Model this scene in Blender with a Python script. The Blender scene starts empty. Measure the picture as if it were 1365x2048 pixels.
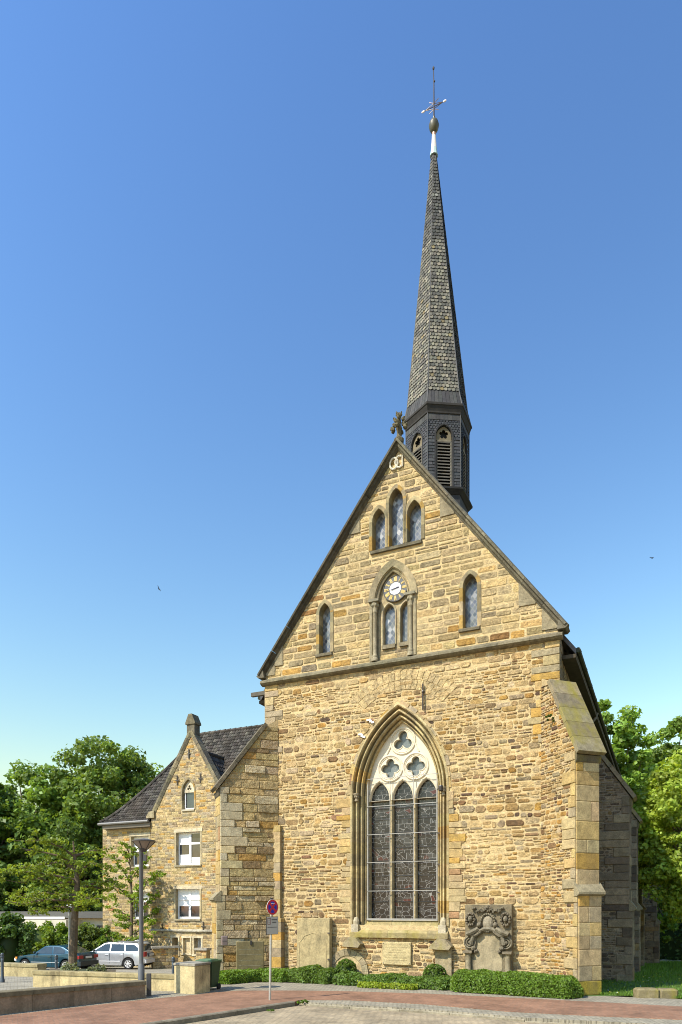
import bpy, bmesh, math, random
import numpy as np
from mathutils import Vector, Matrix, noise as mnoise
from mathutils.geometry import tessellate_polygon

R0 = random.Random(7)
scene = bpy.context.scene
col = scene.collection
rad = math.radians

# ------------------------------------------------------------------ camera, sky, sun, exposure
CAM_Z, F, HOR, CX = 2.6, 1387.0, 1820.0, 682.5
cam_d = bpy.data.cameras.new('camera')
cam = bpy.data.objects.new('camera', cam_d)
col.objects.link(cam)
cam.location = (0, 0, CAM_Z)
cam.rotation_euler = (rad(90), 0, 0)
cam_d.sensor_width = 36.0
cam_d.lens = F * 36.0 / 2048.0
cam_d.shift_y = (HOR - 1024.0) / 2048.0
cam_d.clip_end = 3000
scene.camera = cam

SUN_EL = rad(47)
SUN_H = Vector((-0.815, -0.58, 0)).normalized()
SUN_DIR = Vector((SUN_H.x * math.cos(SUN_EL), SUN_H.y * math.cos(SUN_EL), math.sin(SUN_EL)))
world = bpy.data.worlds.new('World')
scene.world = world
world.use_nodes = True
wn = world.node_tree.nodes
wl = world.node_tree.links
wn.clear()
sky = wn.new('ShaderNodeTexSky')
sky.sky_type = 'NISHITA'
sky.sun_disc = False
sky.sun_elevation = SUN_EL
sky.sun_rotation = math.atan2(SUN_DIR.x, SUN_DIR.y)
sky.altitude = 100
sky.air_density = 2.5
sky.dust_density = 0.3
sky.ozone_density = 5.0
gm = wn.new('ShaderNodeGamma')
gm.inputs['Gamma'].default_value = 1.7
sk_mul = wn.new('ShaderNodeMixRGB')
sk_mul.blend_type = 'MULTIPLY'
sk_mul.inputs[0].default_value = 1.0
sk_mul.inputs[2].default_value = (0.937, 0.877, 0.956, 1)
bg = wn.new('ShaderNodeBackground')
bg.inputs['Strength'].default_value = 0.05
wo = wn.new('ShaderNodeOutputWorld')
wl.new(sky.outputs[0], gm.inputs['Color'])
wl.new(gm.outputs[0], sk_mul.inputs[1])
wl.new(sk_mul.outputs[0], bg.inputs['Color'])
wl.new(bg.outputs[0], wo.inputs['Surface'])

sun_d = bpy.data.lights.new('sun', 'SUN')
sun_d.energy = 5.0
sun_d.angle = rad(0.5)
sun_d.color = (1.0, 0.915, 0.765)
sun = bpy.data.objects.new('sun', sun_d)
col.objects.link(sun)
sun.rotation_euler = SUN_DIR.to_track_quat('Z', 'Y').to_euler()
sun.location = (0, 0, 60)

scene.view_settings.view_transform = 'Standard'
scene.view_settings.look = 'None'
scene.view_settings.exposure = 0.6
scene.view_settings.gamma = 1.0
scene.cycles.filter_width = 1.0

# ------------------------------------------------------------------ frames and projection helpers
TH = rad(25.0)
CT, ST = math.cos(TH), math.sin(TH)
RX, RY = CT, -ST                      # along the church front, to the right
IX, IY = ST, CT                       # into the building
OX, OY = 2.06, 24.86                  # middle of the church front at the ground
CLX = -(OX * RX + OY * RY)            # the viewpoint in the church frame
CLY = -(OX * IX + OY * IY)


def LP(px, py, y=0.0):
    """photo pixel -> (x, z) on the plane y = const of the church frame"""
    u = (px - CX) / F
    v = (HOR - py) / F
    dx = u * RX + RY
    dy = u * IX + IY
    t = (y - CLY) / dy
    return CLX + t * dx, CAM_Z + t * v


def lx(px, y=0.0):
    return LP(px, 1000, y)[0]


def w2l(X, Y):
    return ((X - OX) * RX + (Y - OY) * RY, (X - OX) * IX + (Y - OY) * IY)


def l2w(x, y):
    return (OX + x * RX + y * IX, OY + x * RY + y * IY)


def gz(Y):
    if Y <= 25:
        return 0.0
    return -0.05 * (min(Y, 60.0) - 25.0)


def gp(px, py, z=0.0):
    """photo pixel -> world point on a horizontal plane"""
    Y = (CAM_Z - z) * F / (py - HOR)
    return ((px - CX) / F * Y, Y)


def at(px, py, Y):
    return Vector(((px - CX) / F * Y, Y, CAM_Z + (HOR - py) / F * Y))


# ------------------------------------------------------------------ mesh builder
class MB:
    def __init__(self):
        self.v, self.f, self.t, self.m = [], [], [], []

    def add(self, vs, fs, tint=(1, 1, 1), mi=0):
        b = len(self.v)
        self.v.extend([tuple(p) for p in vs])
        for i, f in enumerate(fs):
            self.f.append(tuple(b + k for k in f))
            self.t.append(tint[i] if isinstance(tint, list) else tint)
            self.m.append(mi)

    def box(self, a, b, tint=(1, 1, 1), mi=0, tf=None):
        (x0, y0, z0), (x1, y1, z1) = a, b
        vs = [(x0, y0, z0), (x1, y0, z0), (x1, y1, z0), (x0, y1, z0),
              (x0, y0, z1), (x1, y0, z1), (x1, y1, z1), (x0, y1, z1)]
        if tf:
            vs = [tf(*p) for p in vs]
        self.add(vs, [(0, 3, 2, 1), (4, 5, 6, 7), (0, 1, 5, 4), (1, 2, 6, 5), (2, 3, 7, 6), (3, 0, 4, 7)], tint, mi)

    def bbox(self, a, b, c=0.02, tint=(1, 1, 1), mi=0, tf=None):
        """box with chamfered top and vertical edges"""
        (x0, y0, z0), (x1, y1, z1) = a, b
        def ring(i, z):
            return [(x0 + i + c, y0 + i, z), (x1 - i - c, y0 + i, z), (x1 - i, y0 + i + c, z), (x1 - i, y1 - i - c, z),
                    (x1 - i - c, y1 - i, z), (x0 + i + c, y1 - i, z), (x0 + i, y1 - i - c, z), (x0 + i, y0 + i + c, z)]
        vs = ring(0, z0) + ring(0, z1 - c) + ring(c, z1)
        if tf:
            vs = [tf(*p) for p in vs]
        fs = [tuple(range(7, -1, -1)), tuple(range(16, 24))]
        for k in range(8):
            k2 = (k + 1) % 8
            fs.append((k, k2, 8 + k2, 8 + k))
            fs.append((8 + k, 8 + k2, 16 + k2, 16 + k))
        self.add(vs, fs, tint, mi)

    def prism(self, poly, fn, d0, d1, tint=(1, 1, 1), mi=0, caps=True):
        n = len(poly)
        vs = [fn(a, b, d0) for a, b in poly] + [fn(a, b, d1) for a, b in poly]
        fs = [(k, (k + 1) % n, n + (k + 1) % n, n + k) for k in range(n)]
        if caps:
            fs += [tuple(range(n - 1, -1, -1)), tuple(range(n, 2 * n))]
        self.add(vs, fs, tint, mi)

    def tube(self, pts, rads, n=8, tint=(1, 1, 1), mi=0, caps=True):
        pts = [Vector(p) for p in pts]
        if not isinstance(rads, (list, tuple)):
            rads = [rads] * len(pts)
        vs, fs = [], []
        prev = None
        for i, p in enumerate(pts):
            if i == 0:
                d = pts[1] - p
            elif i == len(pts) - 1:
                d = p - pts[i - 1]
            else:
                d = (pts[i + 1] - p).normalized() + (p - pts[i - 1]).normalized()
            if d.length < 1e-9:
                d = Vector((0, 0, 1))
            d.normalize()
            if prev is None:
                a = Vector((0, 0, 1)) if abs(d.z) < 0.9 else Vector((1, 0, 0))
                prev = d.cross(a).normalized()
            u = (prev - d * prev.dot(d))
            if u.length < 1e-6:
                u = d.orthogonal()
            u.normalize()
            prev = u
            w = d.cross(u)
            for k in range(n):
                a = 2 * math.pi * k / n
                vs.append(p + (u * math.cos(a) + w * math.sin(a)) * rads[i])
        for i in range(len(pts) - 1):
            for k in range(n):
                k2 = (k + 1) % n
                fs.append((i * n + k, i * n + k2, (i + 1) * n + k2, (i + 1) * n + k))
        if caps:
            fs.append(tuple(range(n - 1, -1, -1)))
            fs.append(tuple((len(pts) - 1) * n + k for k in range(n)))
        self.add(vs, fs, tint, mi)

    def lathe(self, prof, c=(0, 0, 0), n=16, tint=(1, 1, 1), mi=0, tf=None, a0=0.0, caps=True):
        vs, fs = [], []
        for r, z in prof:
            for k in range(n):
                a = a0 + 2 * math.pi * k / n
                p = (c[0] + r * math.cos(a), c[1] + r * math.sin(a), c[2] + z)
                vs.append(tf(*p) if tf else p)
        for i in range(len(prof) - 1):
            for k in range(n):
                k2 = (k + 1) % n
                fs.append((i * n + k, i * n + k2, (i + 1) * n + k2, (i + 1) * n + k))
        if caps:
            fs.append(tuple(range(n - 1, -1, -1)))
            fs.append(tuple((len(prof) - 1) * n + k for k in range(n)))
        self.add(vs, fs, tint, mi)

    def ball(self, c, r, sx=1, sy=1, sz=1, nu=10, nv=6, tint=(1, 1, 1), mi=0, wob=0.0, rng=None):
        vs, fs = [], []
        for j in range(nv + 1):
            ph = math.pi * j / nv
            for k in range(nu):
                a = 2 * math.pi * k / nu
                q = 1.0 + (rng.uniform(-wob, wob) if rng and 0 < j < nv else 0)
                vs.append((c[0] + r * sx * q * math.sin(ph) * math.cos(a), c[1] + r * sy * q * math.sin(ph) * math.sin(a), c[2] + r * sz * q * math.cos(ph)))
        for j in range(nv):
            for k in range(nu):
                k2 = (k + 1) % nu
                fs.append((j * nu + k, (j + 1) * nu + k, (j + 1) * nu + k2, j * nu + k2))
        self.add(vs, fs, tint, mi)

    def plate(self, outer, holes, fn, d0, d1=None, tint=(1, 1, 1), mi=0, outer_wall=True):
        loops = [outer] + holes
        flat = [p for l in loops for p in l]
        tris = tessellate_polygon([[Vector((a, b, 0)) for a, b in l] for l in loops])
        self.add([fn(a, b, d0) for a, b in flat], tris, tint, mi)
        if d1 is not None:
            for i, l in enumerate(loops):
                if i == 0 and not outer_wall:
                    continue
                n = len(l)
                vs = [fn(a, b, d0) for a, b in l] + [fn(a, b, d1) for a, b in l]
                self.add(vs, [(k, (k + 1) % n, n + (k + 1) % n, n + k) for k in range(n)], tint, mi)

    def build(self, name, mats, parent=None, smooth=False, loc=None, rz=None):
        me = bpy.data.meshes.new(name)
        me.from_pydata(self.v, [], self.f)
        if not isinstance(mats, (list, tuple)):
            mats = [mats]
        for m in mats:
            me.materials.append(m)
        if len(mats) > 1:
            me.polygons.foreach_set('material_index', self.m)
        at_ = me.attributes.new('tint', 'FLOAT_COLOR', 'FACE')
        arr = np.ones((len(self.f), 4), dtype=np.float32)
        arr[:, :3] = np.array(self.t, dtype=np.float32).reshape(-1, 3)
        at_.data.foreach_set('color', arr.ravel())
        if smooth:
            me.polygons.foreach_set('use_smooth', [True] * len(me.polygons))
        me.update()
        o = bpy.data.objects.new(name, me)
        col.objects.link(o)
        if parent:
            o.parent = parent
        if loc is not None:
            o.location = loc
        if rz is not None:
            o.rotation_euler = (0, 0, rz)
        return o


def smooth_by_angle(o, ang=40):
    me = o.data
    bm = bmesh.new()
    bm.from_mesh(me)
    for f in bm.faces:
        f.smooth = True
    for e in bm.edges:
        if len(e.link_faces) == 2 and e.calc_face_angle(0) > rad(ang):
            e.smooth = False
    bm.to_mesh(me)
    bm.free()
    return o


def tag(o, label=None, cat=None, group=None, kind=None):
    if label:
        o['label'] = label
    if cat:
        o['category'] = cat
    if group:
        o['group'] = group
    if kind:
        o['kind'] = kind
    return o


def empty(name, loc=(0, 0, 0), rz=0.0, parent=None):
    o = bpy.data.objects.new(name, None)
    o.empty_display_size = 0.3
    col.objects.link(o)
    o.location = loc
    o.rotation_euler = (0, 0, rz)
    if parent:
        o.parent = parent
    return o


# ------------------------------------------------------------------ materials
def nmat(name):
    m = bpy.data.materials.new(name)
    m.use_nodes = True
    nt = m.node_tree
    nt.nodes.clear()
    out = nt.nodes.new('ShaderNodeOutputMaterial')
    p = nt.nodes.new('ShaderNodeBsdfPrincipled')
    nt.links.new(p.outputs[0], out.inputs['Surface'])
    return m, nt, p, out


def N(nt, t, **kw):
    n = nt.nodes.new(t)
    for k, v in kw.items():
        if k in n.inputs:
            n.inputs[k].default_value = v
        else:
            setattr(n, k, v)
    return n


def mixrgb(nt, a, b, fac, mode='MIX'):
    m = nt.nodes.new('ShaderNodeMixRGB')
    m.blend_type = mode
    for i, s in ((0, fac), (1, a), (2, b)):
        if hasattr(s, 'links') or isinstance(s, bpy.types.NodeSocket):
            nt.links.new(s, m.inputs[i])
        elif i == 0:
            m.inputs[0].default_value = s
        else:
            m.inputs[i].default_value = (*s, 1)
    return m.outputs[0]


def mathn(nt, op, a, b=None, c=None):
    m = nt.nodes.new('ShaderNodeMath')
    m.operation = op
    for i, s in enumerate((a, b, c)):
        if s is None:
            continue
        if isinstance(s, bpy.types.NodeSocket):
            nt.links.new(s, m.inputs[i])
        else:
            m.inputs[i].default_value = s
    return m.outputs[0]


def ramp(nt, fac, stops):
    r = nt.nodes.new('ShaderNodeValToRGB')
    el = r.color_ramp.elements
    while len(el) < len(stops):
        el.new(0.5)
    for e, (p, c) in zip(el, stops):
        e.position = p
        e.color = (*c, 1) if len(c) == 3 else c
    nt.links.new(fac, r.inputs[0])
    return r.outputs[0]


def objco(nt, scale=(1, 1, 1), rot=(0, 0, 0)):
    tc = nt.nodes.new('ShaderNodeTexCoord')
    mp = nt.nodes.new('ShaderNodeMapping')
    mp.inputs['Scale'].default_value = scale
    mp.inputs['Rotation'].default_value = rot
    nt.links.new(tc.outputs['Object'], mp.inputs[0])
    return mp.outputs[0]


def noise(nt, co, scale, detail=4, rough=0.6):
    n = nt.nodes.new('ShaderNodeTexNoise')
    n.inputs['Scale'].default_value = scale
    n.inputs['Detail'].default_value = detail
    n.inputs['Roughness'].default_value = rough
    nt.links.new(co, n.inputs['Vector'])
    return n.outputs['Fac']


def bump(nt, p, h, strength=0.5, dist=0.02):
    b = nt.nodes.new('ShaderNodeBump')
    b.inputs['Strength'].default_value = strength
    b.inputs['Distance'].default_value = dist
    nt.links.new(h, b.inputs['Height'])
    nt.links.new(b.outputs[0], p.inputs['Normal'])


def tintmat(name, rough=0.9, vscale=9.0, var=0.45, stain=None, stain_amt=0.35, stain_scale=0.6, bstr=0.6, bdist=0.02, bscale=28.0, spec=0.2, metal=0.0, fine=0.0):
    """surface whose base colour is the per-face tint, mottled by noise"""
    m, nt, p, out = nmat(name)
    a = N(nt, 'ShaderNodeAttribute', attribute_name='tint')
    co = objco(nt)
    n1 = noise(nt, co, vscale, 6, 0.7)
    lo, hi = 1 - var, 1 + var
    k = ramp(nt, n1, [(0.28, (lo, lo, lo)), (0.5, (1, 1, 1)), (0.74, (hi, hi, hi))])
    c = mixrgb(nt, a.outputs['Color'], k, 1.0, 'MULTIPLY')
    if fine:
        n3 = noise(nt, co, vscale * 7, 3, 0.6)
        k3 = ramp(nt, n3, [(0.32, (1 - fine,) * 3), (0.68, (1 + fine,) * 3)])
        c = mixrgb(nt, c, k3, 1.0, 'MULTIPLY')
    if stain:
        n2 = noise(nt, objco(nt, (1, 1, 0.4)), stain_scale, 6, 0.66)
        f = ramp(nt, n2, [(0.48, (0, 0, 0)), (0.72, (stain_amt,) * 3)])
        c = mixrgb(nt, c, stain, f)
    nt.links.new(c, p.inputs['Base Color'])
    p.inputs['Roughness'].default_value = rough
    p.inputs['Specular IOR Level'].default_value = spec
    p.inputs['Metallic'].default_value = metal
    bump(nt, p, noise(nt, co, bscale, 5, 0.7), bstr, bdist)
    return m


M_STONE = tintmat('rubble_stone', var=0.58, vscale=6, stain=(0.12, 0.095, 0.06), stain_amt=0.42, stain_scale=0.8, bstr=1.0, bdist=0.05, bscale=15, fine=0.36)
M_ASHLAR = tintmat('dressed_stone', var=0.36, vscale=5, stain=(0.11, 0.095, 0.065), stain_amt=0.5, stain_scale=1.3, bstr=0.7, bdist=0.025, bscale=20, fine=0.28)
M_ROCK = tintmat('rock_faced_stone', var=0.5, vscale=6, stain=(0.17, 0.11, 0.04), stain_amt=0.4, stain_scale=1.0, bstr=1.0, bdist=0.22, bscale=8, fine=0.3)
M_MORTAR = tintmat('mortar', var=0.36, vscale=4, stain=(0.3, 0.24, 0.14), stain_amt=0.4, stain_scale=0.7, bstr=0.8, bdist=0.04, bscale=24, fine=0.25)
M_DARKSTONE = tintmat('weathered_stone', var=0.45, vscale=5, stain=(0.05, 0.045, 0.032), stain_amt=0.6, stain_scale=1.8, bstr=0.8, bdist=0.025, bscale=18, fine=0.3)
M_MOSS = tintmat('mossy_stone', var=0.4, vscale=5, stain=(0.22, 0.19, 0.02), stain_amt=0.9, stain_scale=1.4, bstr=0.6, bdist=0.02, bscale=20, fine=0.2)
M_SLATE = tintmat('slate', rough=0.7, var=0.3, vscale=8, bstr=0.3, bdist=0.01, spec=0.22)
M_TILE = tintmat('roof_tile', rough=0.95, var=0.35, vscale=6, bstr=0.3, bdist=0.01, spec=0.06, stain=(0.11, 0.085, 0.055), stain_amt=0.4, stain_scale=0.6)
M_PLAIN = tintmat('plain_paint', rough=0.6, var=0.06, vscale=3, bstr=0.05, bdist=0.003)
M_METAL = tintmat('painted_metal', rough=0.45, var=0.12, vscale=6, bstr=0.05, bdist=0.003, spec=0.5)
M_ZINC = tintmat('galvanised_metal', rough=0.4, var=0.15, vscale=9, bstr=0.05, bdist=0.003, spec=0.5, metal=0.6)
M_WOOD = tintmat('weathered_wood', rough=0.85, var=0.35, vscale=3, bstr=0.3, bdist=0.01)
M_PLASTER = tintmat('plaster', rough=0.95, var=0.10, vscale=1.5, stain=(0.35, 0.32, 0.25), stain_amt=0.35, stain_scale=0.5, bstr=0.3, bdist=0.008, bscale=40)
M_CONC = tintmat('concrete_slab', rough=0.9, var=0.32, vscale=2.6, stain=(0.08, 0.065, 0.04), stain_amt=0.75, stain_scale=2.0, bstr=0.4, bdist=0.01, bscale=30, fine=0.15)
M_BARK = tintmat('bark', rough=0.95, var=0.45, vscale=7, bstr=1.0, bdist=0.03, bscale=14)
M_GOLD = tintmat('gilding', rough=0.35, var=0.1, vscale=5, bstr=0.02, bdist=0.002, spec=0.6, metal=0.3)
M_TYRE = tintmat('rubber', rough=0.85, var=0.1, vscale=6, bstr=0.1, bdist=0.004)
M_PLASTIC = tintmat('plastic', rough=0.5, var=0.12, vscale=5, bstr=0.05, bdist=0.003, spec=0.4)


def carpaint(name, c, metal=0.0, rough=0.3):
    m, nt, p, out = nmat(name)
    co = objco(nt)
    k = ramp(nt, noise(nt, co, 2.5, 5), [(0.35, tuple(x * 0.86 for x in c)), (0.7, tuple(min(1, x * 1.06) for x in c))])
    nt.links.new(k, p.inputs['Base Color'])
    p.inputs['Roughness'].default_value = rough
    p.inputs['Metallic'].default_value = metal
    p.inputs['Coat Weight'].default_value = 0.3
    p.inputs['Coat Roughness'].default_value = 0.08
    return m


def leafmat(name, c, trans=0.42, var=0.35):
    m, nt, p, out = nmat(name)
    a = N(nt, 'ShaderNodeAttribute', attribute_name='tint')
    c1 = mixrgb(nt, a.outputs['Color'], c, 1.0, 'MULTIPLY')
    nt.links.new(c1, p.inputs['Base Color'])
    p.inputs['Roughness'].default_value = 0.5
    p.inputs['Specular IOR Level'].default_value = 0.35
    tr = nt.nodes.new('ShaderNodeBsdfTranslucent')
    tc = mixrgb(nt, c1, (1.5, 1.35, 0.5), 1.0, 'MULTIPLY')
    nt.links.new(tc, tr.inputs[0])
    mx = nt.nodes.new('ShaderNodeMixShader')
    mx.inputs[0].default_value = trans
    nt.links.new(p.outputs[0], mx.inputs[1])
    nt.links.new(tr.outputs[0], mx.inputs[2])
    nt.links.new(mx.outputs[0], out.inputs['Surface'])
    return m


M_LEAF = leafmat('leaf', (1, 1, 1))


def glass_lead(name, kind):
    m, nt, p, out = nmat(name)
    tc = nt.nodes.new('ShaderNodeTexCoord')
    sp = nt.nodes.new('ShaderNodeSeparateXYZ')
    nt.links.new(tc.outputs['Object'], sp.inputs[0])
    x, z = sp.outputs[0], sp.outputs[2]
    if kind == 'diamond':
        s = 4.6
        a = mathn(nt, 'MULTIPLY', mathn(nt, 'ADD', mathn(nt, 'MULTIPLY', x, 1.25), z), s)
        b = mathn(nt, 'MULTIPLY', mathn(nt, 'SUBTRACT', mathn(nt, 'MULTIPLY', x, 1.25), z), s)
        fa, fb = mathn(nt, 'FRACT', a), mathn(nt, 'FRACT', b)
        da = mathn(nt, 'ABSOLUTE', mathn(nt, 'SUBTRACT', fa, 0.5))
        db = mathn(nt, 'ABSOLUTE', mathn(nt, 'SUBTRACT', fb, 0.5))
        line = mathn(nt, 'GREATER_THAN', mathn(nt, 'MAXIMUM', da, db), 0.455)
        cv = nt.nodes.new('ShaderNodeCombineXYZ')
        nt.links.new(mathn(nt, 'FLOOR', a), cv.inputs[0])
        nt.links.new(mathn(nt, 'FLOOR', b), cv.inputs[1])
        wn_ = nt.nodes.new('ShaderNodeTexWhiteNoise')
        wn_.noise_dimensions = '3D'
        nt.links.new(cv.outputs[0], wn_.inputs['Vector'])
        pane = ramp(nt, wn_.outputs['Value'], [(0.0, (0.075, 0.085, 0.10)), (0.5, (0.12, 0.13, 0.145)), (0.86, (0.17, 0.18, 0.19)), (1.0, (0.40, 0.41, 0.41))])
        c = mixrgb(nt, pane, (0.30, 0.29, 0.25), line)
        geo = nt.nodes.new('ShaderNodeNewGeometry')
        vm = nt.nodes.new('ShaderNodeVectorMath')
        vm.operation = 'MULTIPLY_ADD'
        vs_ = nt.nodes.new('ShaderNodeVectorMath')
        vs_.operation = 'SUBTRACT'
        nt.links.new(wn_.outputs['Color'], vs_.inputs[0])
        vs_.inputs[1].default_value = (0.5, 0.5, 0.5)
        nt.links.new(vs_.outputs[0], vm.inputs[0])
        vm.inputs[1].default_value = (0.22, 0.22, 0.22)
        nt.links.new(geo.outputs['Normal'], vm.inputs[2])
        nv_ = nt.nodes.new('ShaderNodeVectorMath')
        nv_.operation = 'NORMALIZE'
        nt.links.new(vm.outputs[0], nv_.inputs[0])
        nt.links.new(nv_.outputs[0], p.inputs['Normal'])
        p.inputs['Roughness'].default_value = 0.14
    else:
        # irregular lead came network: coloured panes seen dark from outside
        co = objco(nt, (1, 1, 1))
        dn = nt.nodes.new('ShaderNodeTexNoise')
        dn.inputs['Scale'].default_value = 1.2
        nt.links.new(co, dn.inputs['Vector'])
        mv = nt.nodes.new('ShaderNodeVectorMath')
        mv.operation = 'MULTIPLY_ADD'
        nt.links.new(dn.outputs['Color'], mv.inputs[0])
        mv.inputs[1].default_value = (0.5, 0, 0.5)
        nt.links.new(co, mv.inputs[2])
        mp = nt.nodes.new('ShaderNodeMapping')
        mp.inputs['Scale'].default_value = (1.0, 0.0, 1.35)
        nt.links.new(mv.outputs[0], mp.inputs[0])
        v1 = nt.nodes.new('ShaderNodeTexVoronoi')
        v1.feature = 'DISTANCE_TO_EDGE'
        v1.inputs['Scale'].default_value = 4.6
        nt.links.new(mp.outputs[0], v1.inputs['Vector'])
        v1c = nt.nodes.new('ShaderNodeTexVoronoi')
        v1c.inputs['Scale'].default_value = 4.6
        nt.links.new(mp.outputs[0], v1c.inputs['Vector'])
        l1 = mathn(nt, 'LESS_THAN', v1.outputs['Distance'], 0.019)
        # rectilinear pieces
        cb = nt.nodes.new('ShaderNodeCombineXYZ')
        nt.links.new(x, cb.inputs[0])
        nt.links.new(z, cb.inputs[1])
        br = nt.nodes.new('ShaderNodeTexBrick')
        br.inputs['Scale'].default_value = 1.0
        br.inputs['Brick Width'].default_value = 0.23
        br.inputs['Row Height'].default_value = 0.16
        br.inputs['Mortar Size'].default_value = 0.006
        br.offset = 0.37
        br.squash = 0.7
        br.squash_frequency = 3
        nt.links.new(cb.outputs[0], br.inputs['Vector'])
        br.inputs['Color1'].default_value = (0, 0, 0, 1)
        br.inputs['Color2'].default_value = (0.0, 0.0, 0.0, 1)
        br.inputs['Mortar'].default_value = (1, 1, 1, 1)
        reg = mathn(nt, 'GREATER_THAN', noise(nt, co, 1.6, 2), 0.52)
        line = mathn(nt, 'ADD', mathn(nt, 'MULTIPLY', l1, mathn(nt, 'SUBTRACT', 1.0, reg)), mathn(nt, 'MULTIPLY', br.outputs['Color'], reg))
        sc = nt.nodes.new('ShaderNodeSeparateColor')
        nt.links.new(v1c.outputs['Color'], sc.inputs[0])
        pane = ramp(nt, sc.outputs[0], [(0.0, (0.008, 0.008, 0.010)), (0.6, (0.014, 0.014, 0.016)), (0.72, (0.045, 0.047, 0.048)), (0.9, (0.02, 0.02, 0.02)), (0.97, (0.06, 0.014, 0.014))])
        if kind == 'pale':
            pane = mixrgb(nt, pane, (0.16, 0.19, 0.19), 0.75)
        c = mixrgb(nt, pane, (0.21, 0.21, 0.20), line)
        p.inputs['Roughness'].default_value = 0.25
    nt.links.new(c, p.inputs['Base Color'])
    p.inputs['Specular IOR Level'].default_value = 0.5
    if kind != 'diamond':
        bump(nt, p, noise(nt, objco(nt), 6, 2), 0.12, 0.02)
    return m


M_GLASS_D = glass_lead('leaded_diamond_glass', 'diamond')
M_GLASS_S = glass_lead('stained_glass_from_outside', 'stained')
M_GLASS_P = glass_lead('pale_leaded_glass', 'pale')


def pane_glass(name, c=(0.02, 0.025, 0.03), rough=0.06):
    m, nt, p, out = nmat(name)
    k = ramp(nt, noise(nt, objco(nt), 1.3, 3), [(0.35, c), (0.7, tuple(x * 2.2 for x in c))])
    nt.links.new(k, p.inputs['Base Color'])
    p.inputs['Roughness'].default_value = rough
    p.inputs['Specular IOR Level'].default_value = 0.8
    return m


M_PANE = pane_glass('window_glass')
M_CARGLASS = pane_glass('car_glass', (0.015, 0.02, 0.02))


def paver(name, c1, c2, mortar, bw, rh, ms=0.006, rot=0.0, var=0.25, bstr=0.3):
    m, nt, p, out = nmat(name)
    co = objco(nt, (1, 1, 1), (0, 0, rot))
    br = nt.nodes.new('ShaderNodeTexBrick')
    br.inputs['Scale'].default_value = 1.0
    br.inputs['Brick Width'].default_value = bw
    br.inputs['Row Height'].default_value = rh
    br.inputs['Mortar Size'].default_value = ms
    br.inputs['Mortar Smooth'].default_value = 0.3
    br.inputs['Color1'].default_value = (*c1, 1)
    br.inputs['Color2'].default_value = (*c2, 1)
    br.inputs['Mortar'].default_value = (*mortar, 1)
    nt.links.new(co, br.inputs['Vector'])
    k = ramp(nt, noise(nt, co, 0.9, 8, 0.72), [(0.28, (1 - var * 1.5,) * 3), (0.5, (1, 1, 1)), (0.72, (1 + var * 1.2,) * 3)])
    c = mixrgb(nt, br.outputs['Color'], k, 1.0, 'MULTIPLY')
    k2 = ramp(nt, noise(nt, co, 14, 4, 0.7), [(0.3, (0.8,) * 3), (0.7, (1.2,) * 3)])
    c = mixrgb(nt, c, k2, 1.0, 'MULTIPLY')
    nt.links.new(c, p.inputs['Base Color'])
    p.inputs['Roughness'].default_value = 0.9
    p.inputs['Specular IOR Level'].default_value = 0.2
    h = mathn(nt, 'SUBTRACT', noise(nt, co, 30, 3), mathn(nt, 'MULTIPLY', br.outputs['Fac'], 0.8))
    bump(nt, p, h, bstr, 0.01)
    return m


M_RED = paver('red_brick_paving', (0.25, 0.135, 0.082), (0.195, 0.105, 0.065), (0.17, 0.12, 0.085), 0.22, 0.11, 0.008, -TH, 0.28)
M_SETT = paver('granite_setts', (0.30, 0.27, 0.20), (0.22, 0.20, 0.15), (0.15, 0.135, 0.10), 0.14, 0.12, 0.012, -TH, 0.2, 0.5)
M_ROAD = paver('road_paving', (0.33, 0.265, 0.17), (0.26, 0.215, 0.145), (0.16, 0.135, 0.09), 0.24, 0.12, 0.010, -rad(38), 0.28, 0.5)
M_YARD = paver('yard_paving', (0.30, 0.28, 0.22), (0.25, 0.23, 0.18), (0.17, 0.15, 0.11), 0.22, 0.11, 0.010, -TH, 0.25, 0.4)


def groundmat(name, a, b, scale=0.8):
    m, nt, p, out = nmat(name)
    co = objco(nt)
    k = ramp(nt, noise(nt, co, scale, 8, 0.7), [(0.3, a), (0.7, b)])
    nt.links.new(k, p.inputs['Base Color'])
    p.inputs['Roughness'].default_value = 0.95
    bump(nt, p, noise(nt, co, 12, 5), 0.5, 0.03)
    return m


M_LAWN = groundmat('lawn_soil', (0.045, 0.085, 0.014), (0.075, 0.13, 0.022), 1.2)
M_GROUND = groundmat('far_ground', (0.07, 0.08, 0.035), (0.12, 0.11, 0.06), 0.3)
M_SOIL = groundmat('soil', (0.06, 0.045, 0.025), (0.10, 0.08, 0.045), 2.0)

# ------------------------------------------------------------------ masonry
PAL_RUB = [((0.42, 0.285, 0.105), 30), ((0.49, 0.35, 0.145), 22), ((0.43, 0.25, 0.06), 13), ((0.25, 0.155, 0.065), 15),
           ((0.33, 0.265, 0.145), 15), ((0.125, 0.082, 0.05), 6), ((0.33, 0.19, 0.095), 3), ((0.54, 0.43, 0.24), 9)]
PAL_GAB = [((0.31, 0.245, 0.125), 28), ((0.38, 0.29, 0.13), 24), ((0.46, 0.345, 0.15), 14), ((0.42, 0.25, 0.065), 5),
           ((0.25, 0.205, 0.12), 15), ((0.30, 0.165, 0.055), 2), ((0.50, 0.39, 0.20), 6)]
PAL_BUT = [((0.42, 0.33, 0.165), 34), ((0.47, 0.36, 0.17), 20), ((0.37, 0.30, 0.18), 20), ((0.42, 0.26, 0.08), 4), ((0.50, 0.42, 0.27), 10), ((0.26, 0.19, 0.10), 3)]
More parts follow.
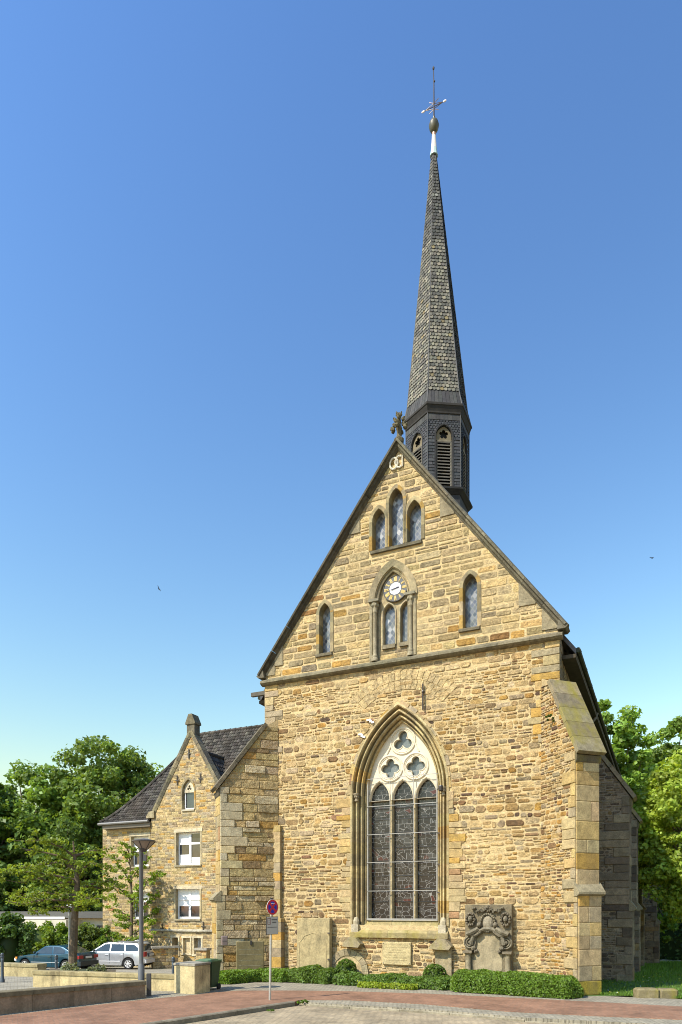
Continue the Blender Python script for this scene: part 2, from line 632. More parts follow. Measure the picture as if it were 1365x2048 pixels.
PAL_SIDE = [((0.20, 0.165, 0.105), 30), ((0.15, 0.12, 0.08), 24), ((0.25, 0.205, 0.13), 20), ((0.095, 0.075, 0.052), 14), ((0.24, 0.17, 0.075), 4)]  # weathered side stone, darkened further to paint in the shade there
PAL_QUO = [((0.44, 0.345, 0.17), 24), ((0.48, 0.355, 0.14), 18), ((0.47, 0.30, 0.075), 3), ((0.37, 0.305, 0.18), 12), ((0.34, 0.21, 0.10), 1)]
PAL_ANX = [((0.40, 0.30, 0.13), 30), ((0.47, 0.355, 0.165), 24), ((0.44, 0.26, 0.065), 6), ((0.25, 0.19, 0.10), 18), ((0.33, 0.27, 0.16), 18), ((0.35, 0.19, 0.07), 3)]
MORTAR = (0.50, 0.382, 0.197)
for P_, k_ in ((PAL_RUB, (0.765, 0.74, 0.785)), (PAL_GAB, (0.90, 0.89, 0.94)), (PAL_BUT, (1.08, 1.05, 1.0)), (PAL_QUO, (0.82, 0.805, 0.85)), (PAL_ANX, (0.98, 0.98, 1.05))):
    P_[:] = [(tuple(a_ * b_ for a_, b_ in zip(c_, k_)), w_) for c_, w_ in P_]


def pick(pal, rng, j=0.12):
    t = rng.uniform(0, sum(w for _, w in pal))
    for c, w in pal:
        t -= w
        if t <= 0:
            break
    k = 1 + rng.uniform(-j, j)
    return tuple(min(0.85, x * k * (1 + rng.uniform(-0.03, 0.03))) for x in c)


def facef(x, z, d):
    return (x, -d, z)


def stone(mb, q, d, rng, tint, fn, gap, cut=(0.12, 0.4), wav=0.0, base=-0.012):
    (x0b, x1b, x0t, x1t, zl, zh) = q
    g = gap * 0.5
    if x1b - x0b < gap * 2.2 and x1t - x0t < gap * 2.2:
        return
    x0b, x0t, x1b, x1t = x0b + g, x0t + g, x1b - g, x1t - g
    if x1b < x0b:
        x0b = x1b = (x0b + x1b) / 2
    if x1t < x0t:
        x0t = x1t = (x0t + x1t) / 2
    zl, zh = zl + g, zh - g
    h = zh - zl
    if h < 0.015:
        return
    c = [(x0b, zl), (x1b, zl), (x1t, zh), (x0t, zh)]
    pts = []
    for k in range(4):
        a, b, e = c[k - 1], c[k], c[(k + 1) % 4]
        r = rng.uniform(*cut) * 0.5 * min(h, max(0.02, max(x1b - x0b, x1t - x0t)))
        for o in (a, e):
            dx, dz = o[0] - b[0], o[1] - b[1]
            l = math.hypot(dx, dz) or 1.0
            s = min(r, l * 0.45) / l
            pts.append((b[0] + dx * s, b[1] + dz * s))
    mx = sum(p[0] for p in pts) / 8
    mz = sum(p[1] for p in pts) / 8
    if wav:
        off = wav * mnoise.noise((mx * 0.9, mz * 1.7, 3.1))
        pts = [(x, z + off) for x, z in pts]
        mz += off
    w = max(x1b - x0b, x1t - x0t)
    ins = min(0.018, 0.2 * h, 0.2 * w)
    fx, fz = 1 - 2 * ins / max(w, 0.04), 1 - 2 * ins / max(h, 0.04)
    inn = [(mx + (x - mx) * fx, mz + (z - mz) * fz) for x, z in pts]
    tl = rng.uniform(-0.25, 0.25) * d
    vs = [fn(x, z, base) for x, z in pts] + [fn(x, z, d * 0.6) for x, z in pts]
    vs += [fn(x, z, d + tl * ((x - mx) / max(w, 0.05) * 2)) for x, z in inn]
    fs = [tuple(range(16, 24))]
    for k in range(8):
        k2 = (k + 1) % 8
        fs.append((k, k2, 8 + k2, 8 + k))
        fs.append((8 + k, 8 + k2, 16 + k2, 16 + k))
    mb.add(vs, fs, tint)


def subspans(iv, holes, z):
    out = [iv]
    for h in holes:
        r = h(z)
        if not r:
            continue
        nw = []
        for a, b in out:
            if r[1] <= a or r[0] >= b:
                nw.append((a, b))
            else:
                if r[0] > a:
                    nw.append((a, r[0]))
                if r[1] < b:
                    nw.append((r[1], b))
        out = nw
    return out


def masonry(mb, iv, holes, z0, z1, rng, pal, hr, lr, gap, dr, fn=facef, split=0.25, cut=(0.12, 0.4), wav=0.0, hj=0.0, vary=False):
    z = z0
    while z < z1 - 0.03:
        h = rng.uniform(*hr)
        if rng.random() < 0.22:
            h *= 0.65
        zh = min(z + h, z1)
        if z1 - zh < hr[0] * 0.5:
            zh = z1
        zs = [z + 1e-3, (z + zh) / 2, zh - 1e-3]
        sb, st = subspans(iv(zs[0]), holes, zs[0]), subspans(iv(zs[2]), holes, zs[2])
        if len(sb) != len(st):
            sm = sb if len(sb) > len(st) else st
            sb = st = sm
        for (ab, bb), (at_, bt) in zip(sb, st):
            lo, hi = min(ab, at_), max(bb, bt)
            x = lo
            def put(xa, xb, zl, zt):
                # limits of the span at these two heights
                def lim(zz):
                    s = (zz - z) / max(zh - z, 1e-6)
                    return ab + (at_ - ab) * s, bb + (bt - bb) * s
                l0, l1 = lim(zl), lim(zt)
                j = gap * 0.9
                q = [max(xa + rng.uniform(-j, j) * 0.5, l0[0]), min(xb + rng.uniform(-j, j) * 0.5, l0[1]),
                     max(xa + rng.uniform(-j, j) * 0.5, l1[0]), min(xb + rng.uniform(-j, j) * 0.5, l1[1])]
                if q[1] - q[0] <= 0 and q[3] - q[2] <= 0:
                    return
                q[1], q[3] = max(q[1], q[0]), max(q[3], q[2])
                e = rng.uniform(-hj, hj) * (zt - zl)
                c = pick(pal, rng)
                if vary:
                    bl = rng.choice((0.0, 0.0, 0.25, 0.45))
                    c = tuple(v + (m_ - v) * bl for v, m_ in zip(c, MORTAR))
                    # limewash and repointing left on the stones in broad patches
                    nz = mnoise.noise((xa * 0.55, zl * 0.8, 7.7)) + 0.5 * mnoise.noise((xa * 1.7, zl * 2.1, 1.7)) + (max(0.0, zl - 9.6) * 0.25 if vary == 1 else -0.1)
                    f = min(0.55, max(0.0, nz * 0.9 - 0.12))
                    c = tuple(v + (m_ - v) * f for v, m_ in zip(c, MORTAR))
                    if nz < -0.28:
                        c = tuple(v * 0.78 for v in c)
                stone(mb, (*q, zl + max(e, 0), zt + min(e, 0)), rng.uniform(*dr), rng, c, fn, gap, cut, wav)
            while x < hi - 0.02:
                if rng.random() < split and zh - z > hr[0] * 1.25:
                    L = min(rng.uniform(lr[0] * 1.5, lr[1] * 1.6), hi - x)
                    if hi - (x + L) < lr[0]:
                        L = hi - x
                    zm = z + (zh - z) * rng.uniform(0.38, 0.62)
                    for (za, zb) in ((z, zm), (zm, zh)):
                        xx = x
                        while xx < x + L - 0.01:
                            l = rng.uniform(lr[0] * 0.7, lr[1] * 0.75)
                            if x + L - (xx + l) < lr[0] * 0.5:
                                l = x + L - xx
                            put(xx, xx + l, za, zb)
                            xx += l
                else:
                    L = rng.uniform(*lr) * (0.75 + 0.5 * (zh - z) / hr[1])
                    if hi - (x + L) < lr[0] * 0.6:
                        L = hi - x
                    put(x, x + L, z, zh)
                x += L
        z = zh


def arch_pts(xc, half, Rr, zs, zb, n=14):
    """left foot, up, over the pointed arch, down to the right foot"""
    cxl = xc - half + Rr
    apex = math.sqrt(max(Rr * Rr - (Rr - half) ** 2, 1e-9))
    a1 = math.atan2(apex, -(Rr - half))
    pts = [(xc - half, zb)]
    for k in range(n + 1):
        a = math.pi + (a1 - math.pi) * k / n
        pts.append((cxl + Rr * math.cos(a), zs + Rr * math.sin(a)))
    right = [(2 * xc - x, z) for x, z in reversed(pts[:-1])]
    return pts + right


def arch_hole(xc, half, Rr, zs, zb, m=0.0):
    def f(z):
        if z < zb - m:
            return None
        if z <= zs:
            return (xc - half - m, xc + half + m)
        rr = Rr + m
        d = rr * rr - (z - zs) ** 2
        if d <= 0:
            return None
        hw = math.sqrt(d) - (Rr - half)
        if hw <= 0.01:
            return None
        return (xc - hw, xc + hw)
    return f


def rect_hole(x0, x1, z0, z1):
    return lambda z: (x0, x1) if z0 <= z <= z1 else None


def sweep(mb, xc, half, Rr, zs, zb, prof, rng, pal, fn=facef, n=14, seg=2, jambstep=0.36, jam=True):
    """profile (d inward, depth) swept round a pointed opening, block by block tints"""
    paths = []
    for d, y in prof:
        p = arch_pts(xc, half - d, Rr - d, zs, zb, n)
        # subdivide jambs into blocks
        nj = max(1, int((zs - zb) / jambstep))
        L = [(p[0][0], zb + (zs - zb) * k / nj) for k in range(nj)]
        Rr_ = [(p[-1][0], zs + (zb - zs) * k / nj) for k in range(1, nj + 1)]
        paths.append(L + p[1:-1] + Rr_)
    npt = len(paths[0])
    tints = []
    cur = pick(pal, rng)
    nj = max(1, int((zs - zb) / jambstep))
    for k in range(npt - 1):
        if k < nj or k >= npt - 1 - nj or (k - nj) % seg == 0:
            cur = pick(pal, rng, 0.2)
        tints.append(cur)
    for i in range(len(prof) - 1):
        vs = [fn(x, z, -prof[i][1]) for x, z in paths[i]] + [fn(x, z, -prof[i + 1][1]) for x, z in paths[i + 1]]
        fs = [(k, k + 1, npt + k + 1, npt + k) for k in range(npt - 1)]
        mb.add(vs, fs, list(tints))


def foil(cx, cz, n, off, r, rot, steps=48):
    pts = []
    for k in range(steps):
        a = 2 * math.pi * k / steps
        best = 0
        for j in range(n):
            d = a - (rot + 2 * math.pi * j / n)
            s = r * r - (off * math.sin(d)) ** 2
            if s > 0:
                best = max(best, off * math.cos(d) + math.sqrt(s))
        best = max(best, off * 0.35)
        pts.append((cx + best * math.cos(a), cz + best * math.sin(a)))
    return pts


# ================================================================== CHURCH
church = empty('church', (OX, OY, 0), -TH)
tag(church, 'tall gabled sandstone church with a pointed slate spire and great arched window', 'church')
rw = random.Random(11)
HW = 5.57
Z_STR = 11.5
AP_Z = 19.45
FT_X, FT_Z = 5.80, 11.81


def rake_z(x):
    return AP_Z - abs(x) * (AP_Z - FT_Z) / FT_X


# openings
GW = dict(xc=0.0, half=1.78, Rr=3.56, zs=6.84, zb=2.05)


def lancet(pl, pr, pa, ps, rk=2.0):
    x0, x1 = lx(pl), lx(pr)
    xc, half = (x0 + x1) / 2, (x1 - x0) / 2
    pm = (pl + pr) / 2
    za = LP(pm, pa)[1]
    zb = LP(pm, ps)[1]
    Rr = rk * half
    rise = math.sqrt(Rr * Rr - (Rr - half) ** 2)
    return dict(xc=xc, half=half, Rr=Rr, zs=za - rise, zb=zb)


LANCETS = [lancet(745.6, 770.8, 1018, 1100), lancet(779.3, 806.4, 977, 1090), lancet(815.4, 843.0, 1000.6, 1081),
           lancet(639.5, 661, 1207, 1306), lancet(926.7, 955, 1148, 1255)]
LANC_ZB = sum(l['zb'] for l in LANCETS[:3]) / 3
for l in LANCETS[:3]:
    l['zb'] = LANC_ZB
CK = dict(xc=(lx(751.6) + lx(821)) / 2, half=(lx(821) - lx(751.6)) / 2)
CK['zs'] = LP(786, 1196)[1]
CK['zb'] = Z_STR + 0.12
ckr = LP(787, 1135)[1] - CK['zs']
CK['Rr'] = (ckr ** 2 + CK['half'] ** 2) / (2 * CK['half'])

# ---- front wall below the string course
gw_hole = arch_hole(**GW, m=0.16)
fw = MB()
fw.plate([(-HW, -0.3), (HW, -0.3), (HW, Z_STR), (-HW, Z_STR)],
         [arch_pts(GW['xc'], GW['half'], GW['Rr'], GW['zs'], GW['zb'])], facef, 0.0, tint=MORTAR)
fw.box((-HW, 0.0, Z_STR - 0.02), (HW, 0.02, Z_STR), MORTAR)
o_front = fw.build('front_wall', M_MORTAR, church)
st = MB()
relhole = arch_hole(0.0, 1.75, 2.3, 8.62, 8.6, 0.0)
quoz = lambda z: (-HW + 0.02, HW - 0.02)
masonry(st, quoz, [gw_hole], 0.0, Z_STR, rw, PAL_RUB, (0.115, 0.29), (0.15, 0.52), 0.034, (0.003, 0.032),
        split=0.30, cut=(0.15, 0.9), wav=0.11, hj=0.22, vary=1)
# corner quoins and the dressed jamb stones beside the great window
qL, qR, jL, jR, vA, vB = [MB() for _ in range(6)]
z = 0.0
k = 0
while z < Z_STR - 0.1:
    h = min(rw.uniform(0.19, 0.34), Z_STR - z)
    if z > 8.0:
        for s in (-1, 1):
            L = rw.uniform(0.45, 1.15) if s > 0 else rw.uniform(0.4, 0.9)
            xa, xb = (-HW, -HW + L) if s < 0 else (HW - L, HW)
            stone(qL if s < 0 else qR, (xa, xb, xa, xb, z, z + h), 0.038, rw, pick(PAL_QUO, rw), facef, 0.012, (0.03, 0.08))
    if GW['zb'] < z < GW['zs'] - 0.2:
        for s in (-1, 1):
            L = rw.choice([0.28, 0.5, 0.62]) * rw.uniform(0.85, 1.15)
            xa, xb = (-1.79 - L, -1.79) if s < 0 else (1.79, 1.79 + L)
            stone(jL if s < 0 else jR, (xa, xb, xa, xb, z, z + h), 0.040, rw, pick(PAL_QUO, rw), facef, 0.010, (0.03, 0.08))
    z += h
    k += 1
# voussoirs of the pointed arch and of the older relieving arch above it
cxl = GW['xc'] - GW['half'] + GW['Rr']
for side in (-1, 1):
    nv = 10
    a1 = math.acos(-(GW['Rr'] - GW['half']) / GW['Rr'])
    for k in range(nv):
        t0 = math.pi + (a1 - math.pi) * (k + 0.04) / nv
        t1 = math.pi + (a1 - math.pi) * (k + 0.96) / nv
        ri, ro = GW['Rr'] + 0.005, GW['Rr'] + rw.choice([0.16, 0.18, 0.22])
        pp = [(ri, t0), (ro, t0), (ro, t1), (ri, t1)]
        poly = [(side * -(cxl + r * math.cos(a)) if side > 0 else (cxl + r * math.cos(a)), GW['zs'] + r * math.sin(a)) for r, a in pp]
        vA.prism(poly, facef, -0.01, 0.034, pick(PAL_QUO, rw))
for ring, (rr, wd, nn) in enumerate(((2.05, 0.36, 17), (2.43, 0.34, 19))):
    for k in range(nn):
        a0 = rad(42) + rad(92) * (k + 0.06) / nn
        a1_ = rad(42) + rad(92) * (k + 0.94) / nn
        cz = 8.72 - 0.12
        poly = [(0.1 + (rr + e) * math.cos(a), cz + (rr + e) * math.sin(a) * 0.92) for e, a in ((0, a0), (wd, a0), (wd, a1_), (0, a1_))]
        if max(p[1] for p in poly) < Z_STR - 0.08:
            vB.prism(poly, facef, -0.01, 0.022 + 0.003 * ring, tuple(0.35 * a_c + 0.65 * b_c for a_c, b_c in zip(pick(PAL_GAB[:3], rw), MORTAR)))
o = st.build('rubble_stones', M_STONE, o_front)
for nm_, m_ in (('corner_quoins', qL), ('corner_quoins', qR), ('jamb_stones', jL), ('jamb_stones', jR), ('arch_stones', vA), ('relieving_arch', vB)):
    m_.build(nm_, M_ASHLAR if m_ is not vB else M_STONE, o_front)

# ---- gable wall
gab = MB()
holes2d = [arch_pts(l['xc'], l['half'], l['Rr'], l['zs'], l['zb']) for l in LANCETS]
holes2d.append(arch_pts(CK['xc'], CK['half'], CK['Rr'], CK['zs'], CK['zb']))
gab.plate([(-HW, Z_STR), (HW, Z_STR), (HW, 11.95), (0, AP_Z - 0.25), (-HW, 11.95)], holes2d, facef, 0.0, tint=MORTAR)
o_gab = gab.build('gable_wall', M_MORTAR, church)


def gab_iv(z):
    hw = min(HW, (AP_Z - 0.30 - z) * FT_X / (AP_Z - FT_Z))
    return (-hw, hw)


gh = [arch_hole(l['xc'], l['half'], l['Rr'], l['zs'], l['zb'], 0.12) for l in LANCETS]
gh.append(arch_hole(CK['xc'], CK['half'], CK['Rr'], CK['zs'], CK['zb'], 0.22))
gs = MB()
masonry(gs, gab_iv, gh, Z_STR + 0.16, AP_Z - 0.7, rw, PAL_GAB, (0.19, 0.33), (0.32, 0.85), 0.048, (0.004, 0.024),
        split=0.15, cut=(0.12, 0.5), wav=0.03, hj=0.14, vary=2)
gs.build('gable_stones', M_STONE, o_gab)
# plain triangular springers set into the rake
for (xa, w) in ((1.55, 0.5), (-1.5, 0.42), (4.25, 0.55), (-4.75, 0.5), (5.0, 0.5), (-5.1, 0.4)):
    sp = MB()
    s = 1 if xa > 0 else -1
    zt = rake_z(xa) - 0.33
    zb_ = rake_z(abs(xa) + w) - 0.33
    zlo = zb_ - 0.12
    sp.prism([(xa, zlo), (xa + s * w, zlo), (xa + s * w, zb_), (xa, zt)], facef, -0.01, 0.042, (0.235, 0.20, 0.125))
    sp.build('springer_stone', M_ASHLAR, o_gab)

# ---- string course
sc = MB()
prof = [(-0.02, 0.16), (0.20, 0.02), (0.21, -0.06), (0.14, -0.11), (0.04, -0.14), (-0.02, -0.14)]
nseg = 11
for k in range(nseg):
    xa = -HW - 0.1 + (2 * HW + 0.2) * k / nseg
    xb = -HW - 0.1 + (2 * HW + 0.2) * (k + 1) / nseg - 0.006
    vs = [(xa, -d, Z_STR + dz) for d, dz in prof] + [(xb, -d, Z_STR + dz) for d, dz in prof]
    n = len(prof)
    sc.add(vs, [(i, (i + 1) % n, n + (i + 1) % n, n + i) for i in range(n)] + [tuple(range(n)), tuple(range(2 * n - 1, n - 1, -1))],
           pick([((0.15, 0.132, 0.085), 1), ((0.18, 0.158, 0.10), 1)], rw))
sc.build('string_course', M_DARKSTONE, church)

# ---- gable coping
cp = MB()
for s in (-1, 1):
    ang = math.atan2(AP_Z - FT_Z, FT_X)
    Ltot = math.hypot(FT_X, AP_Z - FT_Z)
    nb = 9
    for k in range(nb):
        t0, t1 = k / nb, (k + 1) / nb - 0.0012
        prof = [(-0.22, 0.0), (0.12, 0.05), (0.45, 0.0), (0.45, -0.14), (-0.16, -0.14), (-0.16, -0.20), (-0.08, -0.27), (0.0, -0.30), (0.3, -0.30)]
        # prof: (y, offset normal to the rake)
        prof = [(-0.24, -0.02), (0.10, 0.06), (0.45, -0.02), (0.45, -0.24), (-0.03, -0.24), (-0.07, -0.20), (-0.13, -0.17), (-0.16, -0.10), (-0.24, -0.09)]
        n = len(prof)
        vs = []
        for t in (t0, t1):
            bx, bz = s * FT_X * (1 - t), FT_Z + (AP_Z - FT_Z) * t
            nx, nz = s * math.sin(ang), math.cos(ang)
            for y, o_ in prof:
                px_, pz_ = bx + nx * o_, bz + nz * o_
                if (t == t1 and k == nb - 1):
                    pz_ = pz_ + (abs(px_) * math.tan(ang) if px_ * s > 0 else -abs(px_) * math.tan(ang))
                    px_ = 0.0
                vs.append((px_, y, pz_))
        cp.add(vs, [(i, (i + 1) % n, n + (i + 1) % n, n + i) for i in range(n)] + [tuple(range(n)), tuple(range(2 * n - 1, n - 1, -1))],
               pick([((0.065, 0.058, 0.04), 1), ((0.08, 0.07, 0.048), 1)] if s < 0 else [((0.125, 0.112, 0.075), 1), ((0.15, 0.135, 0.09), 1)], rw))  # same stone on both rakes; shade put into the darker left tint
    # kneeler at the foot
    cp.prism([(s * 5.50, 11.66), (s * 5.76, 11.66), (s * 5.84, 11.74), (s * 5.76, 11.80), (s * 5.55, 11.96)], facef, -0.4, 0.20, (0.13, 0.115, 0.08))
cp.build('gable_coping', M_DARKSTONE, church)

# ---- cross flower finial
fn_ = MB()
rf = random.Random(5)
fz = AP_Z + 0.02
fn_.lathe([(0.20, -0.12), (0.22, 0.02), (0.12, 0.10), (0.09, 0.22), (0.10, 0.34), (0.13, 0.42), (0.08, 0.52), (0.08, 0.78), (0.11, 0.86), (0.05, 0.98)], (0, 0.05, fz), 10, (0.20, 0.17, 0.10))
for lev, (zz, rr, bs) in enumerate(((0.42, 0.27, 0.105), (0.55, 0.20, 0.09), (0.74, 0.17, 0.08), (0.93, 0.08, 0.07))):
    for k in range(4 if lev < 3 else 3):
        a = k * math.pi / 2 + lev * 0.1
        c = (rr * math.cos(a), 0.05 + rr * math.sin(a), fz + zz)
        fn_.ball(c, bs, 1, 1, 0.95, 7, 5, (0.19, 0.165, 0.095), wob=0.25, rng=rf)
        fn_.ball((c[0] * 1.25, c[1] * 1.25, c[2] + 0.07), bs * 0.6, 1, 1, 1, 6, 4, (0.16, 0.14, 0.08), wob=0.3, rng=rf)
fn_.v = [(x * 0.84, 0.05 + (y - 0.05) * 0.84, fz + (z - fz) * 1.0) for x, y, z in fn_.v]
fn_.t = [tuple(v * 0.62 for v in t) for t in fn_.t]
fn_.build('cross_flower_finial', M_DARKSTONE, church)

# ---- letter-like relief near the apex
rl = MB()
def arcpts(cx, cz, r, a0, a1, n=12, sz=1.35):
    return [(cx + r * math.cos(rad(a0 + (a1 - a0) * k / n)), -0.05, cz + sz * r * math.sin(rad(a0 + (a1 - a0) * k / n))) for k in range(n + 1)]
c1x, c1z = LP(789, 929)
c2x, c2z = LP(800, 925)
rl.tube(arcpts(c1x, c1z, 0.15, 200, -160), 0.035, 6, (0.62, 0.58, 0.46))
rl.tube(arcpts(c2x, c2z, 0.15, 300, 60), 0.035, 6, (0.62, 0.58, 0.46))
rl.tube([(c2x + 0.12, -0.05, c2z - 0.2), (c2x + 0.12, -0.05, c2z + 0.2)], 0.03, 6, (0.55, 0.5, 0.38))
rl.build('carved_letters', M_ASHLAR, o_gab)

# ---- lancet windows of the gable
PAL_SUR = [((0.24, 0.20, 0.115), 3), ((0.30, 0.245, 0.135), 3), ((0.20, 0.17, 0.10), 2), ((0.33, 0.21, 0.06), 1)]
for i, l in enumerate(LANCETS):
    mb = MB()
    sweep(mb, l['xc'], l['half'], l['Rr'], l['zs'], l['zb'], [(-0.13, 0.01), (-0.13, -0.030), (-0.012, -0.030), (0.0, -0.016), (0.004, 0.36)], rw, PAL_SUR, n=8, seg=3)
    o = mb.build('lancet_window', M_ASHLAR, church)
    g = MB()
    g.plate(arch_pts(l['xc'], l['half'] + 0.01, l['Rr'] + 0.01, l['zs'], l['zb'] - 0.02), [], facef, -0.30, tint=(1, 1, 1))
    g.build('leaded_glass', M_GLASS_D, o)
    if i > 2:
        s_ = MB()
        s_.prism([(0.36, l['zb'] + 0.10), (0.36, l['zb'] - 0.13), (-0.10, l['zb'] - 0.13), (-0.11, l['zb'] - 0.05), (-0.02, l['zb'] + 0.0)],
                 lambda a, b, d: (d, a, b), l['xc'] - l['half'] - 0.14, l['xc'] + l['half'] + 0.10, (0.15, 0.13, 0.085))
        s_.build('window_sill', M_DARKSTONE, o)
    if i == 1:
        s_ = MB()
        xa, xb = LANCETS[0]['xc'] - LANCETS[0]['half'] - 0.06, LANCETS[2]['xc'] + LANCETS[2]['half'] + 0.03
        s_.prism([(0.36, l['zb'] + 0.08), (0.36, l['zb'] - 0.15), (-0.09, l['zb'] - 0.15), (-0.10, l['zb'] - 0.06), (-0.02, l['zb'] - 0.01)],
                 lambda a, b, d: (d, a, b), xa, xb, (0.13, 0.115, 0.075))
        s_.build('window_sill', M_DARKSTONE, o)

# ---- clock window
mb = MB()
sweep(mb, CK['xc'], CK['half'] + 0.02, CK['Rr'] + 0.02, CK['zs'], CK['zs'] - 0.02, [(-0.25, 0.01), (-0.25, -0.045), (-0.005, -0.045), (0.0, 0.02), (0.07, 0.04), (0.09, 0.0), (0.13, 0.02), (0.14, 0.10), (0.14, 0.22)],
      rw, [((0.23, 0.195, 0.115), 1), ((0.27, 0.225, 0.13), 1)], n=12, seg=4, jambstep=0.3)
# recessed jamb slots behind the columns
for s in (-1, 1):
    xa = CK['xc'] + s * (CK['half'] + 0.19)
    xb = CK['xc'] + s * (CK['half'] - 0.14)
    mb.box((min(xa, xb), 0.10, CK['zb']), (max(xa, xb), 0.16, CK['zs']), (0.22, 0.19, 0.12))
    e0, e1 = sorted((CK['xc'] + s * (CK['half'] + 0.13), CK['xc'] + s * (CK['half'] + 0.22)))
    mb.box((e0, -0.045, CK['zb'] + 0.03), (e1, 0.10, CK['zs'] - 0.02), (0.28, 0.24, 0.15))
o_ck = mb.build('clock_window', M_ASHLAR, church)
for s in (-1, 1):
    xx = CK['xc'] + s * (CK['half'] + 0.02)
    yy = 0.0
    cm = MB()
    zb_, zt_ = CK['zb'] + 0.02, CK['zs']
    cm.lathe([(0.125, 0.0), (0.125, 0.10), (0.10, 0.14), (0.115, 0.18), (0.085, 0.24), (0.078, 0.26), (0.078, zt_ - zb_ - 0.42), (0.095, zt_ - zb_ - 0.40), (0.085, zt_ - zb_ - 0.36),
              (0.10, zt_ - zb_ - 0.22), (0.14, zt_ - zb_ - 0.08), (0.14, zt_ - zb_ - 0.05)], (xx, yy, zb_), 12, (0.27, 0.235, 0.155))
    for k in range(6):
        a = k * math.pi / 3
        cm.ball((xx + 0.115 * math.cos(a), yy + 0.115 * math.sin(a), zt_ - 0.16), 0.045, 1, 1, 1.4, 6, 5, (0.30, 0.27, 0.18))
    cm.box((xx - 0.20, yy - 0.16, zt_ - 0.05), (xx + 0.19, yy + 0.14, zt_ + 0.035), (0.22, 0.20, 0.14))
    smooth_by_angle(cm.build('column', M_ASHLAR, o_ck), 50)
# inner tracery plate with two lights
tw = []
for pl, pr, pa, ps in ((765, 787.7, 1206, 1290), (799.7, 821.5, 1200.8, 1282)):
    l = lancet(pl, pr, pa, ps, 1.7)
    tw.append(l)
tzb = (tw[0]['zb'] + tw[1]['zb']) / 2
for l in tw:
    l['zb'] = tzb
pl_ = MB()
outer = arch_pts(CK['xc'], CK['half'] - 0.10, CK['Rr'] - 0.10, CK['zs'], CK['zb'] + 0.02)
pl_.plate(outer, [arch_pts(l['xc'], l['half'], l['Rr'], l['zs'], l['zb']) for l in tw], facef, -0.13, -0.36, (0.34, 0.275, 0.155))
for l in tw:
    sweep(pl_, l['xc'], l['half'] + 0.045, l['Rr'] + 0.045, l['zs'], l['zb'], [(-0.03, 0.13), (-0.02, 0.09), (0.02, 0.085), (0.045, 0.13)], rw, [((0.38, 0.32, 0.20), 1)], n=8)
    pl_.box((l['xc'] - l['half'] - 0.03, 0.04, l['zb'] - 0.12), (l['xc'] + l['half'] + 0.03, 0.32, l['zb'] + 0.02), (0.20, 0.17, 0.11))
pl_.build('clock_tracery', M_ASHLAR, o_ck)
for l in tw:
    g = MB()
    g.plate(arch_pts(l['xc'], l['half'] - 0.005, l['Rr'] - 0.005, l['zs'], l['zb']), [], facef, -0.30)
    g.build('leaded_glass', M_GLASS_D, o_ck)
bl = MB()
masonry(bl, lambda z: (CK['xc'] - CK['half'] + 0.12, CK['xc'] + CK['half'] - 0.12), [], CK['zb'] + 0.04, tzb - 0.14, rw, PAL_GAB, (0.2, 0.26), (0.35, 0.6), 0.03, (0.01, 0.02), fn=lambda x, z, d: (x, 0.13 - d, z), split=0)
bl.build('panel_stones', M_STONE, o_ck)

# clock: dial, numerals, hands
ckx, ckz = LP(791, 1176.8, 0.05)
ckR = 0.46
ck = MB()
YD = 0.06
def disc(mb, cx, cz, r, y, n=36, tint=(1, 1, 1), mi=0, th=0.02):
    pts = [(cx + r * math.cos(2 * math.pi * k / n), cz + r * math.sin(2 * math.pi * k / n)) for k in range(n)]
    mb.prism(pts, facef, -y - th, -y, tint, mi)
disc(ck, ckx, ckz, ckR, YD, 40, (0.045, 0.045, 0.042), th=0.05)
o_clock = ck.build('clock', M_METAL, church)
tag(o_clock, 'round clock with gold numerals in the gable')
cd = MB()
disc(cd, ckx, ckz, ckR * 0.47, YD - 0.012, 32, (0.88, 0.89, 0.90), th=0.01)
cd.build('white_dial_centre', M_PLAIN, o_clock)
nm = MB()
NUM = {12: 'XII', 1: 'I', 2: 'II', 3: 'III', 4: 'IIII', 5: 'V', 6: 'VI', 7: 'VII', 8: 'VIII', 9: 'IX', 10: 'X', 11: 'XI'}
GOLD = (0.62, 0.44, 0.13)
for hnum, txt in NUM.items():
    th_ = rad(90 - hnum * 30)
    ur = (math.cos(th_), math.sin(th_))
    ut = (math.sin(th_), -math.cos(th_))
    r0, r1 = ckR * 0.56, ckR * 0.93
    wds = {'I': 0.030, 'V': 0.06, 'X': 0.06}
    tot = sum(wds[c] for c in txt)
    k_ = min(1.0, 0.115 / tot)
    p = -tot * k_ / 2
    def bar(a0, a1, w=0.0075):
        # a0, a1: (tangential, radial)
        d = (a1[0] - a0[0], a1[1] - a0[1])
        ll = math.hypot(*d)
        nx, nz = -d[1] / ll * w, d[0] / ll * w
        q = [(a0[0] + nx, a0[1] + nz), (a1[0] + nx, a1[1] + nz), (a1[0] - nx, a1[1] - nz), (a0[0] - nx, a0[1] - nz)]
        nm.prism([(ckx + ut[0] * a + ur[0] * b, ckz + ut[1] * a + ur[1] * b) for a, b in q], facef, -YD + 0.001, -YD + 0.012, GOLD)
    for c in txt:
        w = wds[c] * k_
        if c == 'I':
            bar((p + w / 2, r0), (p + w / 2, r1))
        elif c == 'V':
            bar((p + w * 0.1, r1), (p + w / 2, r0))
            bar((p + w * 0.9, r1), (p + w / 2, r0))
        else:
            bar((p + w * 0.1, r1), (p + w * 0.9, r0))
            bar((p + w * 0.9, r1), (p + w * 0.1, r0))
        p += w
rim = MB()
rim.tube([(ckx + ckR * math.cos(a), YD - 0.01, ckz + ckR * math.sin(a)) for a in [2 * math.pi * k / 40 for k in range(41)]], 0.014, 6, (0.09, 0.085, 0.07))
nm.build('numerals', M_GOLD, o_clock)
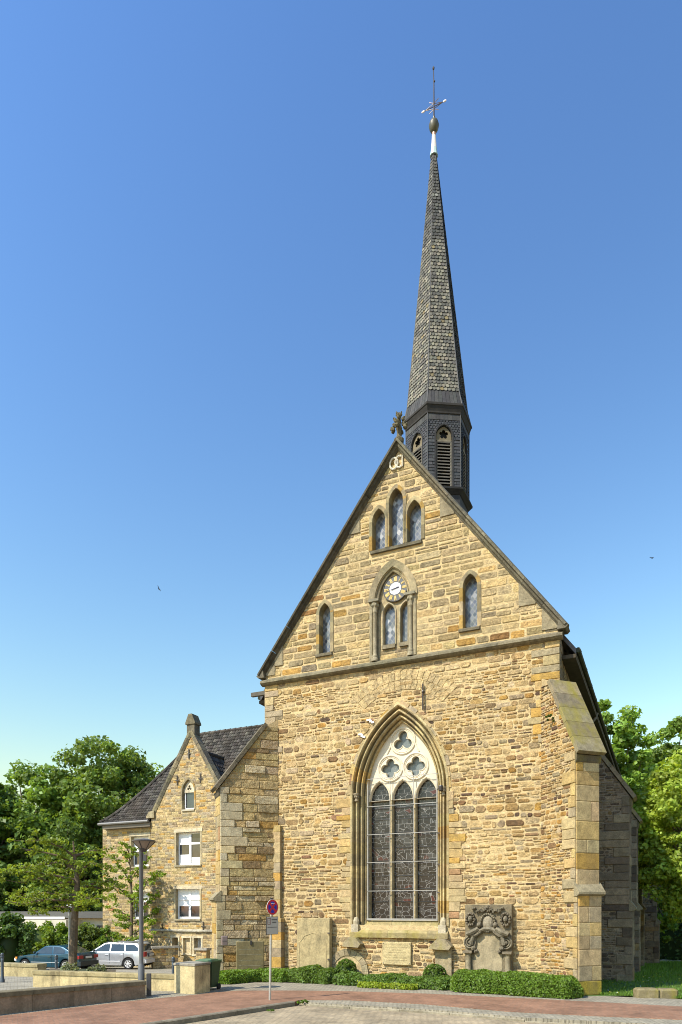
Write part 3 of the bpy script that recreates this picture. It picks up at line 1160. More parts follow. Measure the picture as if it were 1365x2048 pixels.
rim.build('dial_rim', M_METAL, o_clock)
for nm_, ang, ln, w in (('hour_hand', 262, 0.16, 0.020), ('minute_hand', 257, 0.24, 0.014)):
    hm = MB()
    t_ = rad(90 - ang)
    ux, uz = math.cos(t_), math.sin(t_)
    yh = YD - (0.03 if nm_ == 'hour_hand' else 0.045)
    poly = [(-0.12, 0.028), (-0.09, w * 0.6), (ln * 0.7, w), (ln, 0), (ln * 0.7, -w), (-0.09, -w * 0.6), (-0.12, -0.028), (-0.15, 0)]
    hm.prism([(ckx + ux * a - uz * b, ckz + uz * a + ux * b) for a, b in poly], facef, -yh - 0.008, -yh, (0.015, 0.02, 0.08))
    hm.build(nm_, M_METAL, o_clock)

# ---- great window
gwm = MB()
PAL_ARCH = [((0.38, 0.30, 0.145), 4), ((0.34, 0.27, 0.14), 4), ((0.40, 0.27, 0.09), 1), ((0.42, 0.34, 0.18), 2)]
prof = [(-0.10, 0.0), (-0.09, -0.05), (-0.03, -0.06), (0.0, -0.02), (0.005, 0.14), (0.03, 0.20), (0.07, 0.20), (0.09, 0.15), (0.085, 0.06), (0.105, 0.02), (0.14, 0.02), (0.165, 0.06), (0.165, 0.26),
        (0.19, 0.315), (0.225, 0.31), (0.235, 0.26), (0.228, 0.18), (0.25, 0.145), (0.28, 0.145), (0.305, 0.19), (0.305, 0.38), (0.33, 0.415), (0.36, 0.40), (0.365, 0.31), (0.39, 0.29), (0.42, 0.34), (0.42, 0.58)]
sweep(gwm, GW['xc'], GW['half'], GW['Rr'], GW['zs'], GW['zb'], prof, rw, PAL_ARCH, n=22, seg=3, jambstep=0.42)
o_gw = gwm.build('great_window', M_ASHLAR, church)
smooth_by_angle(o_gw, 45)
CEN = GW['half']
IH, IR = GW['half'] - 0.42, GW['Rr'] - 0.42
YT = 0.46
ZLS = 6.68           # springing of the three lights
lw = 0.385
lights = [-0.905, 0.0, 0.905]
TRAC = (0.62, 0.555, 0.42)
trc = MB()
tn = lambda x, z, d: (x, YT - d, z)
outer = [p for p in arch_pts(0, IH + 0.01, IR + 0.01, GW['zs'], ZLS - 0.05, 24)]
lh = []
foils = []
q1x, q1z = LP(780.8, 1537, YT)
q2x, q2z = LP(835.5, 1532, YT)
t1x, t1z = LP(808, 1482, YT)
qz = (q1z + q2z) / 2
foils.append(foil(-0.49, qz, 4, 0.205, 0.165, 0))
foils.append(foil(0.49, qz, 4, 0.205, 0.165, 0))
foils.append(foil(0.0, t1z, 3, 0.205, 0.185, rad(90)))
for cx_ in lights:
    a = arch_pts(cx_, lw, lw * 1.9, ZLS, ZLS - 0.04, 10)
    lh.append(a)
trc.plate(outer, lh + foils, tn, 0.0, -0.22, TRAC)
# small pierced triangles
for (cx_, cz_, s_) in ((0.0, qz - 0.46, 0.10),):
    pass
for cx_ in (-0.49, 0.49):
    trc.tube([(cx_ + 0.47 * math.cos(a), YT - 0.012, qz + 0.47 * math.sin(a)) for a in [2 * math.pi * k / 36 for k in range(37)]], 0.035, 6, TRAC)
    trc.tube([(cx_ + 0.41 * math.cos(a), YT - 0.004, qz + 0.41 * math.sin(a)) for a in [2 * math.pi * k / 36 for k in range(37)]], 0.018, 6, TRAC)
trc.tube([(0.47 * math.cos(a), YT - 0.012, t1z + 0.47 * math.sin(a)) for a in [2 * math.pi * k / 36 for k in range(37)]], 0.035, 6, TRAC)
trc.tube([(0.41 * math.cos(a), YT - 0.004, t1z + 0.41 * math.sin(a)) for a in [2 * math.pi * k / 36 for k in range(37)]], 0.018, 6, TRAC)
for f_ in foils:
    trc.tube([(x, YT - 0.004, z) for x, z in f_ + f_[:1]], 0.020, 5, TRAC)
for cx_ in lights:
    a = arch_pts(cx_, lw + 0.03, (lw + 0.03) * 1.9, ZLS, ZLS - 0.05, 10)
    trc.tube([(x, YT - 0.008, z) for x, z in a], 0.028, 6, (0.60, 0.52, 0.37))
# mouchette ribs against the arch
for s in (-1, 1):
    trc.tube([(s * 0.62, YT - 0.006, qz + 0.52), (s * 0.50, YT - 0.012, qz + 0.75), (s * 0.42, YT - 0.006, qz + 1.0)], 0.03, 6, TRAC)
o_tr = trc.build('tracery', M_PLASTER, o_gw)
ml = MB()
for cx_ in (-0.4525, 0.4525):
    w = 0.067
    ml.prism([(cx_ - w, YT + 0.24), (cx_ - w, YT + 0.05), (cx_ - 0.03, YT - 0.02), (cx_ + 0.03, YT - 0.02), (cx_ + w, YT + 0.05), (cx_ + w, YT + 0.24)],
             lambda a, b, d: (a, b, d), 2.22, ZLS - 0.05, (0.36, 0.295, 0.17))
for s in (-1, 1):
    xa, xb = sorted((s * (IH + 0.02), s * (0.905 + lw)))
    ml.box((xa, YT + 0.0, 2.22), (xb, YT + 0.24, ZLS - 0.05), (0.34, 0.275, 0.155))
ml.build('mullions', M_ASHLAR, o_gw)
for cx_ in lights:
    g = MB()
    g.plate(arch_pts(cx_, lw + 0.03, (lw + 0.03) * 1.9, ZLS, 2.2, 10), [], lambda x, z, d: (x, YT + 0.17 - d, z), 0.0)
    g.build('stained_glass', M_GLASS_S, o_gw)
g = MB()
for cx_, cz_ in ((-0.49, qz), (0.49, qz), (0.0, t1z)):
    g.plate([(cx_ + 0.40 * math.cos(2 * math.pi * k / 20), cz_ + 0.40 * math.sin(2 * math.pi * k / 20)) for k in range(20)], [], lambda x, z, d: (x, YT + 0.18 - d, z), 0.0)
g.build('foil_glass', M_GLASS_P, o_gw)
# protective frame with saddle bars
fr = MB()
YF = 0.34
FC = (0.30, 0.29, 0.26)
zt_f = 7.44
for x in (-1.33, 1.33):
    fr.box((x - 0.018, YF - 0.02, 2.26), (x + 0.018, YF + 0.02, zt_f), FC)
for x in (-0.4525, 0.4525):
    fr.box((x - 0.009, YF - 0.015, 2.26), (x + 0.009, YF + 0.015, zt_f), FC)
for z in (2.28, 3.30, 4.35, 5.38, 6.42, zt_f):
    fr.box((-1.36, YF - 0.045, z - 0.011), (1.36, YF - 0.022, z + 0.011), FC)
fr.box((-1.36, YF - 0.05, 2.22), (1.36, YF + 0.02, 2.262), FC)
fr.build('protective_frame', M_METAL, o_gw)
for z in (2.28 + 1.1, 4.42, 5.46, 6.36, 2.9, 3.86, 4.9, 5.95):
    sb = MB()
    for cx_ in lights:
        sb.box((cx_ - lw, YT + 0.145, z - 0.016), (cx_ + lw, YT + 0.160, z + 0.016), (0.02, 0.02, 0.02))
    sb.build('saddle_bar', M_METAL, o_gw)
sl = MB()
for k in range(5):
    xa, xb = -1.86 + 3.72 * k / 5, -1.86 + 3.72 * (k + 1) / 5 - 0.008
    sl.prism([(0.56, 2.24), (0.56, 1.6), (-0.13, 1.6), (-0.14, 1.78), (-0.06, 1.84), (0.30, 2.08), (0.36, 2.20)], lambda a, b, d: (d, a, b), xa, xb, pick([((0.26, 0.215, 0.11), 1), ((0.30, 0.245, 0.115), 1)], rw))
sl.build('window_sill', M_MOSS, o_gw)
# jamb shaft on each side: capital and base
for s in (-1, 1):
    cm = MB()
    xx = s * 1.655
    cm.lathe([(0.05, 0.0), (0.075, 0.03), (0.055, 0.08), (0.065, 0.16), (0.11, 0.25), (0.12, 0.26), (0.12, 0.30)], (xx, 0.02, GW['zs'] - 0.25), 10, (0.24, 0.20, 0.13))
    for k in range(6):
        a = k * math.pi / 3
        cm.ball((xx + 0.075 * math.cos(a), 0.02 + 0.075 * math.sin(a), GW['zs'] - 0.08), 0.036, 1, 1, 1.2, 6, 4, (0.22, 0.185, 0.12))
    cm.build('shaft_capital', M_DARKSTONE, o_gw)
    cm = MB()
    cm.lathe([(0.12, 0.0), (0.12, 0.12), (0.09, 0.2), (0.06, 0.26)], (xx, 0.0, 2.08), 8, (0.38, 0.33, 0.22))
    cm.box((xx - 0.15, -0.12, 1.75), (xx + 0.12, 0.12, 2.08), (0.42, 0.37, 0.26))
    cm.build('shaft_base', M_ASHLAR, o_gw)
# hinges and a small floodlight beside the glass
for z in (6.3 - 1.0, 4.2, 3.2, 2.5):
    hg = MB()
    hg.box((1.36, 0.22, z), (1.50, 0.27, z + 0.035), (0.06, 0.05, 0.04))
    hg.ball((1.52, 0.22, z + 0.02), 0.04, tint=(0.06, 0.05, 0.04), nu=6, nv=4)
    hg.build('frame_hinge', M_METAL, o_gw)
fl = MB()
fxx, fzz = LP(883, 1577, -0.02)
fl.lathe([(0.03, 0), (0.075, 0.02), (0.09, 0.16), (0.07, 0.2)], (fxx, -0.08, fzz - 0.1), 10, (0.035, 0.03, 0.028))
fl.tube([(fxx - 0.18, 0.05, fzz), (fxx, -0.06, fzz)], 0.02, 6, (0.05, 0.045, 0.04))
fl.build('floodlight', M_METAL, church)
# iron tie and two white brackets beside the arch
ir = MB()
ix, iz0 = LP(848, 1420)
_, iz1 = LP(848, 1369)
ir.tube([(ix, -0.10, iz0), (ix, -0.10, iz1)], 0.028, 6, (0.035, 0.025, 0.02))
ir.tube([(ix, -0.10, iz0 + 0.62), (ix, 0.05, iz0 + 0.62)], 0.04, 6, (0.035, 0.025, 0.02))
ir.ball((ix, -0.10, iz0 + 0.62), 0.055, tint=(0.035, 0.025, 0.02), nu=6, nv=4)
ir.build('iron_wall_tie', M_METAL, church)
for px_, py_ in ((742, 1443), (725, 1472)):
    bx, bz = LP(px_, py_)
    b_ = MB()
    b_.box((bx - 0.13, -0.09, bz + 0.02), (bx + 0.02, -0.03, bz + 0.075), (0.8, 0.8, 0.78))
    b_.box((bx - 0.02, -0.10, bz - 0.05), (bx + 0.07, -0.03, bz + 0.03), (0.8, 0.8, 0.78))
    b_.box((bx + 0.05, -0.09, bz - 0.09), (bx + 0.15, -0.04, bz - 0.03), (0.8, 0.8, 0.78))
    b_.build('white_bracket', M_PLAIN, church)

# ---- remains low on the front wall: corbels and a round arched niche
nb_ = MB()
ncx, _ = LP(697, 1915)
nbz = LP(697, 1912)[1] - 0.55
for k in range(9):
    a0, a1_ = math.pi * (k + 0.03) / 9, math.pi * (k + 0.97) / 9
    poly = [(ncx + r * math.cos(a), nbz + r * math.sin(a)) for r, a in ((0.58, a0), (0.82, a0), (0.82, a1_), (0.58, a1_))]
    nb_.prism(poly, facef, -0.01, 0.075, pick([((0.32, 0.265, 0.155), 1), ((0.29, 0.24, 0.14), 1)], rw))
for s in (-1, 1):
    xa, xb = sorted((ncx + s * 0.58, ncx + s * 0.82))
    nb_.box((xa, -0.072, 0.0), (xb, 0.0, nbz), (0.31, 0.255, 0.15))
pts = [(ncx - 0.578, 0.0), (ncx + 0.578, 0.0)] + [(ncx + 0.578 * math.cos(math.pi * k / 14), nbz + 0.578 * math.sin(math.pi * k / 14)) for k in range(15)]
nb_.prism(pts, facef, -0.01, 0.043, (0.46, 0.36, 0.19))
nb_.build('blind_niche', M_ASHLAR, church)
def corbel(px_, py_, w, sgn):
    cx_, cz_ = LP(px_, py_, -0.25)
    c_ = MB()
    t_ = (0.27, 0.225, 0.14)
    c_.prism([(cx_ - w, cz_ - 0.02), (cx_ + w * 0.75, cz_ - 0.05), (cx_ + w, cz_ + 0.08), (cx_ + w * 0.5, cz_ + 0.30), (cx_ - w * 0.25, cz_ + 0.34), (cx_ - w * 0.85, cz_ + 0.12)], facef, -0.02, 0.36, t_)
    return c_
c_ = corbel(705, 1892, 0.36, 1)
c_.build('stone_corbel', M_MOSS, church)
c_ = corbel(882, 1897, 0.40, 1)
c_.build('stone_corbel', M_MOSS, church)
nb2 = MB()
x0_, _ = LP(872, 1930)
nb2.box((x0_, -0.085, 0.0), (x0_ + 0.50, 0.0, LP(880, 1899)[1]), (0.31, 0.255, 0.15))
nb2.box((x0_ + 0.47, -0.13, 0.0), (x0_ + 0.60, 0.0, LP(880, 1893)[1]), (0.29, 0.24, 0.145))
nb2.build('niche_jamb', M_ASHLAR, church)

# ---- short pilaster stub at the left of the front
ps = MB()
xa, xb = lx(543, -0.15), lx(561, -0.15)
zt0 = LP(550, 1652)[1]
zt1 = LP(550, 1836)[1]
z = 0.0
while z < zt0 - 0.05:
    h = min(rw.uniform(0.28, 0.42), zt0 - z)
    wide = z < zt1
    if z < zt1 < z + h:
        h = zt1 - z
    c = pick(PAL_QUO, rw)
    if wide:
        ps.bbox((xa - 0.15, -0.30, z + 0.004), (xb + 0.12, 0.0, z + h - 0.004), 0.012, c)
    else:
        ps.bbox((xa - 0.15, -0.17, z + 0.004), (xb, 0.0, z + h - 0.004), 0.012, c)
    z += h
ps.build('corner_pilaster', M_ASHLAR, church)

# ---- buttresses
def vec2(a, k):
    return (a[0] * k, a[1] * k)


def buttress(cx, cy, d, w, L, Llow, za, zb_, zc, flanks, rng, name='buttress', pal_end=PAL_QUO, pal=None, core_t=None, rock=True, z_base=0.0, s_in=-0.5, quoin=True):
    """cx,cy foot on the wall; d unit direction outward (church frame); side polygon from s_in to L"""
    dx, dy = d
    s0_ = -w / 2 if abs(d[0]) < 0.9 else 0.0
    nx, ny = dy, -dx                     # one flank normal
    def P(s, z, o):                      # o along (nx, ny)
        return (cx + dx * s + nx * o, cy + dy * s + ny * o, z)
    core = MB()
    poly = [(s_in, z_base - 0.4), (Llow, z_base - 0.4), (Llow, za - 0.22), (L, za), (L, zb_), (0.0, zc), (s_in, zc + (0.3 if s0_ else 0.0))]
    core.prism(poly, lambda s, z, o: P(s, z, o), -w / 2, w / 2, core_t or tuple(x * 0.92 for x in MORTAR))
    ob = core.build(name, M_MORTAR, church)
    stn, dre = MB(), MB()
    slope = (zc - zb_) / L
    for sgn in flanks:
        def fnf(s, z, dd, sgn=sgn):
            return P(s, z, sgn * (w / 2 + dd))
        def iv(z):
            if z < za - 0.1:
                e = Llow
            elif z < zb_:
                e = L
            else:
                e = (zc - z) / slope
            return (s0_, max(e, s0_))
        # quoins at the outer edge
        zz = z_base
        qs = []
        while zz < zb_ - 0.05:
            h = min(rng.uniform(0.26, 0.40), zb_ - zz)
            if zz < za - 0.1 < zz + h:
                h = za - 0.1 - zz
            ln = rng.choice([0.26, 0.34, 0.55, 0.85, 1.05]) * (1 if L > 1.5 else 0.6)
            e = Llow if zz < za - 0.12 else L
            if quoin:
                stone(dre, (e - ln, e, e - ln, e, zz, zz + h), 0.055, rng, pick([((0.43, 0.36, 0.22), 3), ((0.40, 0.345, 0.225), 3), ((0.47, 0.38, 0.21), 2)] if rock else (pal or PAL_QUO), rng), fnf, 0.008, (0.02, 0.06))
                qs.append((zz, zz + h, e - ln))
            zz += h
        def qh(z):
            for a, b, x in qs:
                if a <= z < b:
                    return (x, 9.0)
            return None
        if rock:
            # courses follow the quoins so that blocks butt against them
            for a, b, x in qs:
                masonry(stn, lambda z, x=x: (s0_, x), [], a, b, rng, PAL_BUT, (b - a, b - a + 0.001) if b - a < 0.34 else ((b - a) / 2, (b - a) / 2 + 0.001), (0.35, 0.9), 0.016, (0.02, 0.075), fnf, 0.05, (0.05, 0.3), 0.0, 0.03)
            masonry(stn, iv, [], zb_, zc - 0.05, rng, PAL_BUT, (0.24, 0.36), (0.3, 0.8), 0.016, (0.015, 0.06), fnf, 0.05, (0.05, 0.3), 0.0, 0.03)
        else:
            masonry(stn, iv, [qh], z_base, zc - 0.05, rng, pal or PAL_RUB, (0.10, 0.22), (0.12, 0.36), 0.026, (0.006, 0.035), fnf, 0.4, (0.15, 0.9), 0.05, 0.2)
    # end face
    zz = z_base
    while zz < zb_ - 0.05:
        h = min(rng.uniform(0.34, 0.62), zb_ - zz)
        low = zz < za - 0.12
        if low and zz + h > za - 0.2:
            h = za - 0.12 - zz
        e = Llow if low else L
        def fne(x, z, dd, e=e):
            return P(e + dd, z, x)
        xs = [-w / 2, w / 2] if rng.random() < 0.4 else [-w / 2, rng.uniform(-0.2, 0.2) * w, w / 2]
        for a, b in zip(xs[:-1], xs[1:]):
            stone(dre, (a, b, a, b, zz, zz + h), 0.03, rng, (0.30, 0.235, 0.035) if (zz == z_base and not rock and pal is None) else pick(pal_end, rng, 0.16), fne, 0.008, (0.02, 0.06))
        zz += max(h, 0.05)
    if len(stn.f):
        stn.build('flank_stones', M_ROCK if rock else M_STONE, ob)
    dre.build('quoins', M_ASHLAR, ob)
    # sloping coping and set-off
    cpm = MB()
    ov = 0.09
    nst = 5
    for k in range(nst):
        t0, t1 = k / nst, (k + 1) / nst - 0.004
        s0, z0_ = (L + 0.12) * (1 - t0) + 0.0 * t0, zb_ - 0.10 + (zc - zb_ + 0.10) * t0
        s1, z1_ = (L + 0.12) * (1 - t1), zb_ - 0.10 + (zc - zb_ + 0.10) * t1
        ux, uz = (zc - zb_), L
        ul = math.hypot(ux, uz)
        ux, uz = ux / ul * 0.14, uz / ul * 0.14
        cpm.prism([(s0, z0_), (s0 + ux, z0_ + uz), (s1 + ux, z1_ + uz), (s1, z1_)], lambda s, z, o: P(s, z, o), -w / 2 - ov, w / 2 + ov,
                  pick([((0.20, 0.168, 0.105), 1), ((0.17, 0.145, 0.095), 1), ((0.22, 0.185, 0.11), 1)] if not rock else [((0.13, 0.112, 0.07), 1), ((0.155, 0.132, 0.085), 1)], rng))
    cpm.prism([(L - 0.05, zb_ - 0.02), (L + 0.09, zb_ - 0.13), (L + 0.055, zb_ - 0.30), (L + 0.033, zb_ - 0.34), (L - 0.05, zb_ - 0.34)], lambda s, z, o: P(s, z, o), -w / 2 - 0.03, w / 2 + 0.03, (0.10, 0.085, 0.055))
    cpm.build('coping', M_MOSS if not rock else M_DARKSTONE, ob)
    so = MB()
    so.prism([(L - 0.02, za + 0.10), (Llow + 0.12, za - 0.20), (Llow + 0.12, za - 0.27), (Llow + 0.02, za - 0.33), (L - 0.02, za - 0.33)], lambda s, z, o: P(s, z, o), -w / 2 - 0.07, w / 2 + 0.07, (0.24, 0.205, 0.125))
    so.build('set_off', M_ASHLAR, ob)
    return ob


D2 = math.sqrt(0.5)
# flank normals: (dy, -dx)
b1 = buttress(-HW, 0.0, (-D2, -D2), 0.86, 1.83, 1.98, 3.25, 7.25, 9.75, (-1, 1), random.Random(21), rock=True)
b1['label'] = 'diagonal buttress of large rock-faced blocks with smooth quoins'
b2 = buttress(HW, 0.0, (D2, -D2), 0.86, 1.32, 1.42, 3.35, 7.45, 9.95, (1,), random.Random(22), rock=False)
b2['label'] = 'diagonal buttress of small rubble with a mossy sloping top'
for k, yb in enumerate((3.9, 11.35, 18.8)):
    Yb = l2w(7.5, yb)[1]
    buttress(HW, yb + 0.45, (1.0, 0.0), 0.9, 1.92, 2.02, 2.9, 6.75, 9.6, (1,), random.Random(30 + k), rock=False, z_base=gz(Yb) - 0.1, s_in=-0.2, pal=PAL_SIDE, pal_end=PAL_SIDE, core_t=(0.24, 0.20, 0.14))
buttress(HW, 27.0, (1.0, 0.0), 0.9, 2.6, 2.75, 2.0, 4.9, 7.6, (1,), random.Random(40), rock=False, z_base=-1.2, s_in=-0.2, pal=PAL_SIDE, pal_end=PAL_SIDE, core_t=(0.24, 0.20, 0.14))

# ---- nave side walls, roof, gutter
sw = MB()
for s in (-1, 1):
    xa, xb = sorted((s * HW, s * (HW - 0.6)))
    sw.box((xa, 0.05, -2.0), (xb, 30.0, 11.45), (0.26, 0.22, 0.15))
sw.box((-HW + 0.6, 29.4, -2.0), (HW - 0.6, 30.0, 11.45), MORTAR)
o_sw = sw.build('nave_walls', M_MORTAR, church)
ss = MB()
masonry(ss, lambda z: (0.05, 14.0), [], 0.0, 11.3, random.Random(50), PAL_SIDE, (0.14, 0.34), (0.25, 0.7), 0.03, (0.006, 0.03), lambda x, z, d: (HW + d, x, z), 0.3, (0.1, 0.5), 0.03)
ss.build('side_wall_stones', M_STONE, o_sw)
rfm = MB()
slope_n = (AP_Z - FT_Z) / FT_X
for s in (-1, 1):
    e = 6.02
    zr = AP_Z - 0.35
    ze = zr - e * slope_n
    rfm.add([(0, 0.40, zr), (s * e, 0.40, ze), (s * e, 30.3, ze), (0, 30.3, zr), (0, 0.40, zr - 0.2), (s * e, 0.40, ze - 0.2), (s * e, 30.3, ze - 0.2), (0, 30.3, zr - 0.2)],
            [(0, 1, 2, 3), (4, 7, 6, 5), (1, 5, 6, 2), (0, 4, 5, 1), (3, 2, 6, 7)], (0.09, 0.09, 0.095))
o_roof = rfm.build('nave_roof', M_SLATE, church)
gt = MB()
for s in (-1, 1):
    e, ze = 6.02, AP_Z - 0.35 - 6.02 * slope_n
    gt.tube([(s * (e + 0.06), 0.42, ze - 0.06), (s * (e + 0.06), 30.2, ze - 0.06)], 0.085, 8, (0.035, 0.042, 0.028))
    for k in range(16):
        gt.tube([(s * (e + 0.06), 0.6 + k * 1.9, ze - 0.06), (s * (e + 0.06), 0.66 + k * 1.9, ze - 0.06)], 0.095, 8, (0.028, 0.032, 0.022))
    gt.box((min(s * 5.5, s * e), 0.30, ze - 0.34), (max(s * 5.5, s * e), 30.0, ze - 0.22), (0.055, 0.045, 0.03))
gt.tube([(6.05, 8.0, 11.0), (5.95, 8.0, 10.75), (5.72, 8.0, 10.5), (5.70, 8.0, -0.3)], 0.06, 8, (0.16, 0.16, 0.15))
gt.box((-6.2, -0.02, 11.05), (-5.5, 0.12, 11.2), (0.10, 0.09, 0.07))
gt.build('gutter', M_WOOD, church)

# ---- flèche: hexagonal belfry and spire
SY = 4.73
sp_rng = random.Random(77)
def hexv(R, z, ox=0.0, oy=0.0):
    # vertex 0 towards the front (-y), then clockwise towards +x
    return [(ox + R * math.sin(rad(60 * k)), SY + oy - R * math.cos(rad(60 * k)), z) for k in range(6)]
ZB0, ZB1, ZTOP = 19.67, 22.62, 34.45
TOPX, TOPY = -0.16, 0.0
core = MB()
RB = 1.33
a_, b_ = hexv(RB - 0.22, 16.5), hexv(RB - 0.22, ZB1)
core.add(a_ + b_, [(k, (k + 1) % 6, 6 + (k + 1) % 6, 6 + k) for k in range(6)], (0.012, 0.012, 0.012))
a_, b_ = hexv(RB - 0.02, 16.5), hexv(RB - 0.02, ZB0 - 0.02)
core.add(a_ + b_, [(k, (k + 1) % 6, 6 + (k + 1) % 6, 6 + k) for k in range(6)] + [(6, 7, 8, 9, 10, 11)], (0.035, 0.036, 0.036))
o_sp = core.build('spire', M_SLATE, church)
tag(o_sp, 'slate-clad hexagonal ridge turret with a needle spire')
def lerp3(a, b, t):
    return tuple(a[i] + (b[i] - a[i]) * t for i in range(3))
SL1 = [((0.047, 0.050, 0.054), 3), ((0.037, 0.040, 0.044), 3), ((0.058, 0.060, 0.062), 2)]
def slates(mb, pa, pb, pc, pd, nrow, width, rng, pal, skip=None, out=None, lift=0.02, scal=False):
    """shingle the quad pa-pb (bottom) pd-pc (top); out = outward normal"""
    nrm = (Vector(pb) - Vector(pa)).cross(Vector(pd) - Vector(pa)).normalized()
    if out is not None and nrm.dot(out) < 0:
        nrm = -nrm
    for r in range(nrow):
        t0, t1 = r / nrow, (r + 1.12) / nrow
        t1 = min(t1, 1.0)
        A0, B0 = Vector(lerp3(pa, pd, t0)), Vector(lerp3(pb, pc, t0))
        A1, B1 = Vector(lerp3(pa, pd, t1)), Vector(lerp3(pb, pc, t1))
        wl_ = (B0 - A0).length
        nc = max(1, int(round(wl_ / width)))
        off = 0.5 if r % 2 else 0.0
        edges = [0.0] + [min(max((k + off + rng.uniform(-0.08, 0.08)) / nc, 0), 1) for k in range(0 if off else 1, nc)] + [1.0]
        for u0, u1 in zip(edges[:-1], edges[1:]):
            if u1 - u0 < 0.01:
                continue
            g = 0.006 / max(wl_, 0.05)
            p0, p1 = A0.lerp(B0, u0 + g), A0.lerp(B0, u1 - g)
            p2, p3 = A1.lerp(B1, u1 - g), A1.lerp(B1, u0 + g)
            cen = (p0 + p1 + p2 + p3) / 4
            if skip and skip(cen):
                continue
            lf = nrm * (lift * rng.uniform(0.8, 1.3))
            q = [p0 + lf, p1 + lf, p2 + nrm * 0.003, p3 + nrm * 0.003]
            if scal and (u1 - u0) * wl_ > width * 0.6:
                m = (p0 + p1) / 2 + lf
                up = (p3 - p0) * 0.38
                q = [p0 + up + lf, p0.lerp(p1, 0.2) + lf * 1.0 + up * 0.2, p0.lerp(p1, 0.6) + lf, p1 + up * 0.5 + lf, q[2], q[3]]
            b = len(q)
            low = [p0 - nrm * 0.0, p1 - nrm * 0.0]
            mb.add(q, [tuple(range(b))], pick(pal, rng, 0.14))
            if not scal:
                mb.add([p0, p1, p1 + lf, p0 + lf], [(0, 1, 2, 3)], (0.03, 0.03, 0.03))
bel = MB()
V0, V1 = hexv(RB, ZB0 - 0.6), hexv(RB, ZB1)
louv = []
for k in range(6):
    k2 = (k + 1) % 6
    mid = (Vector(V0[k]) + Vector(V0[k2])) / 2
    out = Vector((mid.x, mid.y - SY, 0)).normalized()
    ex = (Vector(V0[k2]) - Vector(V0[k])).normalized()
    half, apex, zs_ = 0.335, 22.18, 21.72
    Ra = ((apex - zs_) ** 2 + half ** 2) / (2 * half)
    hole = arch_hole(0, half, Ra, zs_, 19.4)
    def skip(c, mid=mid, ex=ex, hole=hole):
        r = hole(c.z)
        x = (c - Vector((mid.x, mid.y, c.z))).dot(ex)
        return bool(r and r[0] - 0.02 < x < r[1] + 0.02)
    # split each side in three so that slates end cleanly at the opening
    sgn = ex
    def PT(x, z, d=0.0, mid=mid, ex=ex, out=out):
        p = Vector((mid.x, mid.y, z)) + ex * x + out * d
        return (p.x, p.y, p.z)
    hs_ = RB / 2
    slates(bel, PT(-hs_, ZB0), PT(-half, ZB0), PT(-half, zs_), PT(-hs_, zs_), 16, 0.3, sp_rng, SL1, None, out)
    slates(bel, PT(half, ZB0), PT(hs_, ZB0), PT(hs_, zs_), PT(half, zs_), 16, 0.3, sp_rng, SL1, None, out)
    slates(bel, PT(-hs_, zs_), PT(hs_, zs_), PT(hs_, ZB1 - 0.22), PT(-hs_, ZB1 - 0.22), 7, 0.12, sp_rng, SL1, skip, out, 0.016, True)
    for j in range(8):
        xa, xb = -hs_ + 2 * hs_ * j / 8, -hs_ + 2 * hs_ * (j + 1) / 8 - 0.006
        bel.add([PT(xa, ZB1 - 0.24, 0.022), PT(xb, ZB1 - 0.24, 0.022), PT(xb, ZB1, 0.01), PT(xa, ZB1, 0.01)], [(0, 1, 2, 3)], pick([((0.06, 0.06, 0.057), 1), ((0.05, 0.05, 0.049), 1)], sp_rng))
    # opening: jamb, pierced head plate, louvres
    fnq = lambda x, z, d, PT=PT: PT(x, z, d)
    # opening frame in slate
    sweep(bel, 0, half + 0.04, Ra + 0.04, zs_, ZB0, [(-0.02, -0.03), (0.03, -0.03), (0.042, 0.0), (0.042, 0.15)], sp_rng, [((0.03, 0.03, 0.03), 1)], fn=fnq, n=8)
    lv = MB()
    z = ZB0 + 0.02
    while z < 21.55:
        lv.prism([(-0.03, z), (-0.15, z + 0.12), (-0.15, z + 0.145), (-0.025, z + 0.03)], lambda a, b, d, PT=PT: PT(d, b, a + 0.012), -half + 0.045, half - 0.045, (0.13, 0.12, 0.10))
        z += 0.128
    for s in (-1, 1):
        lv.box((0, 0, 0), (1, 1, 1), (0.09, 0.08, 0.065) if s < 0 else (0.20, 0.185, 0.15), tf=lambda x, y, zz, s=s, PT=PT: PT(s * (half - 0.045 - 0.0 * x) + (x - 0.5) * 0.05, ZB0 + zz * 1.9, -0.12 + y * 0.10))  # jamb strips: shaded left and lit right put into the tints
    lv.build('louvres', M_WOOD, o_sp)
    hp = MB()
    hp.plate(arch_pts(0, half - 0.02, Ra - 0.02, zs_, 21.56, 8), [foil(0, 21.84, 5, 0.118, 0.072, rad(90), 40)], fnq, -0.06, -0.10, (0.16, 0.135, 0.085))
    hp.box((0, 0, 0), (1, 1, 1), (0.17, 0.15, 0.105), tf=lambda x, y, zz, PT=PT: PT(-half + 0.02 + x * (2 * half - 0.04), 21.53 + zz * 0.06, -0.08 + y * 0.06))
    hp.build('pierced_head', M_WOOD, o_sp)
# lead corner strips
for k in range(6):
    bel.tube([hexv(RB + 0.02, ZB0)[k], hexv(RB + 0.02, ZB1)[k]], 0.022, 5, (0.055, 0.058, 0.06))
bel.build('belfry_slates', M_SLATE, o_sp)
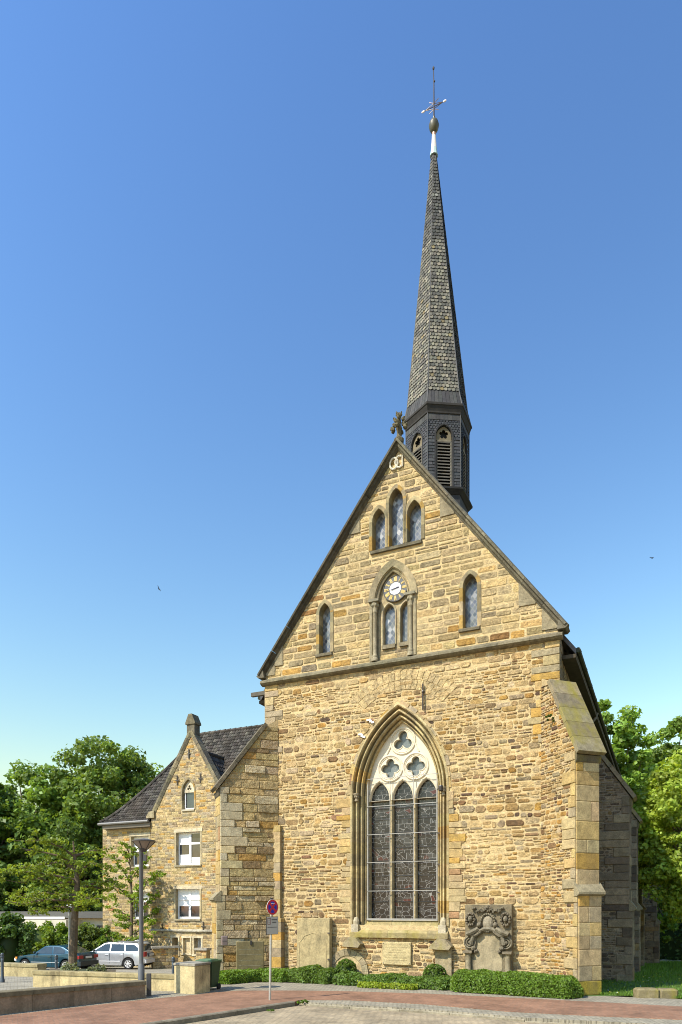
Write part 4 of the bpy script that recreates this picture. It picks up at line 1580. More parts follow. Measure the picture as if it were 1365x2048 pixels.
# cornices
cn = MB()
def hexring(mb, prof, tint):
    rings = [hexv(R, z) for R, z in prof]
    vs = [p for r in rings for p in r]
    fs = []
    for i in range(len(prof) - 1):
        for k in range(6):
            k2 = (k + 1) % 6
            fs.append((i * 6 + k, i * 6 + k2, (i + 1) * 6 + k2, (i + 1) * 6 + k))
    mb.add(vs, fs, tint)
hexring(cn, [(RB, 22.60), (RB + 0.05, 22.64), (RB + 0.05, 22.70), (RB + 0.07, 22.76), (RB + 0.12, 22.90), (RB + 0.15, 22.92), (RB + 0.15, 23.0), (RB + 0.02, 23.12)], (0.032, 0.030, 0.027))
cn.build('cornice', M_WOOD, o_sp)
cn = MB()
hexring(cn, [(RB, 19.40), (RB + 0.10, 19.50), (RB + 0.17, 19.56), (RB + 0.18, 19.63), (RB - 0.02, 19.72)], (0.030, 0.030, 0.029))
cn.build('cornice', M_WOOD, o_sp)
# needle
nd = MB()
ns = MB()
def nv(t):
    R = 1.33 + (0.10 - 1.33) * t
    # slight flare at the foot
    R += 0.10 * max(0, (0.06 - t)) / 0.06
    return hexv(R, 23.02 + (ZTOP - 23.02) * t, TOPX * t, TOPY * t)
nlev = 24
SL2 = [((0.165, 0.157, 0.122), 4), ((0.13, 0.126, 0.10), 4), ((0.21, 0.195, 0.145), 3), ((0.095, 0.093, 0.078), 4), ((0.19, 0.155, 0.08), 0.6)]
SL3 = [((0.055, 0.055, 0.052), 3), ((0.045, 0.045, 0.044), 3)]
SLT = [((0.085, 0.085, 0.074), 3), ((0.11, 0.108, 0.09), 3), ((0.058, 0.059, 0.054), 3), ((0.165, 0.165, 0.14), 1)]
TLEV = [0.0, 0.05] + [0.05 + 0.95 * (i + 1) / nlev for i in range(nlev)]
for i in range(len(TLEV) - 1):
    A, B = nv(TLEV[i]), nv(TLEV[i + 1])
    A_, B_ = [(x * 0.985 + TOPX * TLEV[i] * 0.015, SY + (y - SY) * 0.985, z) for x, y, z in A], [(x * 0.985 + TOPX * TLEV[i + 1] * 0.015, SY + (y - SY) * 0.985, z) for x, y, z in B]
    nd.add(A_ + B_, [(k, (k + 1) % 6, 6 + (k + 1) % 6, 6 + k) for k in range(6)], (0.05, 0.05, 0.05))
    for k in range(6):
        k2 = (k + 1) % 6
        out = Vector(((A[k][0] + A[k2][0]) / 2, (A[k][1] + A[k2][1]) / 2 - SY, 0.1)).normalized()
        h_ = (TLEV[i + 1] - TLEV[i]) * (ZTOP - 23.02)
        if i == 0:
            slates(ns, A[k], A[k2], B[k2], B[k], 1, 0.16, sp_rng, SL3, None, out, 0.012)
        else:
            tt = TLEV[i]
            slates(ns, A[k], A[k2], B[k2], B[k], max(2, int(round(h_ / 0.14))), 0.155, sp_rng, SL2 if tt < 0.62 else SLT, None, out, 0.024, True)
for k in range(6):
    ns.tube([nv(t)[k] for t in (0.0, 0.05, 0.5, 1.0)], [0.03, 0.026, 0.02, 0.012], 5, (0.08, 0.08, 0.08))
nd.build('needle_core', M_SLATE, o_sp)
ns.build('needle_slates', M_SLATE, o_sp)
tp = MB()
tx = TOPX
ty = SY + TOPY
tp.lathe([(0.17, 0.0), (0.15, 0.12), (0.125, 0.30)], (tx, ty, ZTOP - 0.10), 10, (0.42, 0.55, 0.50))
tp.lathe([(0.125, 0.0), (0.11, 0.15), (0.085, 0.55)], (tx, ty, ZTOP + 0.20), 10, (0.66, 0.62, 0.56))
tp.lathe([(0.085, 0.0), (0.075, 0.18)], (tx, ty, ZTOP + 0.75), 10, (0.42, 0.24, 0.16))
tp.build('lead_cap', M_METAL, o_sp)
bb = MB()
bb.lathe([(0.07, -0.30), (0.13, -0.24), (0.19, -0.12), (0.215, 0.0), (0.215, 0.02), (0.20, 0.03), (0.205, 0.05), (0.17, 0.17), (0.10, 0.25), (0.05, 0.27), (0.05, 0.38)], (tx, ty, ZTOP + 1.18), 16, (0.075, 0.07, 0.035))
smooth_by_angle(bb.build('finial_ball', M_METAL, o_sp), 60)
cr = MB()
zc_ = ZTOP + 2.0
cr.tube([(tx, ty, ZTOP + 1.5), (tx, ty, ZTOP + 2.9), (tx - 0.02, ty, ZTOP + 3.6)], [0.035, 0.024, 0.016], 6, (0.05, 0.04, 0.03))
cr.ball((tx - 0.02, ty, ZTOP + 3.62), 0.05, 1, 1, 1.5, 7, 5, (0.05, 0.04, 0.03))
cr.ball((tx + 0.02, ty, ZTOP + 3.05), 0.04, 1, 1, 1, 7, 5, (0.05, 0.04, 0.03))
for s in (-1, 1):
    cr.tube([(tx, ty, zc_), (tx + s * 0.38, ty, zc_)], 0.018, 6, (0.10, 0.07, 0.06))
    cr.tube([(tx, ty, zc_ - 0.10), (tx + s * 0.40, ty, zc_)], 0.012, 5, (0.12, 0.09, 0.08))
    cr.tube([(tx, ty, zc_ + 0.12), (tx + s * 0.40, ty, zc_)], 0.012, 5, (0.12, 0.09, 0.08))
    cr.ball((tx + s * 0.47, ty, zc_), 0.055, 1.5, 0.6, 0.8, 7, 5, (0.75, 0.66, 0.62))
    for zz in (-0.22, 0.25):
        cr.tube([(tx, ty, zc_ + zz * 0.5), (tx + s * 0.2, ty, zc_ + zz)], 0.012, 5, (0.35, 0.25, 0.22))
cr.build('spire_cross', M_METAL, o_sp)
# slate apron where the turret meets the roof is the core itself

# ================================================================== slabs and plaque at the front
def slab_local(name, pxl, pxr, ptop, y0, th, tint, mat, label, cat, lean=0.04):
    xa, xb = lx(pxl, y0), lx(pxr, y0)
    zt = LP((pxl + pxr) / 2, ptop, y0)[1]
    wx, wy = l2w((xa + xb) / 2, y0)
    m = MB()
    m.bbox((-(xb - xa) / 2, 0, -0.02), ((xb - xa) / 2, th, zt), 0.02, tint, tf=lambda x, y, z: (x, y + lean * z / zt, z))
    o = m.build(name, mat, None, loc=(wx, wy, 0), rz=-TH)
    tag(o, label, cat)
    return o, (xb - xa), zt


M_SLABDARK = tintmat('algae_stained_slab', var=0.35, vscale=3, stain=(0.07, 0.07, 0.045), stain_amt=0.85, stain_scale=1.1, bstr=0.5, bdist=0.01, bscale=14, fine=0.2)
s2, w2, zt2 = slab_local('grave_slab', 593, 659, 1836, -0.34, 0.24, (0.34, 0.275, 0.145), M_SLABDARK, 'tall plain pale grave slab standing against the front wall', 'grave slab')
for zz in (0.75, 1.72):
    cl = MB()
    cl.box((w2 / 2 - 0.06, -0.03, zz), (w2 / 2 + 0.03, 0.02, zz + 0.05), (0.06, 0.05, 0.04))
    cl.build('iron_clamp', M_METAL, s2)
rl2 = MB()
rl2.tube([(-w2 / 2 + 0.12, -0.002, 0.2), (-w2 / 2 + 0.12, 0.02, 1.35), (-w2 / 4, 0.02, 1.62), (0, 0.025, 1.74), (w2 / 4, 0.02, 1.62), (w2 / 2 - 0.12, 0.02, 1.35), (w2 / 2 - 0.12, -0.002, 0.2)], 0.008, 5, (0.33, 0.27, 0.15))
rl2.build('incised_border', M_ASHLAR, s2)

# slab leaning on the flank of the left buttress (aligned with it)
e_ang = -TH + rad(45)
sY = 25.45
sx0, sx1 = (476 - CX) / F * sY, (529 - CX) / F * sY
m = MB()
wS = (sx1 - sx0) / math.cos(e_ang) * 0.98
zS = CAM_Z + (HOR - 1883) / F * sY
m.bbox((-wS / 2, 0, -0.02), (wS / 2, 0.17, zS), 0.02, (0.155, 0.128, 0.062))
o = m.build('grave_slab', M_SLABDARK, None, loc=((sx0 + sx1) / 2 - 0.03, sY, 0), rz=e_ang - rad(8))
tag(o, 'short dark stained grave slab leaning by the rock-faced corner buttress', 'grave slab')
lt = MB()
for zz in (0.35, 0.55, 0.75, 0.95, 1.15):
    lt.box((-wS / 2 + 0.1, -0.004, zz), (wS / 2 - 0.1, 0.01, zz + 0.018), (0.22, 0.20, 0.13))
lt.build('worn_inscription', M_DARKSTONE, o)
ir2 = MB()
ir2.box((0.0, -0.03, zS - 0.12), (0.07, 0.03, zS + 0.02), (0.02, 0.02, 0.02))
ir2.build('iron_clamp', M_METAL, o)

# carved epitaph
eY = -0.22
xa, xb = lx(930.5, eY), lx(1024.5, eY)
eW = xb - xa
eZ = LP(978, 1809, eY)[1]
wx, wy = l2w((xa + xb) / 2, eY)
ep = MB()
GR = (0.17, 0.142, 0.088)
ep.bbox((-eW / 2, 0.0, 0), (eW / 2, 0.22, eZ), 0.02, GR)
o_ep = ep.build('epitaph_stone', M_DARKSTONE, None, loc=(wx, wy, 0), rz=-TH)
tag(o_ep, 'carved baroque epitaph stone with columns and round arched panel', 'epitaph')
pn = MB()
zA = eZ - 1.55          # springing of the inner panel
hp_ = 0.46
pn.plate([(-hp_, 0.05), (hp_, 0.05)] + [(hp_ * math.cos(math.pi * k / 16), zA + 0.2 + hp_ * math.sin(math.pi * k / 16)) for k in range(17)], [], facef, 0.012, -0.01, (0.30, 0.25, 0.155))
pn.build('inscription_panel', M_SLABDARK, o_ep)
car = MB()
ra = random.Random(3)
arcp = [(0.54 * math.cos(math.pi * k / 18), -0.05, zA + 0.2 + 0.54 * math.sin(math.pi * k / 18)) for k in range(19)]
car.tube(arcp, 0.075, 8, (0.34, 0.30, 0.21))
car.tube([(x * 0.87, -0.03, zA + 0.2 + (z - zA - 0.2) * 0.87) for x, _, z in arcp], 0.04, 6, (0.30, 0.26, 0.18))
for s in (-1, 1):
    car.ball((s * 0.47, -0.06, zA + 0.08), 0.09, 1, 0.9, 1, 8, 6, (0.28, 0.24, 0.16), wob=0.1, rng=ra)
    car.ball((s * 0.40, -0.05, zA - 0.02), 0.075, 1, 0.9, 1, 8, 6, (0.27, 0.23, 0.16), wob=0.1, rng=ra)
# cartouche
zc0 = eZ - 0.62
for k in range(22):
    a = 2 * math.pi * k / 22
    car.ball((0.24 * math.cos(a), -0.05, zc0 + 0.30 * math.sin(a)), 0.045, 1, 0.9, 1, 6, 4, (0.31, 0.27, 0.18), wob=0.3, rng=ra)
car.ball((0, -0.01, zc0), 0.2, 0.95, 0.4, 1.3, 14, 10, (0.46, 0.40, 0.28))
# crest above
for k in range(17):
    x = -0.5 + k / 16.0
    zz = eZ - 0.20 - 0.07 * (1 - abs(x) * 2) * (-1) - (0.06 if abs(x) > 0.4 else 0.0) * -1 - 0.10 * (1 - (2 * x) ** 2) * 0.6
    car.ball((x, -0.05, zz + 0.03 * math.sin(k * 2.1)), 0.05, 1, 0.9, 1, 6, 4, (0.26, 0.225, 0.15), wob=0.3, rng=ra)
for x, z, r in ((0, eZ - 0.09, 0.07), (-0.08, eZ - 0.14, 0.05), (0.08, eZ - 0.14, 0.05)):
    car.ball((x, -0.05, z), r, 1, 0.8, 1.1, 7, 5, (0.27, 0.23, 0.155), wob=0.25, rng=ra)
# side rosettes, reclining figures and corner roundels
for s in (-1, 1):
    cx_, cz_ = s * (eW / 2 - 0.20), eZ - 0.50
    for k in range(13):
        a = 2 * math.pi * k / 13
        car.ball((cx_ + 0.14 * math.cos(a), -0.05, cz_ + 0.20 * math.sin(a)), 0.048, 1, 1, 1, 6, 4, (0.26, 0.22, 0.15), wob=0.35, rng=ra)
    car.ball((cx_, -0.05, cz_ + 0.02), 0.095, 0.85, 0.8, 1.15, 8, 6, (0.34, 0.30, 0.21), wob=0.08, rng=ra)
    car.tube([(s * (eW / 2 - 0.10), -0.06, eZ - 1.00), (s * (eW / 2 - 0.32), -0.08, eZ - 0.92), (s * (eW / 2 - 0.50), -0.08, eZ - 0.80)], [0.085, 0.10, 0.08], 8, (0.32, 0.28, 0.19))
    car.ball((s * (eW / 2 - 0.52), -0.10, eZ - 0.68), 0.085, 1, 1, 1.1, 8, 6, (0.30, 0.26, 0.18))
    car.tube([(s * (eW / 2 - 0.16), -0.06, eZ - 1.02), (s * (eW / 2 - 0.40), -0.08, eZ - 1.04), (s * (eW / 2 - 0.58), -0.08, eZ - 0.92)], [0.06, 0.07, 0.05], 7, (0.28, 0.24, 0.16))
    car.tube([(s * (eW / 2 - 0.45), -0.08, eZ - 0.78), (s * (eW / 2 - 0.56), -0.1, eZ - 0.90), (s * (eW / 2 - 0.44), -0.1, eZ - 0.98)], [0.045, 0.04, 0.035], 6, (0.30, 0.26, 0.18))
    for r, t_ in ((0.19, 0.035), (0.12, 0.03)):
        car.tube([(s * (eW / 2 - 0.19) + r * math.cos(a), -0.03, eZ - 1.28 + r * math.sin(a)) for a in [2 * math.pi * k / 20 for k in range(21)]], t_, 6, (0.32, 0.28, 0.19))
    car.ball((s * (eW / 2 - 0.19), -0.02, eZ - 1.28), 0.07, tint=(0.34, 0.30, 0.21), nu=8, nv=5)
car.v = [(x, y * 1.45, z) for x, y, z in car.v]
car.t = [tuple(v * 0.55 for v in t) for t in car.t]
car.build('carved_reliefs', M_DARKSTONE, o_ep)
for s in (-1, 1):
    cm = MB()
    xx = s * (eW / 2 - 0.13)
    cm.lathe([(0.125, 0.0), (0.125, 0.05), (0.095, 0.1), (0.095, eZ - 1.68), (0.105, eZ - 1.64)], (xx, -0.05, 0.0), 12, (0.26, 0.22, 0.14))
    cm.box((xx - 0.16, -0.20, eZ - 1.64), (xx + 0.15, 0.0, eZ - 1.56), (0.18, 0.15, 0.10))
    smooth_by_angle(cm.build('column', M_ASHLAR, o_ep), 50)

# inscribed plaque
pY = -0.05
xa, xb = lx(766, pY), lx(823, pY)
za, zb2 = LP(794, 1929, pY)[1], LP(794, 1884, pY)[1]
wx, wy = l2w((xa + xb) / 2, pY)
pq = MB()
pw, ph = xb - xa, zb2 - za
pq.bbox((-pw / 2, -0.05, 0), (pw / 2, 0.05, ph), 0.015, (0.42, 0.345, 0.18))
o_pq = pq.build('inscribed_plaque', M_ASHLAR, None, loc=(wx, wy, za), rz=-TH)
tag(o_pq, 'flat pale inscribed stone plaque on the wall below the great window', 'plaque')
for k, (f0, f1) in enumerate(((0.08, 0.9), (0.1, 0.92), (0.35, 0.65), (0.2, 0.8), (0.15, 0.5), (0.1, 0.86), (0.2, 0.88))):
    z = ph * (0.86 - 0.115 * k)
    x = -pw / 2 + pw * f0
    tx_ = MB()
    while x < -pw / 2 + pw * f1:
        w = ra.uniform(0.02, 0.05)
        tx_.box((x, -0.054, z), (x + w, -0.045, z + 0.035), (0.33, 0.27, 0.14))
        x += w + 0.018
    tx_.build('lettering_line', M_ASHLAR, o_pq)
for sx_ in (-1, 1):
    for zz in (0.05, ph - 0.05):
        bt = MB()
        bt.ball((sx_ * (pw / 2 - 0.05), -0.055, zz), 0.018, nu=6, nv=4, tint=(0.12, 0.1, 0.07))
        bt.build('fixing_bolt', M_METAL, o_pq)

# small meter box on the left buttress
bY = 25.85
bxm = MB()
bxm.bbox((-0.11, -0.12, -0.17), (0.11, 0.12, 0.17), 0.02, (0.17, 0.13, 0.12))
bxm.box((-0.10, -0.127, -0.02), (0.10, -0.118, 0.0), (0.09, 0.07, 0.065))
c_ = at(449, 1881, bY)
o = bxm.build('wall_box', M_METAL, None, loc=(c_.x, c_.y, c_.z), rz=e_ang)
tag(o, 'small dark metal box fixed to the rock-faced corner buttress', 'wall box')

# ================================================================== ANNEX (cloister wing)
AY = 9.5
annex = empty('cloister_wing', (*l2w(-12.0, AY), gz(41)), -TH)
tag(annex, 'two storey sandstone house with steep stone gable and dark tiled roof', 'house')
GA = gz(41)


def AP(px, py, y=0.0):
    """pixel -> annex frame (x from its origin, z above its base)"""
    x, z = LP(px, py, AY + y)
    return x + 12.0, z - GA


ra2 = random.Random(91)
gx0 = AP(303, 1700)[0]
gx1 = AP(446, 1700)[0]
agx, agz = AP(383, 1462)
gfz = AP(303, 1635)[1]           # foot of the gable
eave_z = AP(250, 1655, 0.25)[1]
gx1 = 2 * agx - gx0
wx0 = AP(206, 1700, 0.25)[0]
wins = []
for (pl, pr, pt, pb) in ((353, 401, 1664, 1730), (352, 400, 1778, 1838)):
    wins.append((AP(pl, 1700)[0], AP(pr, 1700)[0], AP(377, pb)[1], AP(377, pt)[1]))
swin = (AP(367, 1600)[0], AP(387.5, 1600)[0], AP(377, 1618)[1], AP(377, 1583)[1])
sarch = dict(xc=(swin[0] + swin[1]) / 2, half=(swin[1] - swin[0]) / 2 + 0.05, Rr=((swin[1] - swin[0]) / 2 + 0.05) * 1.9, zs=swin[3], zb=swin[2] - 0.02)
base_open = [(AP(345, 1900)[0], AP(357, 1900)[0], AP(350, 1908)[1], AP(350, 1875)[1]), (AP(367, 1900)[0], AP(381, 1900)[0], AP(374, 1906)[1], AP(374, 1876)[1]),
             (AP(388.5, 1900)[0], AP(403.5, 1900)[0], AP(395, 1908)[1], AP(395, 1876)[1])]
aw = MB()
AMOR = (0.46, 0.37, 0.21)
rects = wins + base_open
hl = [[(a, c), (b, c), (b, d), (a, d)] for a, b, c, d in rects]
hl.append(arch_pts(sarch['xc'], sarch['half'], sarch['Rr'], sarch['zs'], sarch['zb'], 8))
aw.plate([(gx0, -0.3), (gx1, -0.3), (gx1, gfz), (agx, agz - 0.1), (gx0, gfz)], hl, facef, 0.0, tint=AMOR)
aw.box((gx0, 0.0, -0.3), (gx0 + 0.3, 0.6, gfz - 0.05), AMOR)
o_gw2 = aw.build('gable_front', M_MORTAR, annex)
asn = MB()
ahol = [rect_hole(a - 0.13, b + 0.13, c - 0.06, d + 0.17) for a, b, c, d in wins] + [rect_hole(a - 0.1, b + 0.1, c - 0.1, d + 0.1) for a, b, c, d in base_open] + [arch_hole(**sarch, m=0.1)]
def aiv(z):
    if z < gfz:
        return (gx0, gx1)
    s = (agz - 0.1 - z) / (agz - 0.1 - gfz)
    return (agx - (agx - gx0) * s, agx + (gx1 - agx) * s)
masonry(asn, aiv, ahol, 0.0, agz - 0.4, ra2, PAL_ANX, (0.13, 0.19), (0.18, 0.46), 0.022, (0.005, 0.022), split=0.06, cut=(0.08, 0.3), wav=0.0, hj=0.04)
asn.build('gable_stones', M_STONE, o_gw2)
# left wing wall (slightly set back)
lw_ = MB()
lwin = []
for (pl, pr, pt, pb) in ((263, 298, 1672, 1733), (265, 298, 1784, 1838)):
    lwin.append((AP(pl, 1700, 0.25)[0], AP(pr, 1700, 0.25)[0], AP(280, pb, 0.25)[1], AP(280, pt, 0.25)[1]))
bwin = (AP(253, 1885, 0.25)[0], AP(281, 1885, 0.25)[0], AP(266, 1898, 0.25)[1], AP(266, 1877, 0.25)[1])
fset = lambda x, z, d: (x, 0.25 - d, z)
lw_.plate([(wx0, -0.3), (gx0 + 0.05, -0.3), (gx0 + 0.05, eave_z), (wx0, eave_z)], [[(a, c), (b, c), (b, d), (a, d)] for a, b, c, d in lwin + [bwin]], fset, 0.0, tint=AMOR)
lw_.box((wx0, 0.27, -0.3), (wx0 + 0.4, 8.0, eave_z), AMOR)
lw_.box((wx0 + 0.4, 7.6, -0.3), (gx1 + 6.0, 8.0, eave_z), AMOR)
lw_.box((gx1 - 0.4, 0.02, -0.3), (gx1, 8.0, gfz - 0.05), AMOR)
lw_.box((gx1, 0.6, -0.3), (gx1 + 3.2, 0.9, eave_z), AMOR)
o_lw = lw_.build('side_wing_wall', M_MORTAR, annex)
lsn = MB()
masonry(lsn, lambda z: (wx0, gx0), [rect_hole(a - 0.13, b + 0.13, c - 0.06, d + 0.17) for a, b, c, d in lwin + [bwin]], 0.0, eave_z - 0.25, ra2, PAL_ANX, (0.15, 0.23), (0.2, 0.5), 0.022, (0.005, 0.022), fn=fset, split=0.05, cut=(0.08, 0.3), hj=0.04)
lsn.build('wing_stones', M_STONE, o_lw)


def casement(x0, x1, z0, z1, y, parent, blind_top=0.0, low_sash=True, ry=0.12, rng=ra2):
    """white timber casement with transom, four lights"""
    f = MB()
    W_ = (0.80, 0.80, 0.78)
    t = 0.085
    yf = y + ry + 0.10
    def B(a, b, c, d, y0=0.0, y1=0.06, tint=W_):
        f.box((a, yf + y0, c), (b, yf + y1, d), tint)
    B(x0, x0 + t, z0, z1)
    B(x1 - t, x1, z0, z1)
    B(x0 + t, x1 - t, z1 - t, z1)
    B(x0 + t, x1 - t, z0, z0 + 0.13)
    xm = (x0 + x1) / 2
    zm = z0 + (z1 - z0) * 0.66
    B(xm - 0.07, xm + 0.07, z0 + 0.13, z1 - t, -0.02)
    B(x0 + t, xm - 0.07, zm - 0.06, zm + 0.06, -0.01)
    B(xm + 0.07, x1 - t, zm - 0.06, zm + 0.06, -0.01)
    o = f.build('window', M_PLAIN, parent)
    g = MB()
    g.box((x0 + t, yf + 0.03, z0 + 0.13), (x1 - t, yf + 0.04, z1 - t))
    g.build('window_pane', M_PANE, o)
    c_ = MB()
    CUR = (0.78, 0.78, 0.76)
    if blind_top > 0:
        zb_ = z1 - t - (z1 - z0) * blind_top
        for a, b in ((x0 + t, xm - 0.07), (xm + 0.07, x1 - t)):
            c_.box((a, yf + 0.022, zb_), (b, yf + 0.028, zm - 0.06), CUR)
            c_.box((a, yf + 0.022, zm + 0.06), (b, yf + 0.028, z1 - t), CUR)
            c_.build('blind', M_PLAIN, o)
            c_ = MB()
    elif low_sash:
        c_.box((x0 + t, yf + 0.022, z0 + 0.13), (xm - 0.07, yf + 0.028, z0 + (z1 - z0) * 0.33), CUR)
        c_.build('blind', M_PLAIN, o)
        c_ = MB()
        c_.box((xm + 0.07, yf + 0.022, z0 + 0.13), (x1 - t, yf + 0.028, z0 + (z1 - z0) * 0.24), CUR)
        c_.build('blind', M_PLAIN, o)
        c_ = MB()
        c_.box((x0 + t, yf + 0.022, zm + 0.06), (xm - 0.07, yf + 0.028, z1 - t), CUR)
        c_.build('blind', M_PLAIN, o)
    s_ = MB()
    SB = (0.50, 0.43, 0.29)
    s_.box((x0 - 0.16, y - 0.035, z1 + 0.002), (x1 + 0.16, y + 0.34, z1 + 0.19), SB)
    s_.box((x0 - 0.12, y - 0.026, z0), (x0, y + 0.34, z1), (0.36, 0.30, 0.18))
    s_.box((x1, y - 0.026, z0), (x1 + 0.12, y + 0.34, z1), (0.36, 0.30, 0.18))
    s_.box((x0 - 0.1, y - 0.09, z0 - 0.09), (x1 + 0.1, y + 0.34, z0 - 0.002), (0.28, 0.245, 0.16))
    s_.build('stone_surround', M_ASHLAR, o)
    return o


o = casement(*wins[0], 0.0, annex, 0.0)
o = casement(*wins[1], 0.0, annex, 0.52)
casement(*lwin[0], 0.25, annex, 0.45)
casement(*lwin[1], 0.25, annex, 0.30)
wm = MB()
wm.box((bwin[0], 0.33, bwin[2]), (bwin[1], 0.40, bwin[3]), (0.75, 0.76, 0.76))
wm.box(((bwin[0] + bwin[1]) / 2 - 0.03, 0.30, bwin[2]), ((bwin[0] + bwin[1]) / 2 + 0.03, 0.33, bwin[3]), (0.15, 0.15, 0.15))
wm.build('basement_shutter', M_PLAIN, annex)
# gothic attic window
sm = MB()
sweep(sm, sarch['xc'], sarch['half'], sarch['Rr'], sarch['zs'], sarch['zb'], [(-0.12, 0.01), (-0.12, -0.036), (-0.01, -0.036), (0.02, 0.06), (0.05, 0.20), (0.05, 0.26)], ra2, PAL_SUR, n=8)
o = sm.build('attic_window', M_ASHLAR, annex)
s2_ = MB()
s2_.plate(arch_pts(sarch['xc'], sarch['half'] - 0.04, sarch['Rr'] - 0.04, sarch['zs'], sarch['zs'] - 0.05, 8), [foil(sarch['xc'], sarch['zs'] + 0.22, 3, 0.09, 0.075, rad(90), 24)], facef, -0.10, -0.2, (0.55, 0.48, 0.34))
s2_.build('attic_tracery', M_ASHLAR, o)
g = MB()
g.box((sarch['xc'] - sarch['half'], 0.2, sarch['zb']), (sarch['xc'] + sarch['half'], 0.21, sarch['zs'] + 0.5), (1, 1, 1))
g.build('window_pane', M_PANE, o)
f = MB()
a, b = sarch['xc'] - sarch['half'] + 0.05, sarch['xc'] + sarch['half'] - 0.05
for (x0_, x1_, z0_, z1_) in ((a, a + 0.07, sarch['zb'] + 0.05, sarch['zs'] - 0.05), (b - 0.07, b, sarch['zb'] + 0.05, sarch['zs'] - 0.05), (a, b, sarch['zb'] + 0.02, sarch['zb'] + 0.09)):
    f.box((x0_, 0.15, z0_), (x1_, 0.19, z1_), (0.8, 0.8, 0.8))
f.box((a - 0.08, -0.07, sarch['zb'] - 0.1), (b + 0.08, 0.2, sarch['zb'] + 0.0), (0.40, 0.36, 0.26))
f.build('window_frame', M_PLAIN, o)
# basement openings, ledge, wall ties
for k, (a, b, c, d) in enumerate(base_open):
    m = MB()
    dp = (0.5, 0.16, 0.35)[k]
    tint = ((0.10, 0.075, 0.05), (0.46, 0.38, 0.23), (0.62, 0.64, 0.66))[k]
    m.box((a - 0.01, dp, c - 0.02), (b + 0.01, dp + 0.05, d + 0.02), tint)
    for s in (0, 1):
        xx = a - 0.09 if s == 0 else b
        m.box((xx, -0.03, c), (xx + 0.09, dp, d), (0.52, 0.44, 0.28))
    m.box((a - 0.12, -0.035, d), (b + 0.12, dp, d + 0.12), (0.52, 0.45, 0.30))
    m.box((a - 0.12, -0.06, c - 0.12), (b + 0.12, dp, c), (0.52, 0.45, 0.30))
    if k == 2:
        for j in range(4):
            xx = a + (b - a) * (j + 0.5) / 4
            m.tube([(xx, 0.1, c), (xx, 0.1, d)], 0.012, 5, (0.08, 0.08, 0.08))
    m.build('basement_opening', M_ASHLAR, annex)
ld = MB()
zl = AP(370, 1860)[1]
ld.prism([(0.0, zl + 0.06), (-0.12, zl - 0.02), (-0.12, zl - 0.08), (0.0, zl - 0.14)], lambda a, b, d: (d, a, b), gx0 - 0.1, gx1, (0.36, 0.33, 0.25))
ld.build('plinth_ledge', M_DARKSTONE, annex)
for px_, py_ in ((379, 1508), (356, 1561), (402, 1557), (326, 1857), (408, 1853)):
    x, z = AP(px_, py_)
    ti = MB()
    ti.box((x - 0.03, -0.07, z - 0.28), (x + 0.03, -0.035, z + 0.28), (0.05, 0.04, 0.03))
    ti.box((x - 0.13, -0.066, z - 0.03), (x + 0.13, -0.04, z + 0.03), (0.05, 0.04, 0.03))
    ti.build('iron_wall_tie', M_METAL, annex)
# gable coping with the finial block
ac = MB()
for s in (-1, 1):
    fx = gx0 if s < 0 else gx1
    dxx, dzz = agx - fx, agz - gfz
    L_ = math.hypot(dxx, dzz)
    nx, nz = (-dzz / L_, abs(dxx) / L_) if s < 0 else (dzz / L_, abs(dxx) / L_)
    nb = 12
    for k in range(nb):
        t0, t1 = k / nb, (k + 1) / nb - 0.003
        q = []
        for t in (t0, t1):
            for y, o_ in ((-0.10, 0.10), (0.45, 0.10), (0.45, -0.16), (-0.04, -0.16), (-0.10, -0.02)):
                q.append((fx + dxx * t + nx * o_, y, gfz + dzz * t + nz * o_))
        ac.add(q, [(i, (i + 1) % 5, 5 + (i + 1) % 5, 5 + i) for i in range(5)] + [(0, 1, 2, 3, 4), (9, 8, 7, 6, 5)], pick([((0.16, 0.14, 0.09), 1), ((0.22, 0.19, 0.115), 1), ((0.13, 0.115, 0.08), 1)], ra2))
    ac.prism([(fx - 0.28, gfz - 0.05), (fx + 0.3, gfz - 0.05), (fx + 0.3, gfz + 0.4), (fx - 0.1, gfz + 0.32), (fx - 0.28, gfz + 0.06)], facef, -0.4, 0.13, (0.32, 0.27, 0.16))
ac.box((agx - 0.27, -0.06, agz - 0.35), (agx + 0.27, 0.46, agz + 0.38), (0.13, 0.115, 0.08))
ac.prism([(agx - 0.34, agz + 0.38), (agx + 0.34, agz + 0.38), (agx + 0.34, agz + 0.48), (agx + 0.12, agz + 0.98), (agx - 0.12, agz + 0.98), (agx - 0.34, agz + 0.48)], facef, -0.5, 0.12, (0.15, 0.13, 0.08))
ac.build('gable_coping', M_DARKSTONE, annex)

# tiled roof: main ridge parallel to the front, hipped at the outer end
TPAL = [((0.062, 0.056, 0.049), 4), ((0.084, 0.077, 0.066), 3), ((0.044, 0.041, 0.036), 3), ((0.108, 0.100, 0.082), 1)]


